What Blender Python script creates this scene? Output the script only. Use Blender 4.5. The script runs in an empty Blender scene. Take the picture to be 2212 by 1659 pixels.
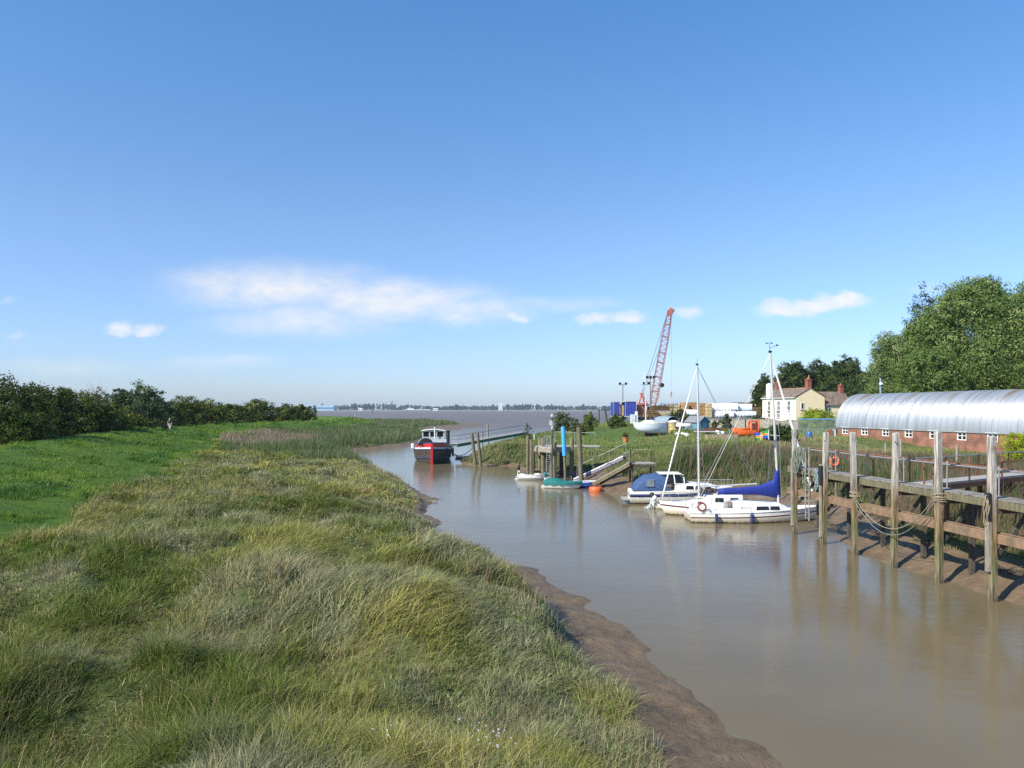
import bpy, math, random
import numpy as np
from mathutils import Vector, Matrix
rng = np.random.default_rng(11)
random.seed(11)
PI = math.pi
R = math.radians
scene = bpy.context.scene
COL = scene.collection
# measured from the photograph (2212 px wide): focal length, optical axis, horizon row, eye height over the water
F, CX, HZ, H = 1685.0, 1106.0, 884.0, 6.5

def at(px, py, Y):
    return Vector(((px - CX) / F * Y, Y, H - (py - HZ) / F * Y))

# ------------------------------------------------------------------ numeric noise
def _h(i, j, s):
    v = np.sin(i * 127.1 + j * 311.7 + s * 74.7) * 43758.5453
    return v - np.floor(v)

def vnoise(x, y, s=0):
    xi, yi = np.floor(x), np.floor(y)
    fx, fy = x - xi, y - yi
    fx, fy = fx * fx * (3 - 2 * fx), fy * fy * (3 - 2 * fy)
    a = _h(xi, yi, s) * (1 - fx) + _h(xi + 1, yi, s) * fx
    b = _h(xi, yi + 1, s) * (1 - fx) + _h(xi + 1, yi + 1, s) * fx
    return a * (1 - fy) + b * fy

def fbm(x, y, s=0, o=4):
    t, a, n = 0, 0.5, 0
    for k in range(o):
        t = t + a * vnoise(x * 2 ** k, y * 2 ** k, s + k * 3)
        n += a
        a *= 0.55
    return t / n

def sstep(a, b, x):
    t = np.clip((x - a) / (b - a), 0, 1)
    return t * t * (3 - 2 * t)

# ------------------------------------------------------------------ the lie of the land
LEFT = [(5.4, -30), (5.2, 6), (4.9, 14.1), (4.95, 15), (4.4, 15.6), (4.2, 17.9), (3.6, 19.1), (3.7, 21.2), (3.3, 23.2), (2.4, 25.6), (2.6, 26.6), (1.2, 29.4),
        (1.2, 31.7), (-.3, 32.2), (-2.2, 35.1), (-4.2, 40.3), (-3.9, 45.1), (-5.6, 48.5), (-5.5, 56.5), (-8.8, 66), (-15.8, 87), (-21.5, 103), (-25, 114),
        (-22.6, 124), (-17.3, 137), (-16.5, 160), (-18.6, 200), (-18.8, 225), (-15.4, 246), (-16, 270), (-7.5, 316), (-12, 360), (-40, 415), (-120, 440), (-400, 470), (-3000, 700), (-3000, -30)]
RIGHT = [(18.5, -30), (17.8, 15), (16.9, 25.7), (16.5, 27.4), (16.3, 30.2), (15.9, 32.1), (15.6, 35), (16.2, 38), (17.2, 41), (18.6, 45), (19, 49), (16.5, 54), (14, 57.5), (10, 58),
         (8.3, 57), (7.3, 61.9), (6.6, 67), (5.6, 72), (3, 78.5), (1, 84), (.1, 89), (-3.5, 88.5), (-6.0, 93), (-6.4, 98), (-5, 108), (-3, 122), (1, 140), (5, 160), (13, 200), (27, 232), (60, 240), (200, 250),
         (900, 290), (3000, 400), (3000, -30)]
CREST_Y = [-30, 0, 23, 54, 78, 103, 131, 165, 200, 250, 300, 340, 380, 420]
CREST_X = [-14, -20, -27, -35.4, -42, -46, -48, -44, -43, -51, -75, -140, -300, -600]
MUDL = ([0, 26, 31, 33, 42, 44.5, 46, 49.5, 52, 56, 60, 64, 102, 110, 118, 140, 150, 200, 215, 240, 600], [2.3, 2.2, 1.5, .35, .35, 1.6, 1.6, .45, .5, 1.7, 1.5, .45, .5, 2.2, 3, 3, 2, 3, 8, 14, 14])
MUDR = ([0, 24, 36, 46, 52, 58, 64, 72, 80, 88, 100, 200], [2.6, 2.5, 2.4, 2.0, 1.6, 3.0, 3.4, 2.4, .9, .5, .6, .8])

def pdist(x, y, poly):
    d = np.full(x.shape, 1e9)
    for (x0, y0), (x1, y1) in zip(poly[:-1], poly[1:]):
        dx, dy = x1 - x0, y1 - y0
        t = np.clip(((x - x0) * dx + (y - y0) * dy) / (dx * dx + dy * dy), 0, 1)
        d = np.minimum(d, np.hypot(x - x0 - t * dx, y - y0 - t * dy))
    return d

def inside(x, y, poly):
    r = np.zeros(x.shape, bool)
    n = len(poly)
    for k in range(n):
        (x0, y0), (x1, y1) = poly[k], poly[(k + 1) % n]
        if y0 == y1:
            continue
        c = ((y0 > y) != (y1 > y)) & (x < (x1 - x0) * (y - y0) / (y1 - y0) + x0)
        r ^= c
    return r

def land(x, y):
    """height and region data of the ground at world x, y"""
    x, y = np.asarray(x, float), np.asarray(y, float)
    wob = (fbm(x * .9, y * .9, 5, 3) - .5) * .9 * np.clip(y / 40, .6, 3) + (fbm(x * 4, y * 4, 6, 3) - .5) * .3 * np.clip(y / 40, .5, 2)
    il, ir = inside(x, y, LEFT), inside(x, y, RIGHT)
    dl = pdist(x, y, LEFT[:-2]) * np.where(il, 1, -1) + wob
    dr = pdist(x, y, RIGHT[:-2]) * np.where(ir, 1, -1) + wob
    # left bank
    mw = np.interp(y, *MUDL) * (.85 + .3 * fbm(x * .5, y * .5, 9, 2))
    t = np.clip(dl / mw, 0, 1)
    zl = .03 * sstep(0, .12, t) + np.where(y < 190, .36, .35) * t ** 1.1
    e = dl - mw
    bulge = sstep(16, 20, y) * sstep(31, 26, y)      # the bank stands up steeply over the mud here
    zl = zl + .5 * sstep(0, 2.2, e) + .75 * sstep(1, 13, e) + bulge * (.85 * sstep(-.1, 1.1, e) - .5 * sstep(2, 14, e))
    zl = zl + np.where(e > 0, ((fbm(x * .45, y * .45, 1, 3) - .5) * 1.25 + (fbm(x * .17, y * .17, 2, 2) - .5) * .7) * sstep(0, 3, e), 0)
    dc = (x - np.interp(y, CREST_Y, CREST_X)) * .95
    zd = 4.0 - .28 * sstep(90, 45, y) - .20 * np.maximum(0, dc - .6) - .3 * np.maximum(0, -dc - .8)
    zd = zd + (fbm(x * .25, y * .25, 3, 3) - .5) * .35
    zl = np.where(dl > 0, np.maximum(zl, np.minimum(zd, zl + np.maximum(0, zd - zl) * sstep(0, 5, e))), zl)
    # right bank
    mr = np.interp(y, *MUDR) * (.85 + .3 * fbm(x * .5, y * .5, 19, 2))
    tr = np.clip(dr / mr, 0, 1)
    er = dr - mr
    mh = np.minimum(.75, .12 + .26 * mr)
    zr = .04 * sstep(0, .12, tr) + mh * tr + (2.05 - mh) * sstep(-.1, 4.8, er) + .9 * sstep(3, 24, er) * (1 - .75 * sstep(22, 30, x) * sstep(91, 78, y)) + .75 * sstep(105, 170, y) * sstep(2, 20, er)
    zr = zr + np.where(er > 0, (fbm(x * .35, y * .35, 21, 3) - .5) * .5 * sstep(0, 3, er), 0)
    bed = -np.clip(np.minimum(-dl, -dr) * .25, 0, 2.5)
    z = np.where(dl > 0, zl, np.where(dr > 0, zr, bed))
    lump = (fbm(x * 2.2, y * 2.2, 31, 3) - .5)
    mud = ((dl > 0) & (e < 0)) | ((dr > 0) & (er < 0))
    rn = 1 - np.abs(2 * fbm(y * .9 + 1.5 * fbm(x * .4, y * .4, 34, 2), x * .22, 33, 2) - 1)      # runnels draining the mud
    z = z + np.where(mud, (lump * .10 - .10 * np.clip(rn - .72, 0, 1) / .28) * np.clip(y / 40, .6, 1.5) * np.clip(np.maximum(dl, dr) / .5, 0, 1), 0)
    return dict(z=z, dl=dl, dr=dr, e=e, er=er, dc=dc, mud=mud)

def gz(x, y):
    return float(land(np.array([x]), np.array([y]))['z'][0])

def on(px, Y, dz=0.0):
    x = (px - CX) / F * Y
    return Vector((x, Y, gz(x, Y) + dz))

# ------------------------------------------------------------------ materials
def nodes_of(m):
    m.use_nodes = True
    return m.node_tree.nodes, m.node_tree.links

MATS = {}
def pm(name, col, rough=.6, metal=0, var=.25, scale=6, bump=0., col2=None, spec=.5, coords='Object', stretch=None, detail=5, lo=.35, hi=.65):
    """procedural principled material: two tones mixed by noise, optional bump"""
    if name in MATS:
        return MATS[name]
    m = bpy.data.materials.new(name)
    n, l = nodes_of(m)
    b = n['Principled BSDF']
    b.inputs['Roughness'].default_value = rough
    b.inputs['Metallic'].default_value = metal
    b.inputs['Specular IOR Level'].default_value = spec
    tc = n.new('ShaderNodeTexCoord')
    src = tc.outputs[coords]
    if stretch:
        mp = n.new('ShaderNodeMapping')
        mp.inputs['Scale'].default_value = stretch
        l.new(src, mp.inputs[0])
        src = mp.outputs[0]
    nz = n.new('ShaderNodeTexNoise')
    nz.inputs['Scale'].default_value = scale
    nz.inputs['Detail'].default_value = detail
    l.new(src, nz.inputs['Vector'])
    rp = n.new('ShaderNodeValToRGB')
    rp.color_ramp.elements[0].position = lo
    rp.color_ramp.elements[1].position = hi
    c2 = col2 or tuple(c * (1 - var) for c in col)
    rp.color_ramp.elements[0].color = (*c2, 1)
    rp.color_ramp.elements[1].color = (*col, 1)
    l.new(nz.outputs['Fac'], rp.inputs[0])
    l.new(rp.outputs[0], b.inputs['Base Color'])
    if bump:
        nb = n.new('ShaderNodeTexNoise')
        nb.inputs['Scale'].default_value = scale * 4
        nb.inputs['Detail'].default_value = 4
        l.new(src, nb.inputs['Vector'])
        bp = n.new('ShaderNodeBump')
        bp.inputs['Strength'].default_value = bump
        bp.inputs['Distance'].default_value = .02
        l.new(nb.outputs['Fac'], bp.inputs['Height'])
        l.new(bp.outputs[0], b.inputs['Normal'])
    MATS[name] = m
    return m

def leafmat(name, trans=.35, rough=.5, spec=.3):
    if name in MATS:
        return MATS[name]
    m = bpy.data.materials.new(name)
    n, l = nodes_of(m)
    b = n['Principled BSDF']
    out = n['Material Output']
    a = n.new('ShaderNodeAttribute')
    a.attribute_name = 'Col'
    b.inputs['Roughness'].default_value = rough
    b.inputs['Specular IOR Level'].default_value = spec
    l.new(a.outputs['Color'], b.inputs['Base Color'])
    t = n.new('ShaderNodeBsdfTranslucent')
    hs = n.new('ShaderNodeHueSaturation')
    hs.inputs['Hue'].default_value = .485
    hs.inputs['Saturation'].default_value = 1.1
    hs.inputs['Value'].default_value = 1.25
    l.new(a.outputs['Color'], hs.inputs['Color'])
    l.new(hs.outputs[0], t.inputs['Color'])
    mx = n.new('ShaderNodeMixShader')
    mx.inputs[0].default_value = trans
    l.new(b.outputs[0], mx.inputs[1])
    l.new(t.outputs[0], mx.inputs[2])
    l.new(mx.outputs[0], out.inputs['Surface'])
    MATS[name] = m
    return m

# ------------------------------------------------------------------ objects
def tag(o, label=None, cat=None, group=None, kind=None):
    if label: o['label'] = label
    if cat: o['category'] = cat
    if group: o['group'] = group
    if kind: o['kind'] = kind
    return o

def thing(name, label, cat, loc=(0, 0, 0), rotz=0, group=None, rot=None):
    o = bpy.data.objects.new(name, None)
    o.empty_display_size = .3
    COL.objects.link(o)
    o.location = loc
    o.rotation_euler = rot if rot else (0, 0, rotz)
    return tag(o, label, cat, group)

def copy_tree(o, parent=None):
    c = o.copy()
    COL.objects.link(c)
    c.parent = parent
    for ch in list(o.children):
        copy_tree(ch, c)
    return c

class MB:
    def __init__(s):
        s.v, s.f, s.mi, s.cur = [], [], [], 0
    def m(s, i):
        s.cur = i
        return s
    def add(s, vs, fs):
        o = len(s.v)
        s.v += [tuple(v) for v in vs]
        s.f += [tuple(i + o for i in f) for f in fs]
        s.mi += [s.cur] * len(fs)
        return s
    def box(s, c, d, rz=0, M=None):
        a, b, h = d[0] / 2, d[1] / 2, d[2] / 2
        P = [Vector((x * a, y * b, z * h)) for z in (-1, 1) for y in (-1, 1) for x in (-1, 1)]
        if M is None:
            M = Matrix.Rotation(rz, 3, 'Z')
        c = Vector(c)
        return s.add([M @ p + c for p in P], [(0, 2, 3, 1), (4, 5, 7, 6), (0, 1, 5, 4), (2, 6, 7, 3), (0, 4, 6, 2), (1, 3, 7, 5)])
    def bar(s, p, q, w, h, up=(0, 0, 1)):
        p, q = Vector(p), Vector(q)
        d = q - p
        L = d.length
        if L < 1e-6: return s
        x = d / L
        u = Vector(up)
        if abs(x.dot(u)) > .98: u = Vector((0, 1, 0))
        y = u.cross(x).normalized()
        z = x.cross(y)
        M = Matrix((x, y, z)).transposed()
        return s.box((p + q) / 2, (L, w, h), M=M)
    def tube(s, pts, r, n=8, cap=True):
        pts = [Vector(p) for p in pts]
        rs = r if isinstance(r, (list, tuple)) else [r] * len(pts)
        vs, fs = [], []
        prev = None
        for i, p in enumerate(pts):
            d = (pts[min(i + 1, len(pts) - 1)] - pts[max(i - 1, 0)]).normalized()
            if prev is None:
                a = Vector((0, 0, 1)) if abs(d.z) < .9 else Vector((1, 0, 0))
                y = d.cross(a).normalized()
            else:
                y = (prev - d * prev.dot(d)).normalized()
            prev = y
            z = d.cross(y)
            for k in range(n):
                t = 2 * PI * k / n
                vs.append(p + (y * math.cos(t) + z * math.sin(t)) * rs[i])
        for i in range(len(pts) - 1):
            for k in range(n):
                a, b = i * n + k, i * n + (k + 1) % n
                fs.append((a, b, b + n, a + n))
        if cap:
            fs.append(tuple(range(n - 1, -1, -1)))
            fs.append(tuple(range((len(pts) - 1) * n, len(pts) * n)))
        return s.add(vs, fs)
    def lathe(s, prof, n=16, c=(0, 0, 0), M=None):
        c = Vector(c)
        vs, fs = [], []
        for r, z in prof:
            for k in range(n):
                t = 2 * PI * k / n
                p = Vector((r * math.cos(t), r * math.sin(t), z))
                vs.append((M @ p if M else p) + c)
        for i in range(len(prof) - 1):
            for k in range(n):
                a, b = i * n + k, i * n + (k + 1) % n
                fs.append((a, b, b + n, a + n))
        fs.append(tuple(range(n - 1, -1, -1)))
        fs.append(tuple(range((len(prof) - 1) * n, len(prof) * n)))
        return s.add(vs, fs)
    def torus(s, c, Rr, r, M=None, n=24, k=8):
        vs, fs = [], []
        c = Vector(c)
        for i in range(n):
            a = 2 * PI * i / n
            for j in range(k):
                b = 2 * PI * j / k
                p = Vector(((Rr + r * math.cos(b)) * math.cos(a), (Rr + r * math.cos(b)) * math.sin(a), r * math.sin(b)))
                vs.append((M @ p if M else p) + c)
        for i in range(n):
            for j in range(k):
                fs.append((i * k + j, ((i + 1) % n) * k + j, ((i + 1) % n) * k + (j + 1) % k, i * k + (j + 1) % k))
        return s.add(vs, fs)
    def prism(s, poly, vec):
        n = len(poly)
        vec = Vector(vec)
        vs = [Vector(p) for p in poly] + [Vector(p) + vec for p in poly]
        return s.add(vs, [tuple(range(n - 1, -1, -1)), tuple(range(n, 2 * n))] + [(i, (i + 1) % n, (i + 1) % n + n, i + n) for i in range(n)])
    def loft(s, rings, closed=True, cap=True):
        n = len(rings[0])
        vs = [p for r in rings for p in r]
        fs = []
        for i in range(len(rings) - 1):
            for k in range(n if closed else n - 1):
                a, b = i * n + k, i * n + (k + 1) % n
                fs.append((a, b, b + n, a + n))
        if cap and closed:
            fs.append(tuple(range(n - 1, -1, -1)))
            fs.append(tuple(range((len(rings) - 1) * n, len(rings) * n)))
        return s.add(vs, fs)
    def build(s, name, mats, parent=None, smooth=False, bevel=0, label=None):
        me = bpy.data.meshes.new(name)
        me.from_pydata(s.v, [], s.f)
        mats = mats if isinstance(mats, (list, tuple)) else [mats]
        for m in mats: me.materials.append(m)
        me.polygons.foreach_set('material_index', s.mi)
        if smooth:
            me.polygons.foreach_set('use_smooth', [True] * len(s.f))
        me.update()
        o = bpy.data.objects.new(name, me)
        COL.objects.link(o)
        if smooth == 'auto':
            md = o.modifiers.new('w', 'EDGE_SPLIT')
            md.split_angle = R(40)
        if bevel:
            md = o.modifiers.new('b', 'BEVEL')
            md.width = bevel
            md.segments = 1
            md.limit_method = 'ANGLE'
        if parent: o.parent = parent
        if label: o['label'] = label
        return o

def mesh_np(name, V, loops, starts, mat, col=None, parent=None, smooth=False):
    me = bpy.data.meshes.new(name)
    me.vertices.add(len(V))
    me.vertices.foreach_set('co', np.ascontiguousarray(V, np.float32).ravel())
    me.loops.add(len(loops))
    me.loops.foreach_set('vertex_index', np.ascontiguousarray(loops, np.int32))
    me.polygons.add(len(starts))
    me.polygons.foreach_set('loop_start', np.ascontiguousarray(starts, np.int32))
    if smooth:
        me.polygons.foreach_set('use_smooth', np.ones(len(starts), bool))
    else:
        me.polygons.foreach_set('use_smooth', np.zeros(len(starts), bool))
    me.update(calc_edges=True)
    if col is not None:
        a = me.color_attributes.new('Col', 'FLOAT_COLOR', 'POINT')
        c = np.ones((len(V), 4), np.float32)
        c[:, :3] = col
        a.data.foreach_set('color', c.ravel())
    for m in (mat if isinstance(mat, list) else [mat]):
        me.materials.append(m)
    o = bpy.data.objects.new(name, me)
    COL.objects.link(o)
    if parent: o.parent = parent
    return o

def grid_faces(nr, nc):
    i, j = np.meshgrid(np.arange(nr - 1), np.arange(nc - 1), indexing='ij')
    a = (i * nc + j).ravel()
    q = np.stack([a, a + 1, a + nc + 1, a + nc], 1)
    return q.ravel(), np.arange(len(q)) * 4

# ------------------------------------------------------------------ camera, light, sky
cam = bpy.data.cameras.new('camera')
cam.sensor_width = 36
cam.lens = 36 * F / 2212
cam.shift_y = (HZ - 829.5) / 2212
cam.clip_start, cam.clip_end = .1, 20000
co = bpy.data.objects.new('camera', cam)
COL.objects.link(co)
co.location = (0, 0, H)
co.rotation_euler = (R(90), 0, 0)
scene.camera = co

SUN_EL, SUN_DIR = R(40), Vector((-.82, -.57, 0)).normalized()
sd = bpy.data.lights.new('sun', 'SUN')
sd.energy = 5.0
sd.angle = R(.55)
sd.color = (1, .93, .80)
so = bpy.data.objects.new('sun', sd)
COL.objects.link(so)
sv = Vector((SUN_DIR.x * math.cos(SUN_EL), SUN_DIR.y * math.cos(SUN_EL), math.sin(SUN_EL)))
so.rotation_euler = (-sv).to_track_quat('-Z', 'Y').to_euler()
so.location = (-40, -20, 60)

w = bpy.data.worlds.new('World')
scene.world = w
w.use_nodes = True
wn, wl = w.node_tree.nodes, w.node_tree.links
bg = wn['Background']
bg.inputs['Strength'].default_value = .105
sky = wn.new('ShaderNodeTexSky')
sky.sky_type = 'NISHITA'
sky.sun_disc = False
sky.sun_elevation = SUN_EL
sky.sun_rotation = math.atan2(SUN_DIR.x, SUN_DIR.y)
sky.air_density = 1.0
sky.dust_density = .6
sky.ozone_density = 3.0
# clouds: soft patches of sky by direction, broken up with noise
tc = wn.new('ShaderNodeTexCoord')
sx = wn.new('ShaderNodeSeparateXYZ')
wl.new(tc.outputs['Generated'], sx.inputs[0])
def M_(op, a, b=None, c=None):
    q = wn.new('ShaderNodeMath')
    q.operation = op
    for i, v in enumerate((a, b, c)):
        if v is None: continue
        if isinstance(v, (int, float)): q.inputs[i].default_value = v
        else: wl.new(v, q.inputs[i])
    return q.outputs[0]
yy = M_('MAXIMUM', sx.outputs['Y'], .02)
uv = wn.new('ShaderNodeCombineXYZ')
wl.new(M_('DIVIDE', sx.outputs['X'], yy), uv.inputs[0])
wl.new(M_('DIVIDE', sx.outputs['Z'], yy), uv.inputs[1])
def wnoise(scale, detail, rough=.55, st=(1, 1, 1)):
    mp = wn.new('ShaderNodeMapping')
    mp.inputs['Scale'].default_value = st
    wl.new(uv.outputs[0], mp.inputs[0])
    q = wn.new('ShaderNodeTexNoise')
    q.inputs['Scale'].default_value = scale
    q.inputs['Detail'].default_value = detail
    q.inputs['Roughness'].default_value = rough
    wl.new(mp.outputs[0], q.inputs['Vector'])
    return q
def warped(scale, amt, detail, st):
    q = wnoise(scale, detail, .6, st)
    s_ = wn.new('ShaderNodeVectorMath'); s_.operation = 'MULTIPLY_ADD'
    wl.new(q.outputs['Color'], s_.inputs[0])
    s_.inputs[1].default_value = amt
    wl.new(uv.outputs[0], s_.inputs[2])
    o_ = wn.new('ShaderNodeVectorMath'); o_.operation = 'SUBTRACT'
    wl.new(s_.outputs[0], o_.inputs[0])
    o_.inputs[1].default_value = tuple(a / 2 for a in amt)
    return o_.outputs[0]
wpuff = warped(26, (.035, .028, 0), 5, (1, 1.5, 1))
wwisp = warped(7, (.10, .035, 0), 6, (1, 2.6, 1))
def patch(src, px, py, rx, ry, dens, soft):
    u, v = (px - CX) / F, (HZ - py) / F
    a = wn.new('ShaderNodeVectorMath'); a.operation = 'MULTIPLY_ADD'
    wl.new(src, a.inputs[0])
    ix, iy = F / rx, F / ry
    a.inputs[1].default_value = (ix, iy, 0)
    a.inputs[2].default_value = (-u * ix, -v * iy, 0)
    b = wn.new('ShaderNodeVectorMath'); b.operation = 'LENGTH'
    wl.new(a.outputs[0], b.inputs[0])
    c = wn.new('ShaderNodeMapRange')
    c.interpolation_type = 'SMOOTHSTEP'
    wl.new(b.outputs['Value'], c.inputs[0])
    c.inputs[1].default_value = 1.0
    c.inputs[2].default_value = soft
    c.inputs[3].default_value = 0
    c.inputs[4].default_value = dens
    return c.outputs[0]
acc = None
for src, lst in ((wpuff, [(262, 711, 52, 21, .8, .2), (318, 714, 42, 17, .8, .2), (985, 683, 95, 30, .62, 0), (1118, 688, 40, 18, .7, .1), (1290, 687, 62, 17, .75, .2), (1357, 685, 48, 19, .8, .2), (1486, 672, 48, 24, .6, 0),
                          (1700, 665, 88, 26, .85, .3), (1815, 652, 82, 25, .9, .3), (1755, 664, 95, 22, .8, .3), (680, 692, 90, 30, .3, 0), (36, 718, 30, 12, .3, 0), (20, 648, 26, 9, .3, 0), (2010, 628, 70, 18, .22, 0)]),
                 (wwisp, [(600, 616, 340, 76, .86, .0), (850, 645, 325, 70, .88, .0), (660, 690, 290, 60, .62, .0), (1010, 672, 210, 44, .6, 0), (480, 783, 190, 22, .3, 0), (1180, 655, 260, 26, .3, 0), (150, 790, 220, 26, .2, 0)])):
    for a in lst:
        o_ = patch(src, *a)
        acc = o_ if acc is None else M_('MAXIMUM', acc, o_)
fine = wnoise(30, 6, .6, (1, 1.7, 1))
ff = wn.new('ShaderNodeMapRange')
wl.new(fine.outputs['Fac'], ff.inputs[0])
ff.inputs[1].default_value, ff.inputs[2].default_value, ff.inputs[3].default_value, ff.inputs[4].default_value = .32, .66, .58, 1.1
fwd = M_('GREATER_THAN', sx.outputs['Y'], .05)
mask = M_('MULTIPLY', M_('MULTIPLY', acc, ff.outputs[0]), fwd)
mix = wn.new('ShaderNodeMix')
mix.data_type = 'RGBA'
wl.new(mask, mix.inputs['Factor'])
tint = wn.new('ShaderNodeValToRGB')          # clear maritime air: less yellow at the horizon, deeper blue overhead
te = tint.color_ramp.elements
te[0].position = 0; te[0].color = (.74, .86, 1.22, 1)
te[1].position = .55; te[1].color = (.57, 1.05, 1.36, 1)
x_ = te.new(.22); x_.color = (.82, .955, 1.12, 1)
wl.new(sx.outputs['Z'], tint.inputs[0])
tm = wn.new('ShaderNodeMix'); tm.data_type = 'RGBA'; tm.blend_type = 'MULTIPLY'; tm.inputs['Factor'].default_value = 1
wl.new(sky.outputs[0], tm.inputs['A']); wl.new(tint.outputs[0], tm.inputs['B'])
wl.new(tm.outputs['Result'], mix.inputs['A'])
mix.inputs['B'].default_value = (6.1, 5.98, 5.9, 1)
wl.new(mix.outputs['Result'], bg.inputs['Color'])

scene.view_settings.view_transform = 'Standard'
scene.view_settings.look = 'None'
scene.view_settings.exposure = .62
scene.view_settings.gamma = 1
scene.cycles.use_denoising = False
scene.cycles.adaptive_threshold = .004

# ------------------------------------------------------------------ ground
YS = np.geomspace(2.2, 900, 660)
US = np.linspace(-1.35, 1.35, 660)
gy = np.repeat(YS[:, None], len(US), 1)
gx = gy * US[None, :]
L_ = land(gx.ravel(), gy.ravel())
V = np.stack([gx.ravel(), gy.ravel(), L_['z']], 1)
mudw = np.clip(np.where(L_['dl'] > 0, 1 - L_['e'] / .5, np.where(L_['dr'] > 0, 1 - L_['er'] / .6, 1)), 0, 1)
turfw = np.where((L_['dl'] > 0) & (L_['dc'] < 10.8 - 4.5 * sstep(85, 112, gy.ravel()) + 1.3 * sstep(48, 24, gy.ravel()) + (fbm(gx.ravel() * .3, gy.ravel() * .3, 77, 3) - .5) * 3), 1., 0.)
lp, st = grid_faces(len(YS), len(US))
gm = bpy.data.materials.new('ground_soil_and_mud')
n, l = nodes_of(gm)
b = n['Principled BSDF']
b.inputs['Specular IOR Level'].default_value = .12
at_ = n.new('ShaderNodeAttribute'); at_.attribute_name = 'Col'
sep = n.new('ShaderNodeSeparateColor'); l.new(at_.outputs['Color'], sep.inputs[0])
tcg = n.new('ShaderNodeTexCoord')
def gn(scale, detail=6, rough=.6):
    q = n.new('ShaderNodeTexNoise'); q.inputs['Scale'].default_value = scale; q.inputs['Detail'].default_value = detail; q.inputs['Roughness'].default_value = rough
    l.new(tcg.outputs['Object'], q.inputs['Vector']); return q
def ramp(fac, c0, c1, p0=.35, p1=.65):
    q = n.new('ShaderNodeValToRGB'); q.color_ramp.elements[0].color = (*c0, 1); q.color_ramp.elements[1].color = (*c1, 1)
    q.color_ramp.elements[0].position = p0; q.color_ramp.elements[1].position = p1
    l.new(fac, q.inputs[0]); return q.outputs[0]
def gmix(f, a, b_):
    q = n.new('ShaderNodeMix'); q.data_type = 'RGBA'
    l.new(f, q.inputs['Factor']); l.new(a, q.inputs['A']); l.new(b_, q.inputs['B']); return q.outputs['Result']
mudc = ramp(gn(1.3, 8, .7).outputs['Fac'], (.108, .076, .046), (.185, .133, .083), .36, .66)
soil = ramp(gn(2.0, 6).outputs['Fac'], (.055, .075, .024), (.10, .12, .042))
turf = ramp(gn(.8, 6).outputs['Fac'], (.042, .088, .013), (.078, .135, .022))
c = gmix(sep.outputs['Green'], soil, turf)
c = gmix(sep.outputs['Red'], c, mudc)
l.new(c, b.inputs['Base Color'])
rr = n.new('ShaderNodeMapRange'); l.new(sep.outputs['Red'], rr.inputs[0]); rr.inputs[3].default_value = .9; rr.inputs[4].default_value = .5
l.new(rr.outputs[0], b.inputs['Roughness'])
bp = n.new('ShaderNodeBump'); bp.inputs['Strength'].default_value = .9; bp.inputs['Distance'].default_value = .09
l.new(gn(5, 8, .68).outputs['Fac'], bp.inputs['Height']); l.new(bp.outputs[0], b.inputs['Normal'])
ground = mesh_np('ground', V, lp, st, gm, np.stack([mudw, turfw, turfw * 0], 1), smooth=True)
tag(ground, kind='structure')

# water: one turbid sheet; the open estuary is choppier than the sheltered creek
wm = bpy.data.materials.new('turbid_water')
n, l = nodes_of(wm)
b = n['Principled BSDF']
tcg = n.new('ShaderNodeTexCoord')
geo = n.new('ShaderNodeNewGeometry')
sp = n.new('ShaderNodeSeparateXYZ'); l.new(geo.outputs['Position'], sp.inputs[0])
op = n.new('ShaderNodeMapRange'); l.new(sp.outputs['Y'], op.inputs[0])
op.inputs[1].default_value, op.inputs[2].default_value = 110, 340
mpw = n.new('ShaderNodeMapping'); mpw.inputs['Scale'].default_value = (1, 1.6, 1); l.new(tcg.outputs['Object'], mpw.inputs[0])
def wno(scale, det=3):
    q = n.new('ShaderNodeTexNoise'); q.inputs['Scale'].default_value = scale; q.inputs['Detail'].default_value = det
    l.new(mpw.outputs[0], q.inputs['Vector']); return q.outputs['Fac']
cw = ramp(wno(.12, 3), (.122, .096, .054), (.150, .119, .069), .3, .7)
ce = ramp(wno(.012, 4), (.112, .098, .094), (.140, .122, .116), .3, .7)
l.new(gmix(op.outputs[0], cw, ce), b.inputs['Base Color'])
ro = n.new('ShaderNodeMapRange'); l.new(op.outputs[0], ro.inputs[0]); ro.inputs[3].default_value = .12; ro.inputs[4].default_value = .5
l.new(ro.outputs[0], b.inputs['Roughness'])
sl = n.new('ShaderNodeMapRange'); l.new(op.outputs[0], sl.inputs[0]); sl.inputs[3].default_value = .20; sl.inputs[4].default_value = .16
l.new(sl.outputs[0], b.inputs['Specular IOR Level'])
b.inputs['IOR'].default_value = 1.33
ad = n.new('ShaderNodeMath'); ad.operation = 'MULTIPLY_ADD'
l.new(wno(5.5, 4), ad.inputs[0]); ad.inputs[1].default_value = .35; l.new(wno(1.1, 3), ad.inputs[2])
bp = n.new('ShaderNodeBump'); bp.inputs['Distance'].default_value = .035
bs = n.new('ShaderNodeMapRange'); l.new(op.outputs[0], bs.inputs[0]); bs.inputs[3].default_value = .32; bs.inputs[4].default_value = .55
l.new(bs.outputs[0], bp.inputs['Strength'])
l.new(ad.outputs[0], bp.inputs['Height']); l.new(bp.outputs[0], b.inputs['Normal'])
mb = MB()
mb.add([(-5500, -60, 0), (5500, -60, 0), (5500, 5000, 0), (-5500, 5000, 0)], [(0, 1, 2, 3)])
tag(mb.build('water', wm), kind='structure')

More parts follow.
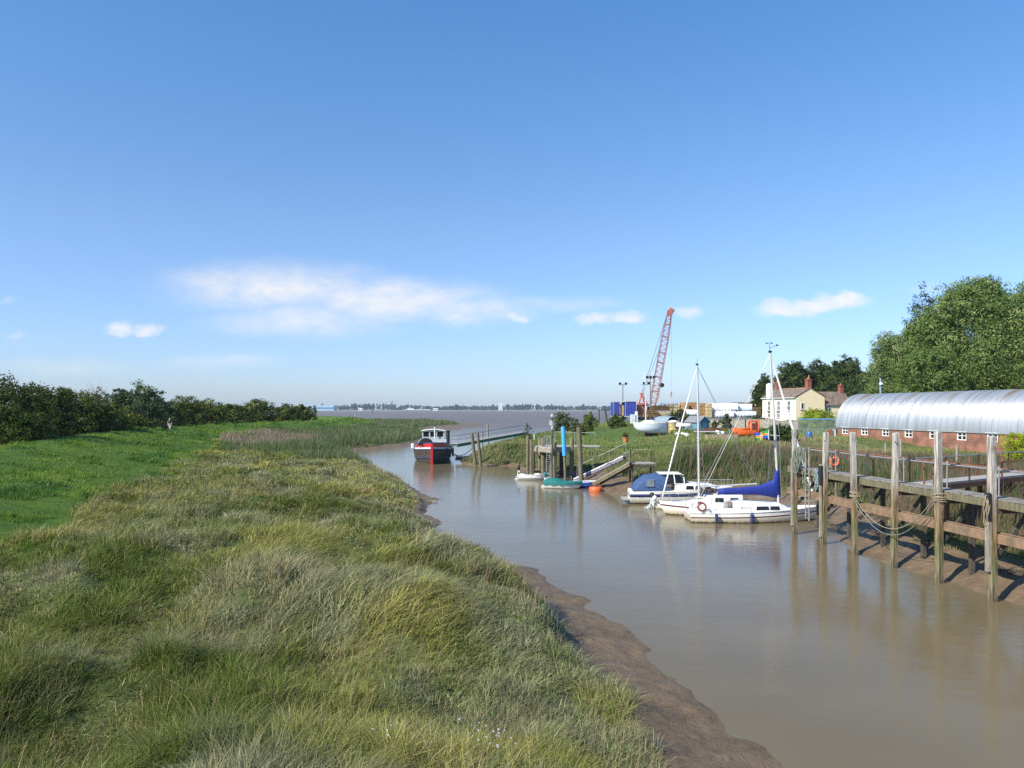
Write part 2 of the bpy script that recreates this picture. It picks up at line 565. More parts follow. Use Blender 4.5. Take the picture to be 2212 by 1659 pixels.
# the far side of the estuary: mud flat, then low fields
mb = MB()
xs = np.linspace(-5400, 5400, 160)
rings = []
for yb, z in ((2550, -.6), (2700, .5), (2980, 2.2), (3100, 3.0), (4950, 5.0)):
    rings.append([(x, yb + 90 * float(vnoise(np.array([x / 300.]), np.array([yb / 90.]), 2)[0]) if yb < 4000 else yb, z) for x in xs])
mb.loft(rings, closed=False, cap=False)
tag(mb.build('far_shore', pm('far_flats', (.20, .175, .12), .9, var=.3, scale=.02)), kind='structure')
# ------------------------------------------------------------------ grass, reeds
def blades(name, P, h, wd, bdir, bend, col, mat, seg=3, label=None, cat=None, parent=None):
    n = len(P)
    if n == 0: return None
    ang = rng.uniform(0, PI, n)
    wx, wy = np.cos(ang) * wd, np.sin(ang) * wd
    K = 2 * seg + 1
    V = np.zeros((n, K, 3), np.float32)
    for k in range(seg + 1):
        t = k / seg
        c = P.copy()
        c[:, 0] += bdir[:, 0] * h * bend * t ** 1.8
        c[:, 1] += bdir[:, 1] * h * bend * t ** 1.8
        c[:, 2] += h * (t - .42 * np.minimum(bend, 1.6) * t ** 2.2)
        if k < seg:
            s = .5 * (1 - t * .55)
            V[:, 2 * k, :] = c
            V[:, 2 * k + 1, :] = c
            V[:, 2 * k, 0] -= wx * s; V[:, 2 * k, 1] -= wy * s
            V[:, 2 * k + 1, 0] += wx * s; V[:, 2 * k + 1, 1] += wy * s
        else:
            V[:, 2 * seg, :] = c
    pat, sts = [], []
    for k in range(seg - 1):
        sts.append(len(pat)); pat += [2 * k, 2 * k + 1, 2 * k + 3, 2 * k + 2]
    sts.append(len(pat)); pat += [2 * seg - 2, 2 * seg - 1, 2 * seg]
    pat, sts = np.array(pat), np.array(sts)
    base = np.arange(n)
    lp = (base[:, None] * K + pat[None, :]).ravel()
    st = (base[:, None] * len(pat) + sts[None, :]).ravel()
    C = np.repeat(col, K, 0)
    o = mesh_np(name, V.reshape(-1, 3), lp, st, mat, C, parent)
    return tag(o, label, cat, kind='stuff')

def sample(n, y0, y1, u0, u1, p=.4):
    Y = (y0 ** p + rng.random(n) * (y1 ** p - y0 ** p)) ** (1 / p)
    X = rng.uniform(u0, u1, n) * Y
    return X, Y

def mixc(a, b, t):
    return np.asarray(a)[None, :] * (1 - t[:, None]) + np.asarray(b)[None, :] * t[:, None]

def setcol(C, mask, c, jitter=.18):
    C[mask] = np.asarray(c)[None, :]
    return C

GM = leafmat('grass_blades', .34, .6, .10)
def wind(x, y, sd=41, spread=1.6):
    a = R(32) + (fbm(x * .12, y * .12, sd, 3) - .5) * spread * 3 + (fbm(x * .7, y * .7, sd + 5, 2) - .5) * 1.6
    return np.stack([np.cos(a), np.sin(a)], 1)

def reed_left(x, y, D):
    e, dc = D['e'], D['dc']
    k = (fbm(x * .08, y * .08, 71, 3) - .5) * 18
    return (D['dl'] > 0) & (e > .6) & (dc > 10 - 3.2 * sstep(85, 112, y) - k * .12) & (y > 84 + k - np.clip((x + 28) * .5, -8, 18)) & (y < 330)

def tufts(nt, per, y0, y1, u0, u1, p, keepf, rad):
    """tussocks: many blades round each of nt centres; returns blade positions, tussock index, offsets"""
    X, Y = sample(nt, y0, y1, u0, u1, p)
    k = keepf(X, Y, land(X, Y))
    X, Y = X[k], Y[k]
    m = len(X)
    idx = np.repeat(np.arange(m), per)
    rr = (rad + .0028 * Y)[idx] * rng.uniform(.5, 1.3, m)[idx]
    off = rng.normal(0, 1, (m * per, 2)) * rr[:, None]
    return X[idx] + off[:, 0], Y[idx] + off[:, 1], idx, off / np.maximum(rr[:, None], .01), X, Y

def toe_line(X, Y):
    return 10.8 - 4.5 * sstep(85, 112, Y) + 1.3 * sstep(48, 24, Y) + (fbm(X * .3, Y * .3, 77, 3) - .5) * 3

# long salt-marsh grass of the near bank
def marsh_keep(X, Y, D):
    edge = (fbm(X * 1.1, Y * 1.1, 81, 3) - .5) * .9
    k = (D['dl'] > 0) & (D['e'] > .05 + edge) & (D['dc'] > toe_line(X, Y) - .6) & ~reed_left(X, Y, D)
    return k & (fbm(X * .55, Y * .55, 91, 4) + rng.normal(0, .04, len(X)) > .27)
X, Y, ti, off, TX, TY = tufts(66000, 17, 6.3, 130, -.78, .2, .45, marsh_keep, .075)
D = land(X, Y)
m = (D['dl'] > 0) & (D['e'] > -.3)
X, Y, ti, off = X[m], Y[m], ti[m], off[m]
D = {k: v[m] for k, v in D.items()}
n, nt = len(X), len(TX)
hum = fbm(TX * .42, TY * .42, 51, 3)[ti]
near = np.clip(D['e'] / 4, 0, 1)            # 0 at the mud edge
th_ = rng.uniform(.45, 1.4, nt)[ti]
h = (.17 + .42 * sstep(.33, .68, hum)) * th_ * rng.uniform(.55, 1.15, n)
h *= np.where(D['dc'] < 14, .6, 1) * (.7 + .3 * near)
P = np.stack([X, Y, D['z'] - .03], 1)
P[:, 2] += .22 * sstep(.42, .68, hum) * (near * .7 + .3) * rng.uniform(0, 1, n)
lay = fbm(TX * .22 + 7, TY * .22, 61, 3)[ti]
wv_ = wind(TX, TY)[ti]
lw_ = (.18 + 1.25 * sstep(.45, .68, lay) * near)[:, None]
vec = wv_ * lw_ + off * rng.uniform(.25, .75, n)[:, None] + rng.normal(0, .22, (n, 2))
bend = np.clip(np.linalg.norm(vec, axis=1), .03, 1.7)
bdir = vec / np.maximum(np.linalg.norm(vec, axis=1)[:, None], 1e-4)
tone = (fbm(TX * .16, TY * .16, 101, 3) + rng.normal(0, .07, nt))[ti]
tone2 = fbm(TX * .5, TY * .5, 111, 3)[ti]
C = mixc((.125, .162, .036), (.295, .300, .088), sstep(.35, .65, tone))
bl = sstep(.5, .72, tone2 + (1 - near) * .28)[:, None]
C = C * (1 - bl) + np.array([.27, .278, .155])[None, :] * bl        # grey-green couch grass
ylw = (sstep(.55, .7, fbm(TX * .1 + 3, TY * .1, 121, 3))[ti] * .75)[:, None]
C = C * (1 - ylw) + np.array([.35, .335, .10])[None, :] * ylw
straw = rng.random(n) < (.04 + .26 * sstep(.55, .70, fbm(TX * .6, TY * .6, 131, 3)) + .25 * (rng.random(nt) < .05))[ti]
C[straw] = np.array([.40, .33, .17])
C *= (rng.uniform(.60, 1.35, nt)[ti] * rng.uniform(.75, 1.2, n))[:, None]
wd = np.maximum(.012, Y * .00092) * rng.uniform(.6, 1.4, n)
blades('marsh_grass', P, h, wd, bdir, bend, C, GM, 3, 'long wind-laid grey-green marsh grass covering the near left bank', 'grass')
# seed heads and dead stalks standing through it
X, Y = sample(17000, 7, 75, -.75, .2, .5)
D = land(X, Y)
k = marsh_keep(X, Y, D) & (fbm(X * .3 + 9, Y * .3, 55, 3) > .47)
X, Y = X[k], Y[k]; n = len(X)
P = np.stack([X, Y, D['z'][k]], 1)
C = mixc((.34, .27, .15), (.26, .20, .13), rng.random(n))
blades('dead_stalks', P, rng.uniform(.5, .95, n), np.maximum(.006, Y * .0005), wind(X, Y), np.clip(rng.normal(.4, .3, n), .02, 1.2), C, GM, 3, 'straw coloured dead stalks standing in the marsh grass', 'stalks')

# flowering heads in the marsh grass: sea aster drifts
fc = [(385, 1240, .6, 9), (810, 1225, 1.0, 7), (715, 1190, 1.0, 3), (1065, 1535, .45, 18), (845, 1535, .35, 5), (100, 1300, .8, 2), (690, 1165, 1.0, 5), (1010, 1480, .4, 4)]
V_, lp_, st_ = [], [], []
for px, py, sp_, k in fc:
    q = at(px, py, F * (H - 2.0) / (py - HZ))
    for i in range(k):
        x, y = q.x + random.gauss(0, sp_ * .3), q.y + random.gauss(0, sp_ * .4)
        z = gz(x, y) + random.uniform(.55, .85)
        s = random.uniform(.014, .024) * max(1, y / 18)
        o = len(V_)
        a = random.random() * PI
        for t in range(6):
            V_.append((x + math.cos(a + t * PI / 3) * s, y + math.sin(a + t * PI / 3) * s * .9, z + (.4 * s if t % 2 else -.2 * s)))
        V_.append((x, y, z + s * .6))
        for t in range(6):
            st_.append(len(lp_)); lp_ += [o + t, o + (t + 1) % 6, o + 6]
mesh = mesh_np('sea_aster_flowers', np.array(V_), np.array(lp_), np.array(st_), pm('aster_petals', (.36, .33, .40), .7, var=.2, scale=9))
tag(mesh, 'pale lilac sea aster heads scattered through the marsh grass', 'flowers', kind='stuff')

# short turf of the flood bank
X, Y = sample(470000, 9, 240, -1.0, -.08, .12)
D = land(X, Y)
toe = toe_line(X, Y)
keep = (D['dl'] > 0) & (D['dc'] < toe + .8) & (D['dc'] > -3)
X, Y = X[keep], Y[keep]; n = len(X)
D = {k: v[keep] for k, v in D.items()}
tuft = fbm(X * .5, Y * .35, 141, 3)
h = (.09 + .30 * sstep(.5, .72, tuft)) * rng.uniform(.6, 1.2, n) * np.clip(Y / 60, .8, 1.5)
C = mixc((.082, .165, .020), (.150, .230, .036), sstep(.35, .65, fbm(X * .2, Y * .2, 151, 3) + rng.normal(0, .08, n)))
lush = sstep(.52, .66, fbm(X * .55, Y * .22, 157, 3))[:, None]
C = C * (1 - lush) + np.array([.042, .112, .018])[None, :] * lush
C *= rng.uniform(.75, 1.25, n)[:, None]
dry = rng.random(n) < .05
C[dry] = (.24, .23, .10)
P = np.stack([X, Y, D['z'] - .02], 1)
blades('turf_grass', P, h, np.maximum(.012, Y * .0009) * rng.uniform(.7, 1.3, n), wind(X, Y, 43), np.clip(rng.normal(.5, .3, n), .05, 1.3), C, GM, 2, 'short bright green turf on the flood bank', 'grass')

# reeds of the left bend, with brown plumes
X, Y = sample(150000, 78, 330, -.5, -.02, .35)
D = land(X, Y)
keep = reed_left(X, Y, D)
X, Y = X[keep], Y[keep]; n = len(X)
D = {k: v[keep] for k, v in D.items()}
u = X / Y * F + CX
plume = sstep(.40, .56, fbm(X * .12, Y * .08, 161, 3)) * sstep(19 + 5 * (fbm(X * .2, Y * .1, 169, 2) - .5), 12.5, D['dc']) * sstep(92, 100, Y) * sstep(160, 140, Y) + .12 * sstep(.5, .6, fbm(X * .1, Y * .06, 163, 3))
h = (1.25 + .5 * fbm(X * .3, Y * .3, 165, 2)) * rng.uniform(.7, 1.1, n) * np.where(Y < 92, .75, 1) * (.55 + .45 * sstep(8, 19, D['dc'])) * (1 - .25 * sstep(120, 170, Y))
C = mixc((.085, .120, .050), (.135, .165, .066), rng.random(n))
pk = rng.random(n) < plume * .75
C[pk] = np.array([.27, .215, .155])
C *= rng.uniform(.75, 1.25, n)[:, None]
P = np.stack([X, Y, D['z'] - .05 + np.where(pk, .15, 0)], 1)
blades('reed_bed', P, h, np.maximum(.03, Y * .00062) * rng.uniform(.7, 1.3, n), wind(X, Y, 47), np.clip(rng.normal(.2, .12, n), .02, .6), C, GM, 2, 'dark green reed bed with brown plumes on the left bend of the creek', 'reeds')

# right bank: meadow grass, then reeds behind the jetty and boats
def lawn(x, y):
    return (x > 8.5 + (y - 110) * .06) & (x < 19 + (y - 100) * .05) & (y > 99) & (y < 142)
def reed_right(x, y, D):
    k = (fbm(x * .15, y * .15, 171, 3) - .5) * 14
    return (D['dr'] > 0) & (D['er'] > .5) & (y < 70 + k * .4) & (x > 10.5 + (y - 56) * .3) & (D['er'] < 18 + k)
X, Y = sample(380000, 20, 235, -.1, .85, .32)
X2, Y2 = sample(140000, 54, 135, -.12, .2, .4)
k2 = pdist(X2, Y2, RIGHT[:-2]) < 9
X, Y = np.concatenate([X, X2[k2]]), np.concatenate([Y, Y2[k2]])
D = land(X, Y)
keep = (D['dr'] > 0) & (D['er'] > -.15 + (fbm(X * .8, Y * .8, 175, 2) - .5) * 1.2) & ~reed_right(X, Y, D) & ~((X > 42) & (Y > 20) & (Y < 98) & (X > 41 + (99 - Y) * .15)) & ~((Y > 168) & (X > 26))
X, Y = X[keep], Y[keep]; n = len(X)
D = {k: v[keep] for k, v in D.items()}
lw = lawn(X, Y)
tall = fbm(X * .22, Y * .22, 181, 3)
h = (.22 + .6 * sstep(.38, .68, tall)) * rng.uniform(.6, 1.15, n)
h = np.where(lw, .10, h) * np.where((X > 23) & (Y > 45) & (Y < 96), .6, 1)
edge_ = np.clip(1 - D['er'] / 7, 0, 1)
C = mixc((.110, .180, .036), (.190, .230, .066), sstep(.35, .65, fbm(X * .1, Y * .1, 191, 3) + rng.normal(0, .09, n)))
C = C * (1 - edge_[:, None] * .8) + np.array([.155, .155, .085])[None, :] * edge_[:, None] * .8
C[lw] = np.array([.11, .24, .035])
straw = rng.random(n) < np.where((X > 27) & (X < 37.5) & (Y > 68) & (Y < 93), .75, 0) + np.where(lw, .02, .10 + .3 * sstep(.55, .7, fbm(X * .3, Y * .3, 195, 3)))
C[straw] = np.array([.27, .235, .12])
C *= rng.uniform(.72, 1.25, n)[:, None]
P = np.stack([X, Y, D['z'] - .03], 1)
blades('meadow_grass', P, h, np.maximum(.012, Y * .00075) * rng.uniform(.7, 1.3, n), wind(X, Y, 49), np.clip(rng.normal(.4, .25, n), .02, 1.2), C, GM, 2, 'rough green grass on the right bank around the boatyard', 'grass')

X, Y = sample(190000, 22, 76, .14, .95, .6)
D = land(X, Y)
keep = reed_right(X, Y, D)
X, Y = X[keep], Y[keep]; n = len(X)
D = {k: v[keep] for k, v in D.items()}
gr = sstep(.4, .6, fbm(X * .25, Y * .25, 201, 3))
h = (1.15 + .65 * fbm(X * .4, Y * .4, 205, 2)) * rng.uniform(.65, 1.1, n) * (.55 + .45 * sstep(0, 3.5, D['er'])) * (1 - .36 * sstep(19, 25, X))
C = mixc((.105, .118, .052), (.058, .112, .032), gr)
dead = rng.random(n) < .32 * sstep(5, 0, D['er']) + .12
C[dead] = np.array([.21, .165, .095])
pk = rng.random(n) < .13
C[pk] = np.array([.17, .105, .085])
C *= rng.uniform(.7, 1.25, n)[:, None]
P = np.stack([X, Y, D['z'] - .05 + np.where(pk, .3, 0)], 1)
blades('reeds', P, h, np.maximum(.016, Y * .00065) * rng.uniform(.7, 1.4, n), wind(X, Y, 53), np.clip(rng.normal(.3, .16, n), .02, .9), C, GM, 3, 'tall green and brown reeds on the right bank behind the jetty', 'reeds')

# ------------------------------------------------------------------ trees and bushes made of many leaves
LM = leafmat('leaves', .32, .55, .12)
BARK = pm('bark', (.16, .125, .09), .9, var=.4, scale=5, bump=.6)
def leaves(name, cen, size, col, parent, shape=.5, nrm=None):
    n = len(cen)
    a = rng.normal(size=(n, 3))
    if nrm is not None:         # leaves lie roughly along the surface of their clump
        N = nrm * 1.1 + rng.normal(size=(n, 3)) * .55
        N /= np.linalg.norm(N, axis=1)[:, None]
        a -= N * (a * N).sum(1)[:, None]
    a /= np.maximum(np.linalg.norm(a, axis=1)[:, None], 1e-6)
    b = np.cross(a, N if nrm is not None else rng.normal(size=(n, 3)))
    b /= np.maximum(np.linalg.norm(b, axis=1)[:, None], 1e-6)
    a *= size[:, None]; b *= (size * shape)[:, None]
    V = np.stack([cen - a * .5, cen + b * .5, cen + a * .5, cen - b * .5], 1).reshape(-1, 3)
    return mesh_np(name, V, np.arange(4 * n), np.arange(n) * 4, LM, np.repeat(col, 4, 0), parent)

X, Y = sample(900, 7.5, 60, -.7, .15, .5)
D = land(X, Y)
k = marsh_keep(X, Y, D) & (fbm(X * .25 + 2, Y * .25, 65, 3) > .5)
X, Y, Z = X[k], Y[k], D['z'][k]
idx = np.repeat(np.arange(len(X)), 26)
P = np.stack([X[idx], Y[idx], Z[idx] + .12], 1) + rng.normal(0, 1, (len(idx), 3)) * np.array([.16, .16, .10])
o = leaves('marsh_weeds', P, rng.uniform(.05, .11, len(P)) * np.maximum(1, P[:, 1] / 25), mixc((.07, .125, .03), (.13, .18, .06), rng.random(len(P))), None, .6)
tag(o, 'low broad leaved weeds growing among the marsh grass', 'weeds', kind='stuff')

def tree(name, label, cat, loc, ht, wx, wy, nleaf, ls, c1, c2, base=.15, nl=14, group=None, trunk=None, shape=.5, c3=None, ragged=.5, seed=None, twigs=0):
    """crown of many leaf clumps gathered in uneven lobes over a trunk with limbs"""
    g = np.random.default_rng(seed if seed is not None else abs(hash(label)) % 10000)
    t = thing(name, label, cat, loc, 0, group)
    lob = []
    for k in range(nl):
        f = (k + .5) / nl
        zz = base + (1 - base) * (f ** .85)
        rad = math.sin(min(1, .25 + .75 * (1 - f) * 1.25) * PI / 2) if f > .3 else .82 + .18 * f / .3
        a = k * 2.399 + g.uniform(-.5, .5)
        rr = rad * g.uniform(.35, .72)
        s = g.uniform(.24, .40) * (.75 + .4 * rad) * (1 if nl < 30 else .66)
        lob.append((math.cos(a) * rr * wx / 2, math.sin(a) * rr * wy / 2, ht * (base + (zz - base) * .86), wx / 2 * s, wy / 2 * s, ht * (1 - base) * s * .62))
    q_ = .30 if nl < 30 else .24
    lob.append((0, 0, ht * (base + (1 - base) * .45), wx * q_, wy * q_, ht * (1 - base) * q_ * 1.4))
    per = nleaf // len(lob)
    cs, cc, cn = [], [], []
    for (x, y, z, rx, ry, rz) in lob:
        ncl = max(8, per // 26)
        d = g.normal(size=(ncl, 3)); d /= np.linalg.norm(d, axis=1)[:, None]
        rr = g.uniform(.55, 1.0 + ragged * .25, ncl) 
        cl = d * rr[:, None] * np.array([rx, ry, rz]) + np.array([x, y, z])
        ct = g.random(ncl)
        idx = g.integers(0, ncl, per)
        sg = (rx + ry + rz) / 3 * .17
        p = cl[idx] + g.normal(size=(per, 3)) * sg * np.array([1, 1, .75])
        cs.append(p)
        q_ = (p - np.array([x, y, z])) / np.array([rx, ry, rz]); cn.append(q_ / np.maximum(np.linalg.norm(q_, axis=1)[:, None], .05))
        tone = np.clip(ct[idx] * .8 + g.normal(0, .15, per), 0, 1)
        q = mixc(c1, c2, tone)
        if c3 is not None:
            m = (ct[idx] > .82)
            q[m] = np.asarray(c3)
        cc.append(q * g.uniform(.75, 1.25, per)[:, None])
    P = np.concatenate(cs); C = np.concatenate(cc); N_ = np.concatenate(cn)
    k = P[:, 2] > .02
    P, C, N_ = P[k], C[k], N_[k]
    leaves('crown', P, ls * g.uniform(.65, 1.3, len(P)), C, t, shape, N_)
    mb = MB()
    tr = trunk or max(.06, ht * .022)
    top = ht * .62
    mb.tube([(0, 0, -.5), (g.uniform(-.1, .1), 0, top * .3), (g.uniform(-.02, .02) * ht, g.uniform(-.02, .02) * ht, top)], [tr * 1.3, tr, tr * .35], 8)
    for (x, y, z, rx, ry, rz) in lob[:-1][:10]:
        z0 = min(top * .85, max(.15 * ht * base + .1, z * .45))
        mb.tube([(0, 0, z0), (x * .5, y * .5, z0 + (z - z0) * .6), (x, y, z)], [tr * .5, tr * .32, tr * .12], 5)
    for k in range(twigs):
        x, y, z, rx, ry, rz = lob[k % (len(lob) - 1)]
        a = g.uniform(0, 2 * PI)
        mb.tube([(x, y, z), (x + math.cos(a) * rx * 1.1, y + math.sin(a) * ry, z + rz * g.uniform(1.0, 1.7))], [tr * .12, tr * .04], 4)
    mb.build('trunk', BARK, t)
    return t

DK1, DK2 = (.036, .052, .012), (.078, .100, .020)
OL1, OL2 = (.052, .074, .014), (.135, .160, .030)
GR1, GR2 = (.050, .085, .030), (.100, .135, .060)
HG = 'bushes of the hedge along the flood bank'
hb = [  # px, Y, top py, width, colours, label
    (10, 57, 812, 8.5, DK1, DK2, 'tallest dark hawthorn at the near end of the flood bank hedge', 15000, .20),
    (92, 61, 828, 6.5, DK1, DK2, 'dark spiky-topped hawthorn next to the tallest end of the hedge', 12000, .20),
    (30, 52.5, 874, 5.0, OL1, (.075, .115, .022), 'low lighter green bush in front of the dark end of the hedge', 9000, .18),
    (150, 71, 838, 7.6, OL1, OL2, 'broad olive green hawthorn with a flat sunlit top in the hedge', 13000, .22),
    (205, 80, 832, 4.8, (.10, .085, .06), (.15, .13, .09), 'bare grey twiggy shrub rising between hawthorn and willow', 3800, .16),
    (215, 77, 868, 7.0, OL1, OL2, 'olive bush below the bare twiggy shrub', 9000, .22),
    (262, 87, 838, 6.4, GR1, GR2, 'silvery willow bush joined to the bare twiggy shrub side', 11000, .26),
    (308, 91, 832, 6.4, GR1, GR2, 'silvery willow bush with the rounded highest crown beside the walker', 12000, .26),
    (255, 82, 880, 7.5, DK1, OL2, 'dark brown-green bush under the silvery willows', 9000, .22),
    (352, 99, 862, 4.6, DK1, DK2, 'small dark bush right of the silvery willows behind the walker', 7000, .25),
    (398, 106, 858, 6.2, DK1, OL2, 'dark green hawthorn just right of the walker with a ragged top', 9500, .26),
    (445, 117, 864, 6.6, OL1, OL2, 'rounded yellow-green hawthorn in the middle of the far hedge', 9500, .28),
    (502, 129, 872, 6.4, OL1, OL2, 'low olive hawthorn in the dip of the far hedge', 9000, .30),
    (562, 139, 863, 7.2, DK1, OL2, 'taller hawthorn beyond the dip in the far hedge', 9500, .30),
    (617, 149, 872, 5.6, DK1, OL2, 'dark hawthorn second from the river end of the hedge', 8000, .32),
    (655, 156, 872, 4.6, OL1, OL2, 'hawthorn at the river end of the hedge sloping to the turf', 7000, .32)]
for i, (px, Y, tp, wd_, c1, c2, lab, nl_, ls) in enumerate(hb):
    gap = 5.5 - (2.2 if 'in front' in lab or 'below' in lab or 'under' in lab else 0)
    Y0 = Y
    while (px - CX) / F * Y > float(np.interp(Y, CREST_Y, CREST_X)) - gap and Y < 240: Y += .5
    wd_ *= Y / Y0 * (1.3 if px > 340 else 1.05); ls *= Y / Y0
    p = on(px, Y, -.1)
    top = H - (tp - HZ) / F * Y
    twig = 'twiggy shrub rising' in lab
    tree('hawthorn_bush' if 'willow bush' not in lab and not twig else ('willow_bush' if not twig else 'bare_shrub'), lab, 'bush', p, top - p.z, wd_, wd_ * .85, nl_, ls, c1, c2, base=.02, nl=16, group=HG, ragged=1.0, shape=.55, seed=300 + i,
         twigs=60 if twig else 14, c3=None if 'dark' in lab else tuple(v * 1.35 for v in c2))

# trees on the right
def rtree(name, px, Y, tp, wm, lab, n, ls, c1, c2, sd_, cat='tree', base=.12, nl=20, c3=None, wy=None, grp=None, rag=.7, zb=None, shape=.42):
    p = on(px, Y, -.1)
    if zb is not None: p.z = zb
    top = H - (tp - HZ) / F * Y
    return tree(name, lab, cat, p, top - p.z, wm, wy or wm * .8, n, ls, c1, c2, base=base, nl=nl, c3=c3, seed=sd_, group=grp, ragged=rag, shape=shape)
WL1, WL2 = (.080, .140, .034), (.190, .250, .070)
rtree('willow_tree', 2112, 112, 584, 20.5, 'huge sunlit green willow towering over the metal hut roof', 120000, .36, WL1, WL2, 401, nl=64, c3=(.26, .32, .12))
rtree('willow_tree', 2262, 108, 583, 23, 'big willow crown running out of the picture beyond the hut', 110000, .36, WL1, WL2, 402, nl=54, c3=(.26, .32, .12))
rtree('willow_tree', 1925, 118, 716, 9.0, 'smaller pale willow at the left foot of the huge one', 32000, .32, (.11, .165, .05), (.21, .265, .10), 403, nl=20, c3=(.26, .3, .14))
rtree('willow_tree', 2010, 108, 742, 13, 'low willow filling in under the huge one above the hut', 34000, .36, WL1, WL2, 404, nl=18)
rtree('willow_tree', 1998, 115, 668, 13.5, 'middle willow crown joining the small pale one to the huge one', 42000, .36, WL1, WL2, 406, nl=34, c3=(.24, .3, .11))
rtree('copper_tree', 1996, 122, 624, 8.5, 'dark purplish tree peeping out at the left shoulder of the huge willow', 9000, .36, (.022, .026, .018), (.05, .05, .035), 405, nl=16)
TG = 'dark trees behind the cream house'
for i, (px, Y, tp, wm, n, lab) in enumerate(((1652, 205, 813, 6.5, 7000, 'dark tree at the left end of the cream house'), (1712, 202, 780, 9.5, 12000, 'tall dark tree behind the middle of the house roof'), (1772, 205, 784, 9, 12000, 'dark green tree behind the red chimney'),
                                              (1828, 200, 770, 9.5, 13000, 'highest dark tree right of the chimneys'), (1868, 190, 800, 9, 11000, 'dark tree above the lean-to between house and hut'), (1800, 196, 822, 10, 9000, 'low dark tree filling the gap behind the lean-to'))):
    rtree('sycamore_tree', px, Y, tp, wm * 1.28, lab, int(n * 1.7), .62, (.032, .055, .014), (.090, .125, .032), 420 + i, nl=20, grp=TG)
rtree('golden_hedge', 1766, 128, 884, 7.6, 'yellow-green clipped hedge under the cream gable', 26000, .22, (.20, .28, .02), (.38, .44, .05), 440, 'hedge', base=.0, nl=18, wy=2.5)
rtree('golden_bush', 2205, 57, 928, 3.4, 'bright golden-leaved bush against the brick end of the hut', 9000, .13, (.20, .27, .012), (.36, .40, .03), 441, 'bush', base=.0, nl=14)
rtree('elder_bush', 1212, 132, 889, 3.6, 'dark pointed elder bush on the bank by the estuary', 7000, .22, (.06, .09, .03), (.15, .18, .075), 442, 'bush', base=.0, nl=12, rag=1)
rtree('elder_bush', 1240, 136, 902, 2.6, 'small round elder bush beside the pointed one', 4500, .2, (.07, .10, .03), (.17, .2, .07), 443, 'bush', base=.0, nl=10)
rtree('bramble_bush', 1272, 134, 891, 3.2, 'leafy bramble bush with a yellowish top above the lawn', 6500, .22, (.075, .12, .025), (.20, .235, .05), 444, 'bush', base=.0, nl=12)
rtree('bramble_bush', 1139, 110, 912, 1.8, 'thin straggly bramble at the head of the green gangway', 900, .14, (.06, .06, .03), (.1, .09, .05), 445, 'bush', base=.0, nl=8, rag=1.4)
rtree('bramble_bush', 1257, 118, 921, 1.5, 'small dark bramble left of the lawn', 2600, .18, DK1, OL2, 446, 'bush', base=.0, nl=8)
rtree('bramble_bush', 1335, 140, 894, 4.2, 'low bramble under the blue trailer', 5000, .24, OL1, OL2, 447, 'bush', base=.0, nl=10, wy=2)
rtree('bramble_bush', 1468, 135, 885, 5.0, 'grey-green bramble thicket in front of the timber stacks', 6500, .24, (.035, .055, .022), (.075, .095, .04), 448, 'bush', base=.0, nl=12, wy=2.5)
rtree('bramble_bush', 1680, 88, 917, 5.4, 'dark green bramble thicket behind the flag', 10000, .18, (.028, .06, .014), (.07, .12, .03), 449, 'bush', base=.0, nl=16, wy=2.5)
rtree('bramble_bush', 1570, 127, 894, 2.8, 'small bush against the white tarpaulin stack', 3500, .22, (.05, .08, .03), (.1, .13, .05), 450, 'bush', base=.0, nl=8, wy=1.5)
rtree('bramble_bush', 1635, 131, 896, 5.5, 'straggly bramble over the grey fence near the house door', 5000, .22, (.06, .08, .035), (.12, .13, .06), 451, 'bush', base=.0, nl=12, wy=1.5)
rtree('bramble_bush', 1545, 124, 906, 1.6, 'small green bush growing against the grey fence', 2500, .18, OL1, OL2, 452, 'bush', base=.0, nl=8, wy=1)

# far shore woodland: one mass, 3 km off
cs, cc = [], []
for k in range(1500):
    x = rng.uniform(-3300, 3300)
    y = 3120 + rng.exponential(180)
    f = float(fbm(np.array([x / 160.]), np.array([y / 900.]), 7, 3)[0])
    hh = 6 + 17 * max(0, f - .32) / .36 + (9 if rng.random() < .05 else 0)
    wv = rng.uniform(10, 26) if hh < 22 else rng.uniform(4, 7)
    m = 18
    d = rng.normal(size=(m, 3)); d /= np.linalg.norm(d, axis=1)[:, None]
    cs.append(np.array([x, y, 3 + hh * .5]) + d * np.array([wv, wv * .6, hh * .5]) * rng.uniform(.3, 1, (m, 1)))
    cc.append(np.tile(np.array([.022, .040, .020]) * rng.uniform(.7, 1.5), (m, 1)))
P = np.concatenate(cs); C = np.concatenate(cc)
o = leaves('far_woodland', P, rng.uniform(7, 14, len(P)), C, None, .7)
tag(o, 'dark tree belt along the far shore of the estuary', 'woodland', kind='stuff')
# ------------------------------------------------------------------ shared materials of built things
TIMBER = pm('weathered_timber', (.33, .29, .23), .85, var=.45, scale=3, bump=.5, stretch=(4, 4, .6))
TIMBER_GREEN = pm('algae_timber', (.17, .155, .085), .85, col2=(.10, .085, .055), scale=3, bump=.5, stretch=(3, 3, .7))
TIMBER_DARK = pm('dark_timber', (.085, .072, .055), .85, var=.45, scale=4, bump=.5)
PLANK = pm('grey_planks', (.36, .34, .31), .85, var=.35, scale=2.5, bump=.4, stretch=(1, 6, 1))
STEEL = pm('galvanised_steel', (.34, .35, .35), .5, metal=.4, var=.25, scale=8)
RUST = pm('rusty_steel', (.24, .085, .035), .85, col2=(.13, .06, .035), scale=7, bump=.3)
GEL = pm('white_gelcoat', (.80, .79, .75), .28, var=.05, scale=2.5)
GEL_OLD = pm('aged_gelcoat', (.72, .69, .61), .4, col2=(.55, .50, .41), scale=3)
DARKGLASS = pm('dark_window', (.015, .017, .02), .08, var=.3, scale=3)
NAVY = pm('navy_stripe', (.03, .045, .14), .4, var=.2, scale=5)
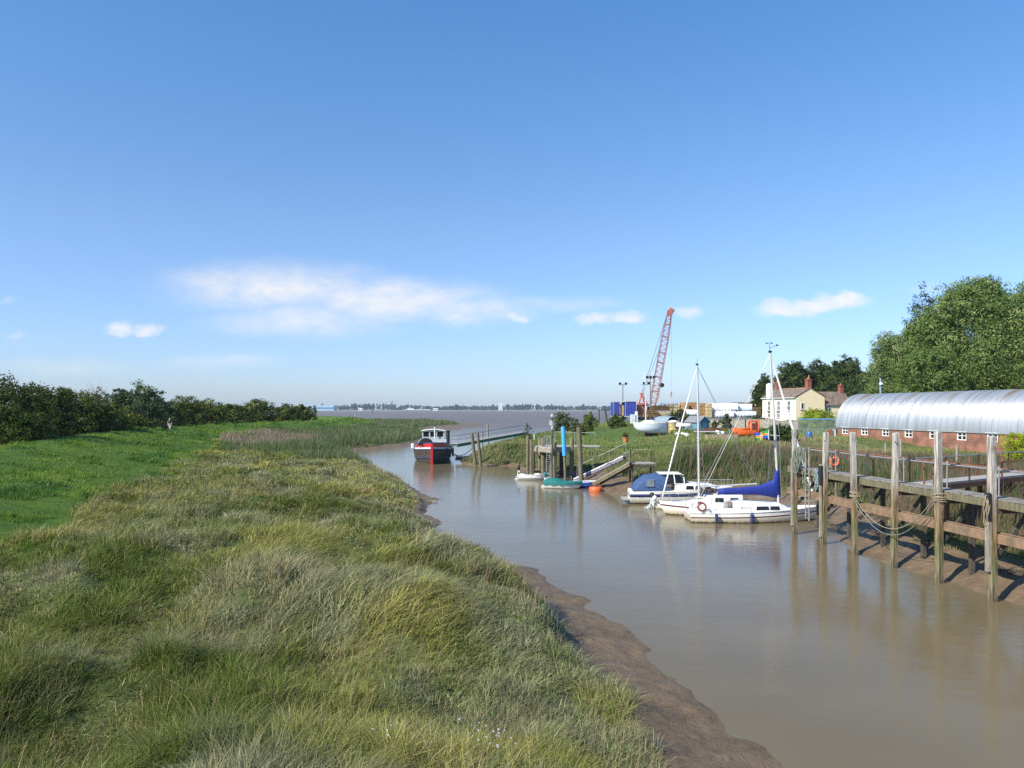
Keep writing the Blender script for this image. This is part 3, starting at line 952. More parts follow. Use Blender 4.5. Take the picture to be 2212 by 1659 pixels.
MAROON = pm('maroon_stripe', (.11, .03, .04), .4, var=.2, scale=5)
ALLOY = pm('mast_alloy', (.62, .62, .60), .4, metal=.35, var=.12, scale=5)
WIRE = pm('wire', (.25, .26, .28), .5, metal=.5, var=.2, scale=9)
ROPE_GREEN = pm('green_rope', (.20, .23, .18), .9, var=.35, scale=40, bump=.5)
ROPE_TAN = pm('tan_rope', (.34, .28, .18), .9, var=.35, scale=40, bump=.5)
BLACK = pm('black_rubber', (.018, .018, .02), .6, var=.4, scale=8)
BLUE_SAIL = pm('blue_sailcloth', (.010, .030, .27), .75, var=.35, scale=6, bump=.4)
NAVY_CANVAS = pm('navy_canvas', (.035, .085, .21), .8, var=.3, scale=5, bump=.4)
TEAL_CANVAS = pm('teal_canvas', (.008, .155, .145), .7, var=.3, scale=5, bump=.4)
ORANGE = pm('orange_paint', (.72, .13, .025), .5, var=.25, scale=5)
RED_PAINT = pm('red_paint', (.56, .028, .030), .45, var=.25, scale=4)
HULL_BLACK = pm('tarred_hull', (.030, .027, .025), .6, col2=(.07, .058, .045), scale=2.2, bump=.25)
WHITE = pm('white_paint', (.78, .78, .76), .5, var=.1, scale=4)
PALE_GREY = pm('pale_grey_paint', (.58, .62, .64), .45, var=.08, scale=3)
BRICK_RED = pm('red_brick_plain', (.30, .10, .06), .9, var=.3, scale=12, bump=.4)
GREEN_PAINT = pm('green_paint', (.05, .17, .09), .6, var=.35, scale=5)

def hullmat(name, base, wl):
    """hull paint with a weedy dark band and a yellow scum line at the height of the waterline"""
    m = pm(name, base, .3, var=.06, scale=2.5)
    n, l = nodes_of(m)
    b = n['Principled BSDF']
    src = b.inputs['Base Color'].links[0].from_socket
    tc_ = n.new('ShaderNodeTexCoord'); sz = n.new('ShaderNodeSeparateXYZ'); l.new(tc_.outputs['Object'], sz.inputs[0])
    nz = n.new('ShaderNodeTexNoise'); nz.inputs['Scale'].default_value = 3; nz.inputs['Detail'].default_value = 6
    mp = n.new('ShaderNodeMapping'); mp.inputs['Scale'].default_value = (2.5, 2.5, .6); l.new(tc_.outputs['Object'], mp.inputs[0]); l.new(mp.outputs[0], nz.inputs['Vector'])
    ad = n.new('ShaderNodeMath'); ad.operation = 'MULTIPLY_ADD'; l.new(nz.outputs['Fac'], ad.inputs[0]); ad.inputs[1].default_value = -.22; l.new(sz.outputs['Z'], ad.inputs[2])
    def band(z0, z1, col, prev):
        mr = n.new('ShaderNodeMapRange'); l.new(ad.outputs[0], mr.inputs[0]); mr.inputs[1].default_value = z0; mr.inputs[2].default_value = z1; mr.inputs[3].default_value = 1; mr.inputs[4].default_value = 0
        mx = n.new('ShaderNodeMix'); mx.data_type = 'RGBA'; l.new(mr.outputs[0], mx.inputs['Factor']); l.new(prev, mx.inputs['A']); mx.inputs['B'].default_value = (*col, 1); return mx.outputs['Result']
    c_ = band(wl - .02, wl + .32, (.50, .44, .30), src)
    c_ = band(wl - .08, wl - .05, (.07, .06, .045), c_)
    l.new(c_, b.inputs['Base Color'])
    return m

def post(name, label, base, top, r, mat=TIMBER_GREEN, group=None, n=10, cat='post', sink=1.2):
    """one tapered round pile with a weathered head"""
    b_, t_ = Vector(base), Vector(top)
    d = t_ - b_
    mb = MB()
    pts = [-d.normalized() * sink, d * .3, d * .7, d * .99, d]
    mb.tube(pts, [r * 1.1, r * 1.05, r, r * .95, r * .7], n)
    o = mb.build(name, mat, smooth='auto')
    o.location = b_
    return tag(o, label, cat, group)

# ------------------------------------------------------------------ boat hulls
def hull_fn(L, B, zb, zs, draft, tw, rake, full=2.1, a=.75, c=.75, dip=.12, trake=0.):
    def pt(t, s, side):
        if t < .42: b = B / 2 * (tw + (1 - tw) * math.sin(t / .42 * PI / 2))
        else: b = B / 2 * (1 - ((t - .42) / .58) ** full)
        sh = zs + (zb - zs) * t - dip * math.sin(t * PI)
        dk = draft * (1 - .75 * t ** 3)
        ph = s * PI / 2
        y = b * math.sin(ph) ** a
        z = -dk + (sh + dk) * (1 - max(0, math.cos(ph)) ** c)
        x = -L / 2 + L * t - rake * (1 - s) * t ** 5 + trake * (1 - s) * (1 - t) ** 4
        return Vector((x, y * side, z))
    return pt

def hull_parts(root, pt, mats, nst=18, m=9, stripe=None, deckz=.06, deckmat=None, nm='hull'):
    """hull shell with transom; stripe = (s0, s1) strakes in second material; a deck set just under the gunwale"""
    mb = MB()
    ss = [j / m for j in range(m + 1)]
    if stripe: ss = sorted(set(ss + [stripe[0], stripe[1]]))
    rings = []
    for i in range(nst + 1):
        t = i / nst
        rings.append([pt(t, s, -1) for s in reversed(ss)] + [pt(t, s, 1) for s in ss[1:]])
    n = len(rings[0])
    for i in range(nst):
        for k in range(n - 1):
            s_mid = abs((k + .5) - (len(ss) - 1))
            j = int(s_mid)
            smid = (ss[j] + ss[j + 1]) / 2
            mb.cur = 1 if stripe and stripe[0] < smid < stripe[1] else 0
            mb.add([rings[i][k], rings[i][k + 1], rings[i + 1][k + 1], rings[i + 1][k]], [(0, 1, 2, 3)])
    mb.cur = 0
    mb.add(rings[0], [tuple(range(n))])
    bm_o = mb.build(nm, mats, root, smooth='auto')
    # weld the strips so the surface shades smoothly
    import bmesh
    bm = bmesh.new(); bm.from_mesh(bm_o.data)
    bmesh.ops.remove_doubles(bm, verts=bm.verts, dist=.0005)
    bm.to_mesh(bm_o.data); bm.free()
    if deckmat:
        d = MB()
        for i in range(nst):
            t0, t1 = i / nst, (i + 1) / nst
            a0, a1 = pt(t0, 1, 1), pt(t1, 1, 1)
            z = Vector((0, 0, deckz))
            w0, w1 = a0.y * .985, a1.y * .985
            c0, c1 = .05 * min(1, w0 / .3), .05 * min(1, w1 / .3)
            for sgn in (1, -1):
                d.add([(a0.x, sgn * w0, a0.z - deckz), (a1.x, sgn * w1, a1.z - deckz), (a1.x, 0, a1.z - deckz + c1), (a0.x, 0, a0.z - deckz + c0)], [(0, 1, 2, 3) if sgn < 0 else (3, 2, 1, 0)])
        d.build('deck', deckmat, root)
    return bm_o

def rail_along(mb, pt, t0, t1, h, r=.012, n=6, sides=(1, -1), mid=True, inset=.08):
    for sd_ in sides:
        ps = []
        for k in range(n + 1):
            t = t0 + (t1 - t0) * k / n
            g = pt(t, 1, sd_)
            g.y -= sd_ * min(inset, abs(g.y) * .5)
            mb.tube([g, g + Vector((0, 0, h))], r, 5)
            ps.append(g + Vector((0, 0, h)))
        mb.tube(ps, r, 5)
        if mid: mb.tube([p - Vector((0, 0, h * .45)) for p in ps], r * .7, 5)

def house_loft(mb, secs):
    """cabin top: secs = list of (x, halfwidth bottom, halfwidth top, z0, z1)"""
    rings = []
    for x, wb, wt, z0, z1 in secs:
        rings.append([(x, -wb, z0), (x, -wt, z1 - .06), (x, -wt * .8, z1), (x, wt * .8, z1), (x, wt, z1 - .06), (x, wb, z0)])
    mb.loft(rings, closed=True)

def side_panel(mb, p0, p1, p2, p3, out=.006, thick=.012):
    """a thin pane lying on a slanted cabin side, standing just proud of it"""
    P = [Vector(p) for p in (p0, p1, p2, p3)]
    nrm = (P[1] - P[0]).cross(P[3] - P[0]).normalized()
    mb.prism([p + nrm * (out - thick) for p in P], nrm * thick)

def cab_y(secs, x, z):
    xs_ = [s[0] for s in secs]
    wb, wt, z0, z1 = (float(np.interp(x, xs_, [s[k] for s in secs])) for k in (1, 2, 3, 4))
    return wb + (wt - wb) * (z - z0) / max(.01, (z1 - .06 - z0))

def cab_window(name, parent, secs, sg, x0, x1, z0, z1, ins=.05, out=.012, mat=None):
    q = [(x0, sg * cab_y(secs, x0, z0), z0), (x1, sg * cab_y(secs, x1, z0), z0), (x1 - ins, sg * cab_y(secs, x1 - ins, z1), z1), (x0 + ins, sg * cab_y(secs, x0 + ins, z1), z1)]
    if sg > 0: q = q[::-1]
    w = MB(); side_panel(w, *q, out=out, thick=.03)
    return w.build(name, mat or DARKGLASS, parent)

def outboard(root, loc, cowl, rz=0, tilt=0, name='outboard_motor'):
    mb = MB()
    M = Matrix.Rotation(rz, 3, 'Z') @ Matrix.Rotation(tilt, 3, 'Y')
    L = Vector(loc)
    prof = [(0, -.02), (.12, 0), (.15, .08), (.145, .22), (.11, .30), (0, .32)]
    mb.lathe([(r_ * 1.0 + .001, z) for r_, z in prof], 14, L + M @ Vector((0, 0, .12)), M)
    o = mb.build(name, cowl, root, smooth='auto')
    m2 = MB()
    m2.bar(L + M @ Vector((0, 0, .12)), L + M @ Vector((0, 0, -.55)), .10, .07, up=(1, 0, 0))
    m2.bar(L + M @ Vector((-.14, 0, -.42)), L + M @ Vector((.10, 0, -.42)), .16, .025)
    m2.tube([L + M @ Vector((-.15, 0, -.55)), L + M @ Vector((.12, 0, -.55))], [.035, .045], 8)
    for k in range(3):
        a = k * 2 * PI / 3
        m2.bar(L + M @ Vector((-.16, 0, -.55)), L + M @ Vector((-.16, math.cos(a) * .11, -.55 + math.sin(a) * .11)), .05, .012)
    m2.bar(L + M @ Vector((.06, 0, .05)), L + M @ Vector((.17, 0, .02)), .16, .12)
    m2.build('drive_leg', PALE_GREY, o)
    return o

def lettering(name, cu, mat):
    tmp = bpy.data.objects.new('tmp', cu); COL.objects.link(tmp)
    me = bpy.data.meshes.new_from_object(tmp.evaluated_get(bpy.context.evaluated_depsgraph_get()))
    bpy.data.objects.remove(tmp)
    me.materials.clear(); me.materials.append(mat)
    o = bpy.data.objects.new(name, me); COL.objects.link(o)
    return o

# ---- the near yacht, bow to the right, blue sail cover
def yacht_near():
    L, B = 8.0, 2.55
    c = Vector((14.15, 45.6, -.17))
    t = thing('sailing_yacht', 'white sailing yacht with royal blue sail cover moored nearest the jetty', 'yacht', c, R(2))
    pt = hull_fn(L, B, 1.02, .72, .28, .62, 1.0, full=2.0, a=.62, c=.8, dip=.06, trake=.45)
    hull_parts(t, pt, [hullmat('yacht_hull_paint', (.80, .79, .75), .19), MAROON], stripe=(.86, .90), deckmat=GEL)
    mb = MB()
    for sg in (1, -1):
        mb.tube([pt(k / 14, 1, sg) + Vector((0, sg * .01, 0)) for k in range(15)], .03, 6)
    mb.build('toe_rail', GEL, t)
    mb = MB()
    secs = [(-1.35, .84, .72, .62, 1.28), (-.9, .86, .74, .64, 1.34), (1.3, .78, .63, .72, 1.23), (1.65, .62, .46, .77, 1.10), (2.0, .52, .36, .80, .90)]
    house_loft(mb, secs)
    cab = mb.build('cabin', GEL, t, smooth='auto', bevel=.02)
    for sg in (-1, 1):
        for x0, x1 in ((-.15, .62), (.66, 1.25)): cab_window('window', cab, secs, sg, x0, x1, .87, 1.07, .04, .035)
    mb = MB()      # cockpit coamings and well
    for sg in (1, -1):
        mb.bar((-3.6, sg * .62, .80), (-1.35, sg * .74, .84), .16, .26)
    mb.bar((-3.6, -.65, .78), (-3.6, .65, .78), .14, .22)
    mb.build('cockpit_coaming', GEL, t, bevel=.02)
    m2 = MB()
    m2.box((-1.42, 0, .98), (.05, .55, .62))
    m2.build('companionway_hatch', pm('varnished_wood', (.26, .11, .05), .4, var=.3, scale=5), t)
    mast = MB()
    mast.tube([(1.45, 0, 1.1), (1.25, 0, 5), (.95, 0, 10.0)], [.075, .075, .06], 10)
    mo = mast.build('mast', ALLOY, t, smooth='auto')
    sp_ = MB()
    sp_.tube([(1.22, -.75, 5.15), (1.25, 0, 5.1), (1.22, .75, 5.15)], .02, 6)
    sp_.build('spreader', ALLOY, mo)
    hd = MB()
    hd.box((.95, 0, 10.04), (.16, .14, .12)); hd.tube([(.95, 0, 10.05), (.9, 0, 10.55)], .012, 5); hd.tube([(.9, 0, 10.25), (1.35, .05, 10.4)], .012, 5)
    hd.box((1.38, .05, 10.42), (.16, .02, .08)); hd.tube([(.75, 0, 10.55), (1.05, 0, 10.55)], .012, 5)
    for k in (-1, 1): hd.lathe([(.05, -.02), (.06, .03), (.02, .05)], 8, (.9 + k * .15, 0, 10.52))
    hd.build('masthead_gear', BLACK, mo)
    rr_ = MB()
    rr_.lathe([(.02, 0), (.16, .06), (.17, .5), (.16, .94), (.02, 1.0)], 12, (.98, .25, 7.2))
    rr_.build('radar_reflector', WHITE, mo, smooth='auto')
    bo = MB()
    bo.tube([(1.35, 0, 1.92), (-2.2, 0, 1.80)], .055, 8)
    bo.build('boom', ALLOY, t, smooth='auto')
    cv = MB()
    rings = []
    for x, zc, hh, ww in ((1.50, 2.42, .90, .11), (1.32, 2.36, .86, .13), (1.16, 2.05, .56, .16), (.8, 1.98, .40, .17), (.2, 1.93, .27, .17), (-.7, 1.89, .22, .16), (-1.7, 1.86, .19, .14), (-2.15, 1.84, .16, .11)):
        rings.append([(x + (.0 if x < 1.2 else -.12 * (math.sin(k * PI / 7) * .5)), math.cos(k * 2 * PI / 14) * ww * (1 + .12 * math.sin(k * 5 + x * 9)), zc + math.sin(k * 2 * PI / 14) * hh * (1 + .05 * math.sin(k * 3 + x * 7))) for k in range(14)])
    cv.loft(rings)
    cv.build('sail_cover', BLUE_SAIL, t, smooth=True)
    st = MB()
    top = Vector((.97, 0, 9.9))
    for p in ((-3.7, .4, .75), (-3.7, -.4, .75), (1.2, 1.15, .9), (1.2, -1.15, .9)):
        mid = Vector((1.22, .75 * (1 if p[1] > 0 else -1), 5.15))
        st.tube([top, mid, p] if p[0] > 0 else [top, p], .012, 4)
    st.build('rigging_wire', WIRE, t)
    fs = MB()
    fs.tube([top - Vector((-.06, 0, .25)), (2.55, 0, 4.7), (3.55, 0, 1.55)], [.045, .075, .07], 8)
    fs.build('furled_headsail', WHITE, t, smooth='auto')
    ra = MB()
    rail_along(ra, pt, .02, .14, .55, .014, 2)
    rail_along(ra, pt, .86, .99, .55, .014, 2)
    rail_along(ra, pt, .14, .86, .55, .008, 5, mid=False)
    ra.build('guard_rail', STEEL, t)
    lb = MB()
    lb.torus((-3.35, -1.0, 1.1), .22, .055, Matrix.Rotation(R(80), 3, 'X'))
    lb.build('horseshoe_buoy', pm('dark_red_plastic', (.25, .04, .03), .5, var=.2, scale=6), t, smooth=True)
    dg = MB()
    dg.lathe([(.16, -.14), (.2, 0), (.16, .3), (.04, .42)], 10, (-1.75, -.35, .95))
    dg.build('winch_cover', pm('grey_cloth', (.30, .30, .31), .9, var=.3, scale=7), t, smooth='auto')
    nm = bpy.data.curves.new('name_lettering', 'FONT')
    nm.body = 'Jessica'
    nm.size, nm.extrude, nm.shear = .22, .002, .3
    no = lettering('name_lettering', nm, pm('grey_lettering', (.30, .32, .38), .6, var=.1, scale=5))
    no.parent = t
    no.location = (-1.08, -.818, .96)
    no.rotation_euler = (R(77), 0, R(2))
    return t
yacht_near()
for i, (x, lab) in enumerate(((11.6, 'blue tubular fender hung over the near yacht side towards the stern'), (13.6, 'blue tubular fender hung over the near yacht side by the window'))):
    m_ = MB(); m_.lathe([(.03, .28), (.09, .22), (.1, .0), (.09, -.22), (.03, -.28)], 12); m_.tube([(0, 0, .26), (0, .06, .62)], .012, 5)
    o = m_.build('boat_fender', NAVY, smooth='auto'); o.location = (x, 44.22 - .02 * i, .30); tag(o, lab, 'fender', 'fenders on the near yacht')

# flag on the near yacht's halyard
fl = MB()
FW, FHt, nx, nz = .84, .46, 30, 16
P0 = at(1659.5, 930, 45.2)
def wave(i, j):
    u_, v_ = i / nx, j / nz
    return (-u_ * FW * .86, .10 * math.sin(u_ * 9 + v_ * 1.5) * u_ + .25 * u_, -v_ * FHt - .16 * u_ ** 1.3 + .04 * math.sin(u_ * 7))
for i in range(nx):
    for j in range(nz):
        u_, v_ = (i + .5) / nx, (j + .5) / nz
        dx, dy = abs(u_ - .5) * FW, abs(v_ - .5) * FHt
        fl.cur = 2 if min(dx, dy) < .038 else (3 if min(dx, dy) < .064 else ((0 if (u_ < .5) == (v_ < .5) else 1)))
        if (u_ - .5) ** 2 * FW ** 2 + (v_ - .5) ** 2 * FHt ** 2 < .0025: fl.cur = 3
        fl.add([wave(i, j), wave(i + 1, j), wave(i + 1, j + 1), wave(i, j + 1)], [(0, 1, 2, 3)])
fo = fl.build('flag_cloth', [pm('flag_green', (.02, .23, .05), .8, var=.1, scale=5), pm('flag_blue', (.02, .06, .45), .8, var=.1, scale=5), pm('flag_red', (.55, .02, .03), .8, var=.1, scale=5), pm('flag_yellow', (.75, .55, .06), .8, var=.1, scale=5)])
md = fo.modifiers.new('s', 'SOLIDIFY'); md.thickness = .006
ft = thing('flag', 'green and blue quartered flag with red cross flying by the yacht mast', 'flag', P0)
fo.parent = ft
mb = MB(); mb.tube([(.02, 0, .05), (.02, 0, -.52)], .018, 6); mb.build('flag_hoist', WHITE, ft)
mb = MB(); mb.tube([(.02, 0, .06), (.42, .5, 1.1)], .006, 4); mb.tube([(.02, 0, -.68), (.5, .5, -3.4)], .006, 4); mb.build('halyard', WIRE, ft)

# ---- the middle yacht, bow to the left
def yacht_mid():
    L, B = 6.9, 2.35
    t = thing('sailing_yacht', 'small white yacht with bare mast, bow pointing left, between yacht and cruiser', 'yacht', (12.55, 48.25, -.16), R(180))
    pt = hull_fn(L, B, 1.02, .80, .28, .72, .75, full=2.1, a=.62, c=.8, dip=.05)
    hull_parts(t, pt, [hullmat('small_yacht_hull_paint', (.78, .77, .71), .19), MAROON], stripe=(.87, .92), deckmat=GEL)
    mb = MB()
    secs = [(-1.5, .84, .72, .72, 1.42), (-.4, .82, .70, .74, 1.42), (.55, .72, .60, .78, 1.34), (.62, .68, .52, .78, 1.18), (1.4, .5, .36, .82, 1.06), (1.75, .38, .25, .84, .92)]
    house_loft(mb, secs)
    cab = mb.build('cabin', GEL, t, smooth='auto', bevel=.02)
    for sg in (-1, 1):
        for x0, x1 in ((-1.25, -.72), (-.35, .18), (.85, 1.2)):
            z0, z1 = (1.0, 1.26) if x0 < .5 else (.90, 1.0)
            cab_window('window', cab, secs, sg, x0, x1, z0, z1, .03, .03)
    hm = MB(); hm.box((-.6, 0, 1.44), (1.5, .9, .07)); hm.box((.95, 0, 1.22), (.5, .5, .06)); hm.build('hatch', GEL_OLD, cab, bevel=.01)
    mast = MB()
    mast.tube([(.98, 0, 1.12), (1.02, 0, 5), (1.10, 0, 9.4)], [.068, .066, .055], 10)
    mo = mast.build('mast', ALLOY, t, smooth='auto')
    sp_ = MB(); sp_.tube([(1.0, -.6, 4.9), (1.02, 0, 4.85), (1.0, .6, 4.9)], .018, 6); sp_.build('spreader', ALLOY, mo)
    hd = MB(); hd.box((1.1, 0, 9.43), (.14, .12, .1)); hd.tube([(1.1, 0, 9.45), (1.1, 0, 9.8)], .01, 4); hd.build('masthead_gear', BLACK, mo)
    bo = MB(); bo.tube([(.95, 0, 1.85), (-2.6, .0, 2.05)], .045, 8); bo.build('boom', ALLOY, t, smooth='auto')
    bn = MB()
    for k in range(5): bn.lathe([(.02, -.15), (.16, -.1), (.2, .02), (.13, .12), (.02, .15)], 8, (.75 - k * .2, .1 * (-1) ** k, 1.6 + .04 * (k % 2)))
    bn.build('sail_bundle', pm('dark_sail_bag', (.05, .035, .035), .9, var=.4, scale=6, bump=.4), t, smooth=True)
    fs = MB()
    fs.tube([(1.15, 0, 9.1), (2.4, 0, 4.6), (3.25, 0, 1.2)], [.03, .048, .045], 8)
    fs.build('furled_headsail', WHITE, t, smooth='auto')
    st = MB()
    top = Vector((1.1, 0, 9.3))
    for p in ((-3.2, .5, .85), (-3.2, -.5, .85), (.8, 1.05, .92), (.8, -1.05, .92)):
        st.tube([top, Vector((1.0, .6 if p[1] > 0 else -.6, 4.9)), p] if p[0] > 0 else [top, p], .011, 4)
    st.build('rigging_wire', WIRE, t)
    ra = MB()
    rail_along(ra, pt, .84, .985, .5, .013, 2)
    rail_along(ra, pt, .02, .84, .5, .008, 6, mid=False)
    rail_along(ra, pt, .02, .14, .62, .013, 1)
    ra.build('guard_rail', STEEL, t)
    an = MB(); an.tube([(3.3, 0, .98), (3.0, -.35, -.1)], .008, 4); an.tube([(3.3, 0, .98), (2.2, -.9, -.1)], .008, 4); an.build('mooring_line', ROPE_TAN, t)
    return t
yacht_mid()

# ---- the motor cruiser with navy canopy, stern to the left
def cruiser():
    t = thing('motor_cruiser', 'white motor cruiser with a navy canvas canopy over its cockpit', 'motor boat', (11.75, 54.2, 0), R(-4))
    t.scale = (1, 1, .86)
    pt = hull_fn(7.2, 2.6, 1.35, 1.02, .30, .90, .8, full=2.3, a=.55, c=.95, dip=.04)
    hull_parts(t, pt, [hullmat('cruiser_hull_paint', (.74, .72, .66), .05), NAVY], stripe=(.78, .9), deckmat=GEL)
    mb = MB()
    for sg in (1, -1): mb.tube([pt(k / 14, .84, sg) + Vector((0, sg * .02, 0)) for k in range(15)], .035, 6)
    q = [pt(0, .84, -1), pt(0, .84, 1)]
    mb.tube([v + Vector((-.02, 0, 0)) for v in q], .035, 6)
    mb.build('rubbing_strake', NAVY, t)
    mb = MB()
    secs = [(-.55, 1.12, 1.0, .98, 1.62), (.3, 1.12, .98, 1.02, 1.68), (1.9, .95, .78, 1.08, 1.58), (2.5, .74, .5, 1.12, 1.40), (2.8, .55, .35, 1.14, 1.18)]
    house_loft(mb, secs)
    cab = mb.build('cabin', GEL, t, smooth='auto', bevel=.02)
    for sg in (-1, 1):
        for x0, x1 in ((.15, .72), (.78, 1.32), (1.38, 1.9)):
            cab_window('window', cab, secs, sg, x0, x1, 1.2, 1.48, .06, .035)
    ws = MB()       # windscreen with hard top
    house_loft(ws, [(-1.35, 1.02, .86, 1.6, 2.34), (-.6, 1.0, .86, 1.62, 2.36), (.1, .95, .8, 1.62, 2.1), (.42, .9, .7, 1.63, 1.68)])
    wo = ws.build('windscreen', DARKGLASS, t, smooth='auto')
    rt = MB(); rt.box((-.85, 0, 2.40), (1.5, 1.8, .07)); rt.box((-.1, 0, 2.36), (.3, 1.7, .05), M=Matrix.Rotation(R(18), 3, 'Y')); rt.build('hard_top', GEL, t, bevel=.02)
    for sg in (-1, 1):
        fm = MB(); fm.bar((-.55, sg * 1.01, 1.62), (-.62, sg * .9, 2.36), .06, .05); fm.bar((.1, sg * .97, 1.64), (.05, sg * .82, 2.16), .06, .05); fm.bar((-.6, sg * 1.0, 1.65), (.12, sg * .97, 1.65), .05, .05)
        fm.build('window_frame', WHITE, wo)
    cv = MB()
    rings = []
    for x, wb, wt, z0, z1 in ((-3.42, 1.12, 1.0, 1.08, 1.25), (-3.1, 1.16, 1.0, 1.06, 1.75), (-2.55, 1.18, .98, 1.06, 2.22), (-1.9, 1.16, .96, 1.07, 2.33), (-1.3, 1.13, .94, 1.1, 2.38), (-1.12, 1.12, .93, 1.3, 2.37)):
        prof = [(-wb, z0), (-wb * .98, z0 + (z1 - z0) * .35), (-wt * 1.02, z0 + (z1 - z0) * .75), (-wt * .85, z1 - .04), (-wt * .4, z1 + .01), (0, z1 + .02), (wt * .4, z1 + .01), (wt * .85, z1 - .04), (wt * 1.02, z0 + (z1 - z0) * .75), (wb * .98, z0 + (z1 - z0) * .35), (wb, z0)]
        rings.append([(x + .02 * math.sin(k * 2.7), y * (1 + .012 * math.sin(k * 3.1 + x * 5)), z + .012 * math.sin(k * 4 + x * 8)) for k, (y, z) in enumerate(prof)])
    cv.loft(rings)
    c_ = cv.build('canopy', NAVY_CANVAS, t, smooth='auto')
    for sg in (-1, 1):
        pw = MB()
        q = [(-2.55, sg * 1.19, 1.42), (-1.95, sg * 1.18, 1.42), (-1.98, sg * 1.06, 2.0), (-2.4, sg * 1.07, 1.98)]
        if sg > 0: q = q[::-1]
        side_panel(pw, *q, out=.02)
        pw.build('canopy_window', pm('clear_vinyl', (.16, .19, .22), .15, var=.3, scale=3), c_)
    ra = MB(); rail_along(ra, pt, .62, .985, .55, .016, 4, mid=False); ra.build('guard_rail', STEEL, t)
    pl = MB(); pl.box((-3.85, 0, .32), (.5, 1.9, .06)); pl.bar((-4.1, -.95, .35), (-4.1, -.95, .85), .03, .03); pl.bar((-4.1, -.95, .85), (-3.7, -.95, .85), .03, .03)
    pl.build('bathing_platform', PLANK, t, bevel=.01)
    reg = bpy.data.curves.new('hull_number', 'FONT'); reg.body = '17B'; reg.size = .2; reg.extrude = .002
    ro_ = lettering('hull_number', reg, pm('hull_ink', (.06, .06, .09), .6, var=.1, scale=5))
    ro_.parent = t; p_ = pt(.08, .7, -1); ro_.location = (p_.x, p_.y - .05, .52); ro_.rotation_euler = (R(85), 0, 0)
    return t
cruiser()
# a spare outboard and fenders moored dinghy at the cruiser's stern
t = thing('tender', 'half hidden white tender with black and white outboards behind the small yacht bow', 'dinghy', (10.35, 50.9, 0), R(172))
pt = hull_fn(2.5, 1.15, .42, .36, .1, .85, .3)
hull_parts(t, pt, [GEL_OLD, NAVY], nst=10, m=6, deckz=.14, deckmat=GEL_OLD)
outboard(t, (1.25, 0, .62), BLACK, R(180), R(10))
outboard(t, (1.2, .32, .5), WHITE, R(180), R(35))

# ---- dinghies
def dinghy(label, loc, rz, L, B, cover=None, motor=None, mot_cover=False, fore=.42, hullmat=GEL):
    t = thing('dinghy', label, 'dinghy', loc, rz, 'dinghies at the platform')
    pt = hull_fn(L, B, fore, .36, .08, .86, .45, full=2.6, a=.5, c=1.0, dip=.03)
    hull_parts(t, pt, [hullmat, NAVY], nst=14, m=7, deckz=.2, deckmat=None if cover else GEL_OLD)
    g = MB()
    for sg in (1, -1): g.tube([pt(k / 12, 1, sg) for k in range(13)], .025, 6)
    g.build('gunwale', WHITE, t)
    if cover:
        c = MB(); rings = []
        for i in range(13):
            tt = i / 12
            a_ = pt(tt, 1, 1)
            w_ = max(a_.y + .05, .05); zt = a_.z + .10 + .20 * math.sin(min(1, tt * 1.6 + .15) * PI) * (1 if tt < .9 else .5)
            rings.append([(a_.x, -w_, a_.z - .13 - .03 * math.sin(i * 2.3)), (a_.x, -w_, a_.z + .02), (a_.x, -w_ * .6, zt - .05), (a_.x, 0, zt), (a_.x, w_ * .6, zt - .05), (a_.x, w_, a_.z + .02), (a_.x, w_, a_.z - .13 - .03 * math.cos(i * 2.1))])
        c.loft(rings)
        c.build('cover', cover, t, smooth='auto')
    else:
        s_ = MB(); s_.box((-.2, 0, .26), (.26, B * .92, .04)); s_.box((.6, 0, .28), (.24, B * .8, .04)); s_.build('thwart', PLANK, t)
    if motor: outboard(t, (-L / 2 - .08, 0, .56), motor, 0, R(12))
    t.scale = (1, 1, 1.3)
    return t
p = at(1153, 1034.5, 71.8)
dinghy('open white dinghy with a black outboard by the timber platform', (p.x, 72.2, 0), R(-8), 2.75, 1.35, motor=BLACK)
p = at(1218, 1050, 64.2)
dinghy('white dinghy under a teal cover in front of the blue pole', (p.x, 64.2, 0), R(-20), 3.15, 1.5, cover=TEAL_CANVAS, motor=TEAL_CANVAS)
p = at(1272, 1052, 62.9)
dinghy('blue dinghy half hidden between the teal covered one and the orange buoy', (p.x, 65.0, 0), R(-10), 2.3, 1.2, hullmat=pm('blue_hull', (.02, .06, .36), .5, var=.3, scale=4))
p = at(1289, 1057, 61.2)
t = thing('mooring_buoy', 'round orange mooring buoy with rusty ring aground on the mud edge', 'buoy', (p.x, 61.8, .05), 0)
mb = MB(); mb.lathe([(.38, -.28), (.52, -.18), (.54, .0), (.54, .22), (.48, .30), (.2, .33)], 22); mb.build('float', ORANGE, t, smooth='auto')
mb = MB(); mb.tube([(-.3, 0, .3), (-.26, 0, .52), (.26, 0, .56), (.3, 0, .3)], .03, 6); mb.tube([(0, -.3, .3), (0, -.1, .5), (0, .28, .3)], .03, 6); mb.build('ring', RUST, t)

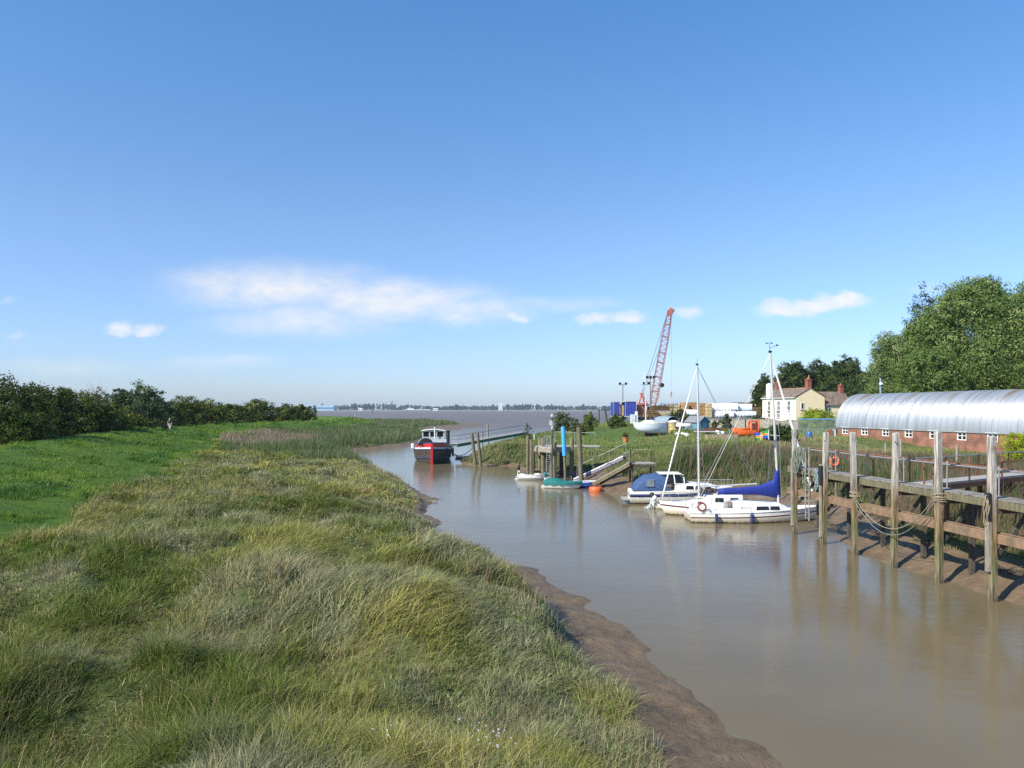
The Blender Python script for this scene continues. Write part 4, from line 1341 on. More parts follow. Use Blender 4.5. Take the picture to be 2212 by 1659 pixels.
# ---- the barge
def barge():
    t = thing('river_barge', 'black and red river barge with a pale wheelhouse, bow towards the viewer', 'barge', (-10.2, 100.6, 0), R(-85))
    L, B = 17.5, 4.95
    pt = hull_fn(L, B, 2.02, 1.6, .7, .8, .25, full=3.4, a=.42, c=1.0, dip=.15)
    hull_parts(t, pt, [HULL_BLACK, PALE_GREY], nst=24, m=9, stripe=(.93, 1.0), deckz=.1, deckmat=pm('deck_grey', (.2, .2, .2), .8, var=.3, scale=3))
    nb = MB()
    for s_ in (.62, .93):
        for sg in (1, -1): nb.tube([pt(k / 30, s_, sg) + Vector((0, sg * .02, 0)) for k in range(31)], .055, 6)
    nb.build('rubbing_strake', NAVY, t)
    st = MB(); st.bar((L / 2 + .02, 0, -.4), (L / 2 + .12, 0, 2.3), .30, .18, up=(1, 0, 0)); st.build('stem_post', RED_PAINT, t, bevel=.03)
    bw = MB()
    rings = []
    for k in range(25):
        tt = .42 + .575 * k / 24
        a_ = pt(tt, 1, 1)
        rings.append((a_.x - .12, max(.02, a_.y * .86), a_.z, a_.z + .34 + .12 * tt))
    for sg in (1, -1):
        for q0, q1 in zip(rings[:-1], rings[1:]):
            A = [(q0[0], sg * q0[1], q0[2] - .15), (q1[0], sg * q1[1], q1[2] - .15), (q1[0], sg * q1[1], q1[3]), (q0[0], sg * q0[1], q0[3])]
            if sg < 0: A = A[::-1]
            bw.prism(A, (0, -sg * .06, 0))
    bw.build('bulwark', RED_PAINT, t)
    cp = MB()
    for sg in (1, -1): cp.tube([(q[0], sg * q[1], q[3] + .03) for q in rings], .05, 6)
    cp.build('bulwark_cap', pm('blue_trim', (.03, .08, .28), .5, var=.2, scale=4), t)
    hat = MB(); hat.box((.8, 0, 2.05), (8.2, 3.4, .7)); hat.build('hold_coaming', PALE_GREY, t, bevel=.04)
    hc = MB(); hc.box((.8, 0, 2.46), (8.4, 3.5, .12)); hc.build('hatch_cover', pm('hatch_grey', (.4, .42, .43), .7, var=.25, scale=2), t, bevel=.03)
    wl_ = MB(); wl_.prism([(6.6, .95 * math.cos(a * PI / 12) - .75, 2.1 + .95 * math.sin(a * PI / 12)) for a in range(13)], (.25, 0, 0)); wl_.build('windlass_guard', BLACK, t)
    wn_ = MB(); wn_.tube([(7.2, -.5, 2.3), (7.2, .5, 2.3)], .22, 10); wn_.box((7.2, .6, 2.2), (.5, .1, .6)); wn_.box((7.2, -.6, 2.2), (.5, .1, .6)); wn_.build('windlass', BLACK, t)
    # wheelhouse: pale panels framing dark windows, cambered roof
    wh = MB()
    x0, x1, hw, z0, z1 = -6.7, -4.3, 1.5, 1.6, 3.62
    wh.box(((x0 + x1) / 2, 0, 2.1), (x1 - x0, 2 * hw, 1.0))
    for y in (-1.42, -.50, .42, 1.42): wh.box((x1 - .05, y, 3.1), (.1, .17, 1.04))
    for y in (-hw + .05, hw - .05):
        for x in (x0 + .08, -5.5, x1 - .16): wh.box((x, y, 3.1), (.16, .1, 1.04))
    wh.box((x1 - .05, 0, 2.68), (.098, 2.98, .2)); wh.box((x1 - .05, 0, 3.55), (.098, 2.98, .14))
    wh.box((x0 + .05, 0, 3.1), (.1, 2.7, 1.04))
    w_ = wh.build('wheelhouse', pm('grey_green_paint', (.42, .47, .46), .5, var=.12, scale=3), t, bevel=.015)
    gl = MB(); gl.box((x1 - .07, 0, 3.12), (.03, 2.8, .78))
    for sg in (1, -1): gl.box(((x0 + x1) / 2, sg * (hw - .06), 3.12), (2.1, .03, .78))
    gl.build('window', DARKGLASS, w_)
    rf = MB()
    n_ = 12
    sec = [(hw + .12) * (2 * k / n_ - 1) for k in range(n_ + 1)]
    arch = [(y, 3.62 + .17 * (1 - (y / (hw + .12)) ** 2)) for y in sec]
    rf.prism([(x0 - .15, y, z) for y, z in arch] + [(x0 - .15, y, z - .07) for y, z in reversed(arch)], (x1 - x0 + .35, 0, 0))
    rf.build('roof', pm('cream_roof', (.74, .72, .62), .6, var=.1, scale=3), w_)
    fu = MB(); fu.lathe([(.26, 1.6), (.26, 3.5), (.3, 3.52), (.3, 3.62), (.2, 3.62)], 14, (-4.4, 1.95, 0)); fu.build('funnel', BLACK, t, smooth='auto')
    po = MB(); po.tube([(-3.9, .18, 2.4), (-3.9, .18, 3.95)], .07, 8); po.lathe([(.05, 0), (.1, .06), (.05, .14)], 8, (-3.9, .18, 3.95)); po.build('short_mast', WHITE, t, smooth='auto')
    for y, x in ((2.35, 4.5), (2.4, 2.0), (2.42, -1)):
        fe = MB(); fe.torus((x, y + .16, 1.1), .33, .12, Matrix.Rotation(R(90), 3, 'X')); fe.build('tyre_fender', BLACK, t, smooth=True)
    bx = MB(); bx.box((3.8, -2.45, 1.95), (.7, .35, .6)); bx.build('fender_box', WHITE, t, bevel=.05)
    return t
barge()
ml = MB()
for a_, b_ in (((-7.9, 93.2, 1.9), (-5.0, 96.5, 1.6)), ((-7.8, 94, 1.8), (-4.5, 95.2, 1.2))):
    A, B_ = Vector(a_), Vector(b_)
    ml.tube([A.lerp(B_, k / 10) - Vector((0, 0, .9 * math.sin(k / 10 * PI))) for k in range(11)], .045, 5)
tag(ml.build('mooring_ropes', BLACK), 'black mooring ropes sagging from the barge to the muddy bank', 'rope')
# dark hull lying behind the barge bow on the mud
t = thing('rowing_boat', 'dark upturned rowing boat on the mud beside the barge', 'rowing boat', (-5.6, 95.5, gz(-5.6, 95.5) + .35), R(25), rot=(R(180), 0, R(30)))
pt = hull_fn(2.6, 1.3, .45, .4, .1, .6, .3)
hull_parts(t, pt, [BLACK, NAVY], nst=10, m=6)

# ---- green gangway from the barge to the bank
def gangway():
    A, B_ = Vector((-7.2, 96.5, 2.0)), Vector((1.9, 113, 3.05))
    d = (B_ - A); d2 = Vector((d.x, d.y, 0)).normalized(); n_ = Vector((-d2.y, d2.x, 0))
    t = thing('gangway', 'long green gangway with grey handrails leading from the barge to the bank', 'gangway', A)
    g = MB()
    for sg in (.5, -.5):
        g.bar(n_ * sg, d + n_ * sg, .1, .34)
    for k in range(14): g.bar(d * (k / 13) + n_ * .45, d * (k / 13) - n_ * .45, .1, .1)
    g.build('girder', GREEN_PAINT, t)
    k_ = MB(); k_.bar(Vector((0, 0, .2)), d + Vector((0, 0, .2)), .9, .04); k_.build('walkway_deck', PLANK, t)
    h_ = MB()
    up = Vector((0, 0, 1.15))
    for sg in (.48, -.48):
        h_.tube([n_ * sg + up, d + n_ * sg + up], .032, 6)
        h_.tube([n_ * sg + up * .6, d + n_ * sg + up * .6], .025, 6)
        for k in range(10): h_.tube([d * (k / 9) + n_ * sg, d * (k / 9) + n_ * sg + up], .03, 6)
    h_.build('handrail', STEEL, t)
gangway()
MP = 'mooring posts along the right bank'
def pole(label, px0, py0, px1, py1, Y, r, mat=TIMBER_GREEN, **k):
    return post('mooring_post', label, at(px0, py0, Y), at(px1, py1, Y), r, mat, MP, **k)
pole('taller left post of the leaning pair beside the green gangway', 1027, 1005, 1019, 936, 90, .2)
pole('thinner right post of the leaning pair beside the green gangway', 1038.7, 1008.5, 1031.5, 934, 88, .17)
pole('lone tall grey post beyond the green gangway', 1054, 957, 1053, 916, 124, .17, TIMBER)
pole('short grey stump post beyond the green gangway', 1041.5, 956, 1041.5, 931.5, 124, .15, TIMBER)
pole('stout dark post right of the blue pole', 1256, 1046, 1250, 923, 66.5, .21)
# blue sleeved pole
t = thing('sleeved_post', 'leaning post with a bright sky blue sleeve over its upper half', 'post', at(1222, 1034, 69.5))
d = at(1216, 921.8, 69.5) - at(1222, 1034, 69.5)
mb = MB(); mb.tube([Vector((0, 0, -.8)), d * .48], .125, 10); mb.build('timber_pile', TIMBER_GREEN, t, smooth='auto')
mb = MB(); mb.tube([d * .44, d * .97, d * 1.0], [.19, .19, .16], 14); mb.build('blue_sleeve', pm('sky_blue_plastic', (.05, .36, .72), .45, var=.12, scale=4), t, smooth='auto')

# ---- timber landing platform
def platform():
    Y = 71.5
    c = at(1192, 1034, 73.5); c.z = 0
    t = thing('landing_platform', 'tall timber landing platform on piles with a metal ladder', 'platform', c)
    def L_(px, py, y): return at(px, py, y) - c
    zt = 3.05
    dk = [L_(1147, 0, 73.5), L_(1183, 0, 76.5), L_(1236, 0, 74.5), L_(1237, 0, 72.6), L_(1191, 0, 70.4)]
    for q in dk: q.z = zt
    mb = MB(); mb.prism([q - Vector((0, 0, .12)) for q in dk], (0, 0, .12)); mb.build('deck', PLANK, t)
    mb = MB()
    for i in range(5):
        a_, b_ = dk[i], dk[(i + 1) % 5]
        mb.bar(a_ - Vector((0, 0, .31)), b_ - Vector((0, 0, .31)), .16, .36)
    mb.build('edge_beam', TIMBER, t)
    def pile(px, pyb, pyt, y, r, mat=TIMBER_GREEN):
        b_, tp = L_(px, pyb, y), L_(px, pyt, y)
        m_ = MB(); m_.tube([b_ - Vector((0, 0, 1)), b_, tp - Vector((0, 0, .05)), tp], [r, r, r, r * .8], 8); m_.build('pile', mat, t, smooth='auto')
    pile(1140, 1033, 941, 72.8, .15); pile(1147.5, 1036, 950, 72, .13); pile(1151, 1033, 962, 73, .2)
    pile(1166, 1030, 944, 75.5, .17); pile(1173, 1033, 946, 72.5, .21); pile(1197, 1036, 955, 70.8, .24); pile(1181, 1030, 968, 75.5, .2, TIMBER_DARK)
    pile(1214, 1030, 966, 75, .25, TIMBER_DARK); pile(1235, 1036, 946, 72.5, .2)
    mb = MB()
    mb.bar(L_(1152, 975, 73), L_(1170, 992, 72.6), .16, .2); mb.bar(L_(1181, 1008, 75), L_(1199, 972, 71.2), .2, .22)
    mb.build('diagonal_brace', TIMBER_DARK, t)
    mb = MB()
    mb.bar(L_(1150, 1030, 72.8), L_(1196, 1034, 71.2), .2, .24); mb.bar(L_(1150, 1018, 73), L_(1180, 1020, 75), .16, .2)
    mb.build('low_beam', TIMBER, t)
    la = MB()
    for px in (1181, 1189): la.tube([L_(px, 1034, 71.0), L_(px, 944, 71.0)], .035, 6)
    for k in range(17): la.tube([L_(1181, 1030 - k * 4.6, 71.0), L_(1189, 1030 - k * 4.6, 71.0)], .025, 5)
    la.build('ladder', STEEL, t)
    ra = MB()
    for a_, b_ in ((dk[0].lerp(dk[4], .62), dk[4].lerp(dk[0], .02)),):
        for f in (.15, .95):
            q = a_.lerp(b_, f); ra.tube([q, q + Vector((0, 0, 1.0))], .025, 6)
        ra.tube([a_.lerp(b_, .15) + Vector((0, 0, 1)), a_.lerp(b_, .95) + Vector((0, 0, 1))], .025, 6)
    ra.build('guard_rail', STEEL, t)
    # footbridge from deck to bank
    fb = MB(); a_, b_ = dk[2].lerp(dk[3], .4), at(1297, 968, 73) - c
    b_.z = zt - .02; fb.bar(a_, b_, .9, .12); fb.build('footbridge', PLANK, t)
    fr = MB(); e_ = at(1286, 936.5, 75) - c
    for f in (0, .5, 1):
        q = (dk[1].lerp(dk[2], .3)).lerp(e_ - Vector((0, 0, 1.2)), f); fr.tube([q - Vector((0, 0, .4)), q + Vector((0, 0, 1.25))], .025, 6)
    fr.tube([dk[1].lerp(dk[2], .3) + Vector((0, 0, 1.25)), e_ + Vector((0, 0, .05))], .025, 6)
    fr.build('footbridge_rail', STEEL, t)
    # light post in front of the platform
platform()
t = thing('signal_post', 'slim dark signal post with a small lamp in front of the timber platform', 'post', at(1193, 1030, 70.2))
mb = MB(); mb.tube([(0, 0, -1), (0, 0, 5.4)], .055, 8); mb.build('pole', TIMBER_DARK, t, smooth='auto')
mb = MB(); mb.tube([(0, 0, 4.3), (0, 0, 5.0)], .075, 8); mb.lathe([(.05, 0), (.13, .06), (.13, .25), (.05, .3)], 10, (0, 0, 5.35)); mb.box((-.15, 0, 4.85), (.22, .18, .45)); mb.build('lamp', pm('grey_white', (.6, .6, .58), .5, var=.3, scale=6), t, smooth='auto')
t = thing('signal_post', 'slim post carrying a round dark disc at the head of the gangway', 'post', on(1146, 84, -.2))
mb = MB(); mb.tube([(0, 0, 0), (0, 0, 2.6)], .04, 8); mb.build('pole', TIMBER_DARK, t)
mb = MB(); mb.lathe([(.3, -.03), (.32, 0), (.3, .03)], 18, (0, -.05, 2.3), Matrix.Rotation(R(90), 3, 'X')); mb.build('disc', pm('slate_blue_paint', (.06, .08, .12), .6, var=.2, scale=4), t)
post('marker_post', 'short white marker post on the grass by the gangway head', on(1154, 100, 0), on(1154, 100, 1.0), .06, WHITE, cat='post', sink=.3)

# ---- two gangways down the mud
def ramp_(name, lab, A, B_, wdt, mat, side, railh, rsd=1):
    A, B_ = Vector(A), Vector(B_)
    d = B_ - A; d2 = Vector((d.x, d.y, 0)).normalized(); n_ = Vector((-d2.y, d2.x, 0))
    t = thing(name, lab, 'gangway', A)
    m_ = MB(); m_.bar((0, 0, .09), d + Vector((0, 0, .09)), wdt + .1, .09); m_.build('walkway_deck', mat, t)
    m_ = MB()
    for sg in (.5, -.5): m_.bar(n_ * wdt * sg - Vector((0, 0, .1)), d + n_ * wdt * sg - Vector((0, 0, .1)), .07, .2)
    m_.build('side_beam', side, t)
    m_ = MB(); o_ = n_ * wdt * .5 * rsd; up = Vector((0, 0, railh))
    m_.tube([o_ + up, d * 1.0 + o_ + up], .022, 6)
    for k in range(4): m_.tube([d * (k / 3) + o_, d * (k / 3) + o_ + up], .018, 6)
    m_.build('handrail', STEEL, t)
    m_ = MB()
    for k in range(int(d.length / .5)): m_.bar(d * ((k + .5) * .5 / d.length) + n_ * wdt * .46 + Vector((0, 0, .145)), d * ((k + .5) * .5 / d.length) - n_ * wdt * .46 + Vector((0, 0, .145)), .04, .02)
    m_.build('foot_batten', TIMBER_DARK, t)
    return t
ramp_('gangway', 'white sloping gangway on the mud beside the stout dark post', at(1243, 1036, 68), at(1349, 987, 66), .75, WHITE, pm('purple_grey', (.22, .18, .24), .7, var=.2, scale=4), 1.15)
ramp_('gangway', 'worn timber gangway sloping from the orange buoy up the bank', at(1288, 1044, 64.6), at(1366, 1000.5, 62.5), .9, TIMBER, TIMBER_GREEN, 1.0, -1)
t = thing('landing_stage', 'small timber landing stage on legs at the head of the worn gangway', 'landing stage', at(1376, 999.5, 62.6))
mb = MB(); mb.box((.45, .5, -.06), (1.9, 1.4, .1)); mb.build('deck', PLANK, t)
mb = MB()
for x, y in ((-.4, -.1), (1.3, -.1), (-.4, 1.1), (1.3, 1.1)): mb.tube([(x, y, -1.9), (x, y, 0 if y < 0 else 1.0)], .07, 8)
mb.bar((-.45, -.15, -.25), (1.4, -.15, -.25), .1, .22)
mb.build('leg', TIMBER_DARK, t)
mb = MB(); mb.tube([(-.35, 1.1, .95), (1.3, 1.1, 1.0)], .035, 6); mb.build('handrail', TIMBER, t)
# ------------------------------------------------------------------ the timber jetty on the right
PB = [(14.72, 40.6), (15.02, 37.6), (15.32, 34.8), (15.66, 32.0), (16.0, 29.2), (16.27, 26.4), (16.58, 23.4), (16.9, 20.4)]
PT = [5.47, 5.38, 5.46, 5.54, 5.67, 5.58, 5.6, 5.5]
def jetty():
    o0 = Vector((15.6, 32, 0))
    t = thing('timber_jetty', 'long weathered timber jetty with six tall square posts over the mud', 'jetty', o0)
    Q = [Vector((x, y, 0)) - o0 for x, y in PB]
    dirv = (Q[5] - Q[0]).normalized()
    side = Vector((-dirv.y, dirv.x, 0))       # towards the bank (+x)
    if side.x < 0: side = -side
    JP = bpy.data.materials.new('jetty_post_timber')
    n, l = nodes_of(JP)
    b = n['Principled BSDF']; b.inputs['Roughness'].default_value = .85
    tcj = n.new('ShaderNodeTexCoord'); sj = n.new('ShaderNodeSeparateXYZ'); l.new(tcj.outputs['Object'], sj.inputs[0])
    nz = n.new('ShaderNodeTexNoise'); nz.inputs['Scale'].default_value = 2.2; nz.inputs['Detail'].default_value = 7
    mp = n.new('ShaderNodeMapping'); mp.inputs['Scale'].default_value = (6, 6, .55); l.new(tcj.outputs['Object'], mp.inputs[0]); l.new(mp.outputs[0], nz.inputs['Vector'])
    ad = n.new('ShaderNodeMath'); ad.operation = 'MULTIPLY_ADD'; l.new(nz.outputs['Fac'], ad.inputs[0]); ad.inputs[1].default_value = 1.6; l.new(sj.outputs['Z'], ad.inputs[2])
    rp = n.new('ShaderNodeValToRGB'); mr = n.new('ShaderNodeMapRange'); l.new(ad.outputs[0], mr.inputs[0]); mr.inputs[1].default_value = .4; mr.inputs[2].default_value = 6.2
    l.new(mr.outputs[0], rp.inputs[0])
    e = rp.color_ramp.elements
    e[0].position = 0; e[0].color = (.10, .09, .05, 1); e[1].position = 1; e[1].color = (.44, .41, .365, 1)
    for p_, c_ in ((.18, (.20, .165, .095)), (.3, (.13, .135, .05)), (.42, (.24, .17, .085)), (.55, (.27, .185, .11)), (.66, (.36, .32, .27))):
        x = e.new(p_); x.color = (*c_, 1)
    gr = n.new('ShaderNodeTexNoise'); gr.inputs['Scale'].default_value = 2.6; gr.inputs['Detail'].default_value = 6; l.new(mp.outputs[0], gr.inputs['Vector'])
    gmx = n.new('ShaderNodeMix'); gmx.data_type = 'RGBA'; gmx.blend_type = 'MULTIPLY'; gmx.inputs['Factor'].default_value = .9
    gr2 = n.new('ShaderNodeMapRange'); l.new(gr.outputs['Fac'], gr2.inputs[0]); gr2.inputs[1].default_value = .36; gr2.inputs[2].default_value = .6; gr2.inputs[3].default_value = .28; gr2.inputs[4].default_value = 1.1
    l.new(rp.outputs[0], gmx.inputs['A']); l.new(gr2.outputs[0], gmx.inputs['B']); l.new(gmx.outputs['Result'], b.inputs['Base Color'])
    bpj = n.new('ShaderNodeBump'); bpj.inputs['Strength'].default_value = .6; bpj.inputs['Distance'].default_value = .02; l.new(gr.outputs['Fac'], bpj.inputs['Height']); l.new(bpj.outputs[0], b.inputs['Normal'])
    ang = math.atan2(dirv.y, dirv.x)
    for i, q in enumerate(Q):
        m_ = MB()
        wv = .225
        rz = Matrix.Rotation(ang + R(random.uniform(-4, 4)), 3, 'Z')
        rings = []
        for z, s in ((-1.5, 1), (0, 1.0), (2.0, .99), (4.0, .96), (PT[i] - .04, .93), (PT[i], .82)):
            tilt = Vector((.016 * z * ((0, 1, -1, 1, -1, 0, 1, 0)[i]), .012 * z * ((1, -1, 1, 0, -1, 1, 0, 1)[i]), 0))
            rings.append([rz @ Vector((x * wv / 2 * s, y * wv / 2 * s, 0)) + Vector((0, 0, z + random.uniform(-.02, .02) * (z > 5))) + tilt for x, y in ((-1, -1), (1, -1), (1, 1), (-1, 1))])
        m_.loft(rings)
        o = m_.build('post', JP, t, bevel=.015)
        o.location = q
        if i in (1, 5):
            f_ = MB(); f_.box((-.165, 0, (3.3 if i == 1 else 3.2) / 1), (.10, .24, .95)); f_.build('rubber_fender', BLACK, o, bevel=.01)
        f2 = MB()
        if i in (0, 1): f2.box((-.16, -.03, 2.2 - .1 * i), (.09, .16, 3.5)); f2.build('fender_plank', TIMBER, o, bevel=.01)
        elif i == 5: f2.box((-.165, 0, 1.85), (.10, .2, 1.7)); f2.build('fender_plank', TIMBER, o, bevel=.01)
        bt = MB(); bt.tube([(.06, 0, PT[i] - .35), (-.03, -.2, PT[i] - .38)], .025, 6); bt.build('bolt', STEEL if i % 2 == 0 else RUST, o)
    A, B_ = Q[0] - dirv * 1.2, Q[7] + dirv * .5
    # deck planks laid across two bearers behind the posts
    dk = MB()
    Ld = (B_ - A).length
    k = 0
    x = 0
    while x < Ld:
        wv = random.uniform(.18, .23)
        c = A + dirv * (x + wv / 2) + side * (.58 + random.uniform(-.03, .03)) + Vector((0, 0, 3.44 + random.uniform(-.008, .008)))
        dk.box(c, (wv - .015, .80, .05), rz=ang)
        x += wv
    dk.build('deck', pm('dark_grey_planks', (.25, .23, .20), .85, var=.4, scale=2.5, bump=.4), t)
    for off in (.24, .88):
        m_ = MB(); m_.bar(A + side * off + Vector((0, 0, 3.27)), B_ + side * off + Vector((0, 0, 3.27)), .16, .26); m_.build('deck_beam', TIMBER_GREEN if off < 1 else TIMBER_DARK, t, bevel=.012)
    m_ = MB()
    m_.bar(A + side * .24 + Vector((0, 0, 2.16)), B_ + side * .24 + Vector((0, 0, 2.10)), .20, .32); m_.bar(A + side * .34 + Vector((0, 0, 2.345)), B_ + side * .34 + Vector((0, 0, 2.285)), .06, .04)
    m_.build('waling_beam', pm('rusty_timber', (.25, .155, .095), .85, col2=(.14, .10, .06), scale=3, bump=.6), t, bevel=.012)
    for q in Q:
        br = MB()
        br.bar(q + side * .1 + Vector((0, 0, 3.06)), q + side * 1.35 + Vector((0, 0, 3.06)), .14, .18)
        br.bar(q + side * 1.3 + Vector((0, 0, .3)), q + side * 1.3 + Vector((0, 0, 3.0)), .16, .16)
        br.bar(q + side * .2 + Vector((0, 0, 1.6)), q + side * 1.25 + Vector((0, 0, 2.9)), .1, .12)
        br.build('cross_bearer', TIMBER_DARK, t)
    # handrail along the back of the deck: galvanised tube with a rusty pipe behind
    hr = MB()
    a_, b_ = A + side * .95 + Vector((0, 0, 4.38)), B_ + side * .95 + Vector((0, 0, 4.36))
    hr.tube([a_, b_], .032, 8)
    for i in range(8):
        q = a_.lerp(b_, (i + .3) / 8); hr.tube([q - Vector((0, 0, .95)), q + Vector((0, 0, .06))], .028, 6); hr.lathe([(.05, 0), (.05, .08), (.02, .1)], 8, q + Vector((0, 0, .03)))
    hr.build('handrail', STEEL, t, smooth='auto')
    rp_ = MB()
    rp_.tube([a_ + side * .35 + Vector((0, 0, .06)), b_ + side * .35 + Vector((0, 0, -.02))], .035, 8)
    for i in range(6):
        q = a_.lerp(b_, (i + .7) / 6) + side * .35; rp_.tube([q - Vector((0, 0, 1.6)), q + Vector((0, 0, .06))], .035, 6)
    rp_.build('rusty_pipe', RUST, t, smooth='auto')
    # iron ladder between the first two posts
    la = MB()
    p0 = Q[0].lerp(Q[1], .42) + side * .05
    for o_ in (-.19, .19): la.tube([p0 + dirv * o_ + Vector((0, 0, .9 if o_ > 0 else 1.0)), p0 + dirv * o_ + Vector((0, 0, 4.4))], .03, 6)
    for k in range(9): la.tube([p0 - dirv * .19 + Vector((0, 0, 1.0 + k * .28)), p0 + dirv * .19 + Vector((0, 0, 1.0 + k * .28))], .02, 5)
    la.build('ladder', pm('grey_iron', (.34, .33, .30), .6, metal=.3, var=.4, scale=6), t)
    return o0, Q, side, dirv
o0, JQ, JS, JD = jetty()

# coils of rope hung on the jetty
def coil(name, lab, pos, n, rx, rz, mat, r=.022, grp='rope coils on the jetty', spread=.22):
    m_ = MB()
    g = random.Random(len(lab))
    for k in range(n):
        ph = g.uniform(0, 6); a = rx * g.uniform(.6, 1.1); h_ = rz * g.uniform(.6, 1.15); oy = g.uniform(-spread, spread)
        pts = []
        for i in range(19):
            th = 2 * PI * i / 18
            pts.append(Vector((math.sin(th) * a * (.6 + .4 * (1 - math.cos(th)) / 2) + oy * .4, oy + .05 * math.sin(th * 2 + ph), -h_ * (1 - math.cos(th)) / 2)))
        m_.tube(pts, r, 5, cap=False)
    o = m_.build(name, mat, smooth=True)
    o.location = pos
    o.rotation_euler = (0, 0, math.atan2(JD.y, JD.x))
    return tag(o, lab, 'rope', grp)
j = lambda q, s, z: o0 + q + JS * s + Vector((0, 0, z))
coil('rope_coil', 'big grey-green hank of rope hung on the first jetty post', j(JQ[0].lerp(JQ[1], .12), .05, 4.55), 16, .30, 1.25, ROPE_GREEN, spread=.16)
coil('rope_coil', 'loop of pale green rope hanging below the deck by the ladder', j(JQ[0].lerp(JQ[1], .33), .0, 3.5), 5, .16, 1.1, ROPE_GREEN, r=.018, spread=.1)
coil('rope_coil', 'bluish rope hank hanging beside the second jetty post', j(JQ[0].lerp(JQ[1], .82), .0, 3.55), 9, .17, 1.0, pm('blue_grey_rope', (.30, .40, .44), .9, var=.4, scale=40), r=.016, spread=.12)
coil('rope_coil', 'few frayed tan rope turns round the last jetty post', j(JQ[5], -.22, 3.6), 4, .12, .9, ROPE_TAN, r=.016, spread=.05)
def hang(name, lab, P, Q_, sag, mat, r=.018, n=24):
    m_ = MB()
    m_.tube([P.lerp(Q_, k / n) - Vector((0, 0, sag * 4 * (k / n) * (1 - k / n))) for k in range(n + 1)], r, 5)
    return tag(m_.build(name, mat, smooth=True), lab, 'rope')
hang('mooring_rope', 'slack pale rope sagging low between the third and fifth jetty posts', j(JQ[2], -.2, 2.75), j(JQ[4], -.2, 3.05), 1.55, ROPE_GREEN)
hang('mooring_rope', 'second slack rope just above the lowest sagging one', j(JQ[2], -.19, 2.85), j(JQ[4], -.19, 3.2), 1.42, ROPE_TAN)
hang('mooring_rope', 'mooring rope running from the second jetty post to the yacht bow', j(JQ[1], -.2, 2.3), Vector((17.6, 45.6, 1.1)), .35, ROPE_GREEN)
hang('mooring_rope', 'rope stretched from the first jetty post down to the near yacht', j(JQ[0], -.2, 3.2), Vector((16.2, 44.6, .95)), .3, ROPE_GREEN)
m_ = MB()
for k in range(5): m_.torus(j(JQ[4], 0, 3.1 + k * .05) + Vector((random.uniform(-.02, .02), 0, 0)), .23, .02, Matrix.Rotation(R(random.uniform(-14, 14)), 3, 'X'), 16, 6)
tag(m_.build('rope_lashing', ROPE_TAN, smooth=True), 'tan rope lashing wound round the fifth jetty post', 'rope')
m_ = MB()
for k in range(4): m_.torus(j(JQ[2], 0, 2.62 + k * .06), .23, .022, Matrix.Rotation(R(random.uniform(-18, 18)), 3, 'Y'), 16, 6)
tag(m_.build('rope_lashing', ROPE_TAN, smooth=True), 'tan rope lashing wound round the third jetty post', 'rope')

# access bridge from the jetty to the bank
def bridge():
    A, B_ = Vector((16.9, 32.2, 3.42)), Vector((26.5, 38.6, 3.42))
    d = B_ - A; d2 = d.normalized(); n_ = Vector((-d2.y, d2.x, 0))
    t = thing('footbridge', 'plank footbridge with rusty rails running from the jetty to the bank', 'footbridge', A)
    m_ = MB(); m_.bar((0, 0, 0), d, 1.0, .08); m_.build('deck', PLANK, t)
    m_ = MB()
    for sg in (.5, -.5): m_.bar(n_ * sg - Vector((0, 0, .14)), d + n_ * sg - Vector((0, 0, .14)), .1, .22)
    for k in range(1, 4):
        for sg in (.45, -.45): m_.bar(d * (k / 4) + n_ * sg - Vector((0, 0, .2)), d * (k / 4) + n_ * sg - Vector((0, 0, 2.4)), .16, .16)
    m_.build('trestle', RUST, t)
    m_ = MB()
    up = Vector((0, 0, 1.0))
    m_.tube([n_ * .5 + up, d + n_ * .5 + up], .03, 6)
    m_.build('handrail', STEEL, t)
    m_ = MB()
    m_.tube([-n_ * .5 + up * .62, d * 1.0 - n_ * .5 + up * .8], .03, 6)
    for k in range(5):
        for sg in (.5, -.5): m_.tube([d * (k / 4) + n_ * sg, d * (k / 4) + n_ * sg + up * 1.08], .035, 6)
    m_.build('rail_post', RUST, t)
bridge()
# old fence posts among the reeds below the hut
for i, (px, Y, hgt, lab) in enumerate(((1946, 60, 1.9, 'weathered fence post in the reeds under the fourth hut window'), (1913, 66, 1.6, 'thin grey fence post in the reeds left of the fourth jetty post'), (2067, 56, 1.8, 'grey fence post in the reeds between the last two jetty posts'))):
    b_ = on(px, Y, 0)
    post('fence_post', lab, b_, b_ + Vector((0, 0, hgt)), .09, TIMBER, 'old fence posts in the reeds', 8, sink=.4)
# lifebuoy on its stand
t = thing('lifebuoy_stand', 'small timber stand for the orange lifebuoy behind the jetty', 'stand', on(1803, 50, 0))
zc = H - (997 - HZ) / F * 50 - t.location.z
mb = MB(); mb.bar((.12, .1, -.3), (.12, .1, zc + .5), .08, .08); mb.box((0, .08, zc - .05), (.62, .05, .7)); mb.build('backboard', TIMBER, t, bevel=.01)
t2 = thing('lifebuoy', 'bright orange ring lifebuoy hanging behind the second jetty post', 'lifebuoy', t.location + Vector((0, -.02, zc)))
mb = MB(); mb.torus((0, 0, 0), .24, .075, Matrix.Rotation(R(90), 3, 'X'), 28, 10); mb.build('ring', ORANGE, t2, smooth=True)
mb = MB()
for k in range(4):
    a = k * PI / 2 + .5
    mb.torus((math.cos(a) * .24, 0, math.sin(a) * .24), .08, .008, Matrix.Rotation(-a, 3, 'Y'), 12, 4)
mb.build('grab_line', WHITE, t2)
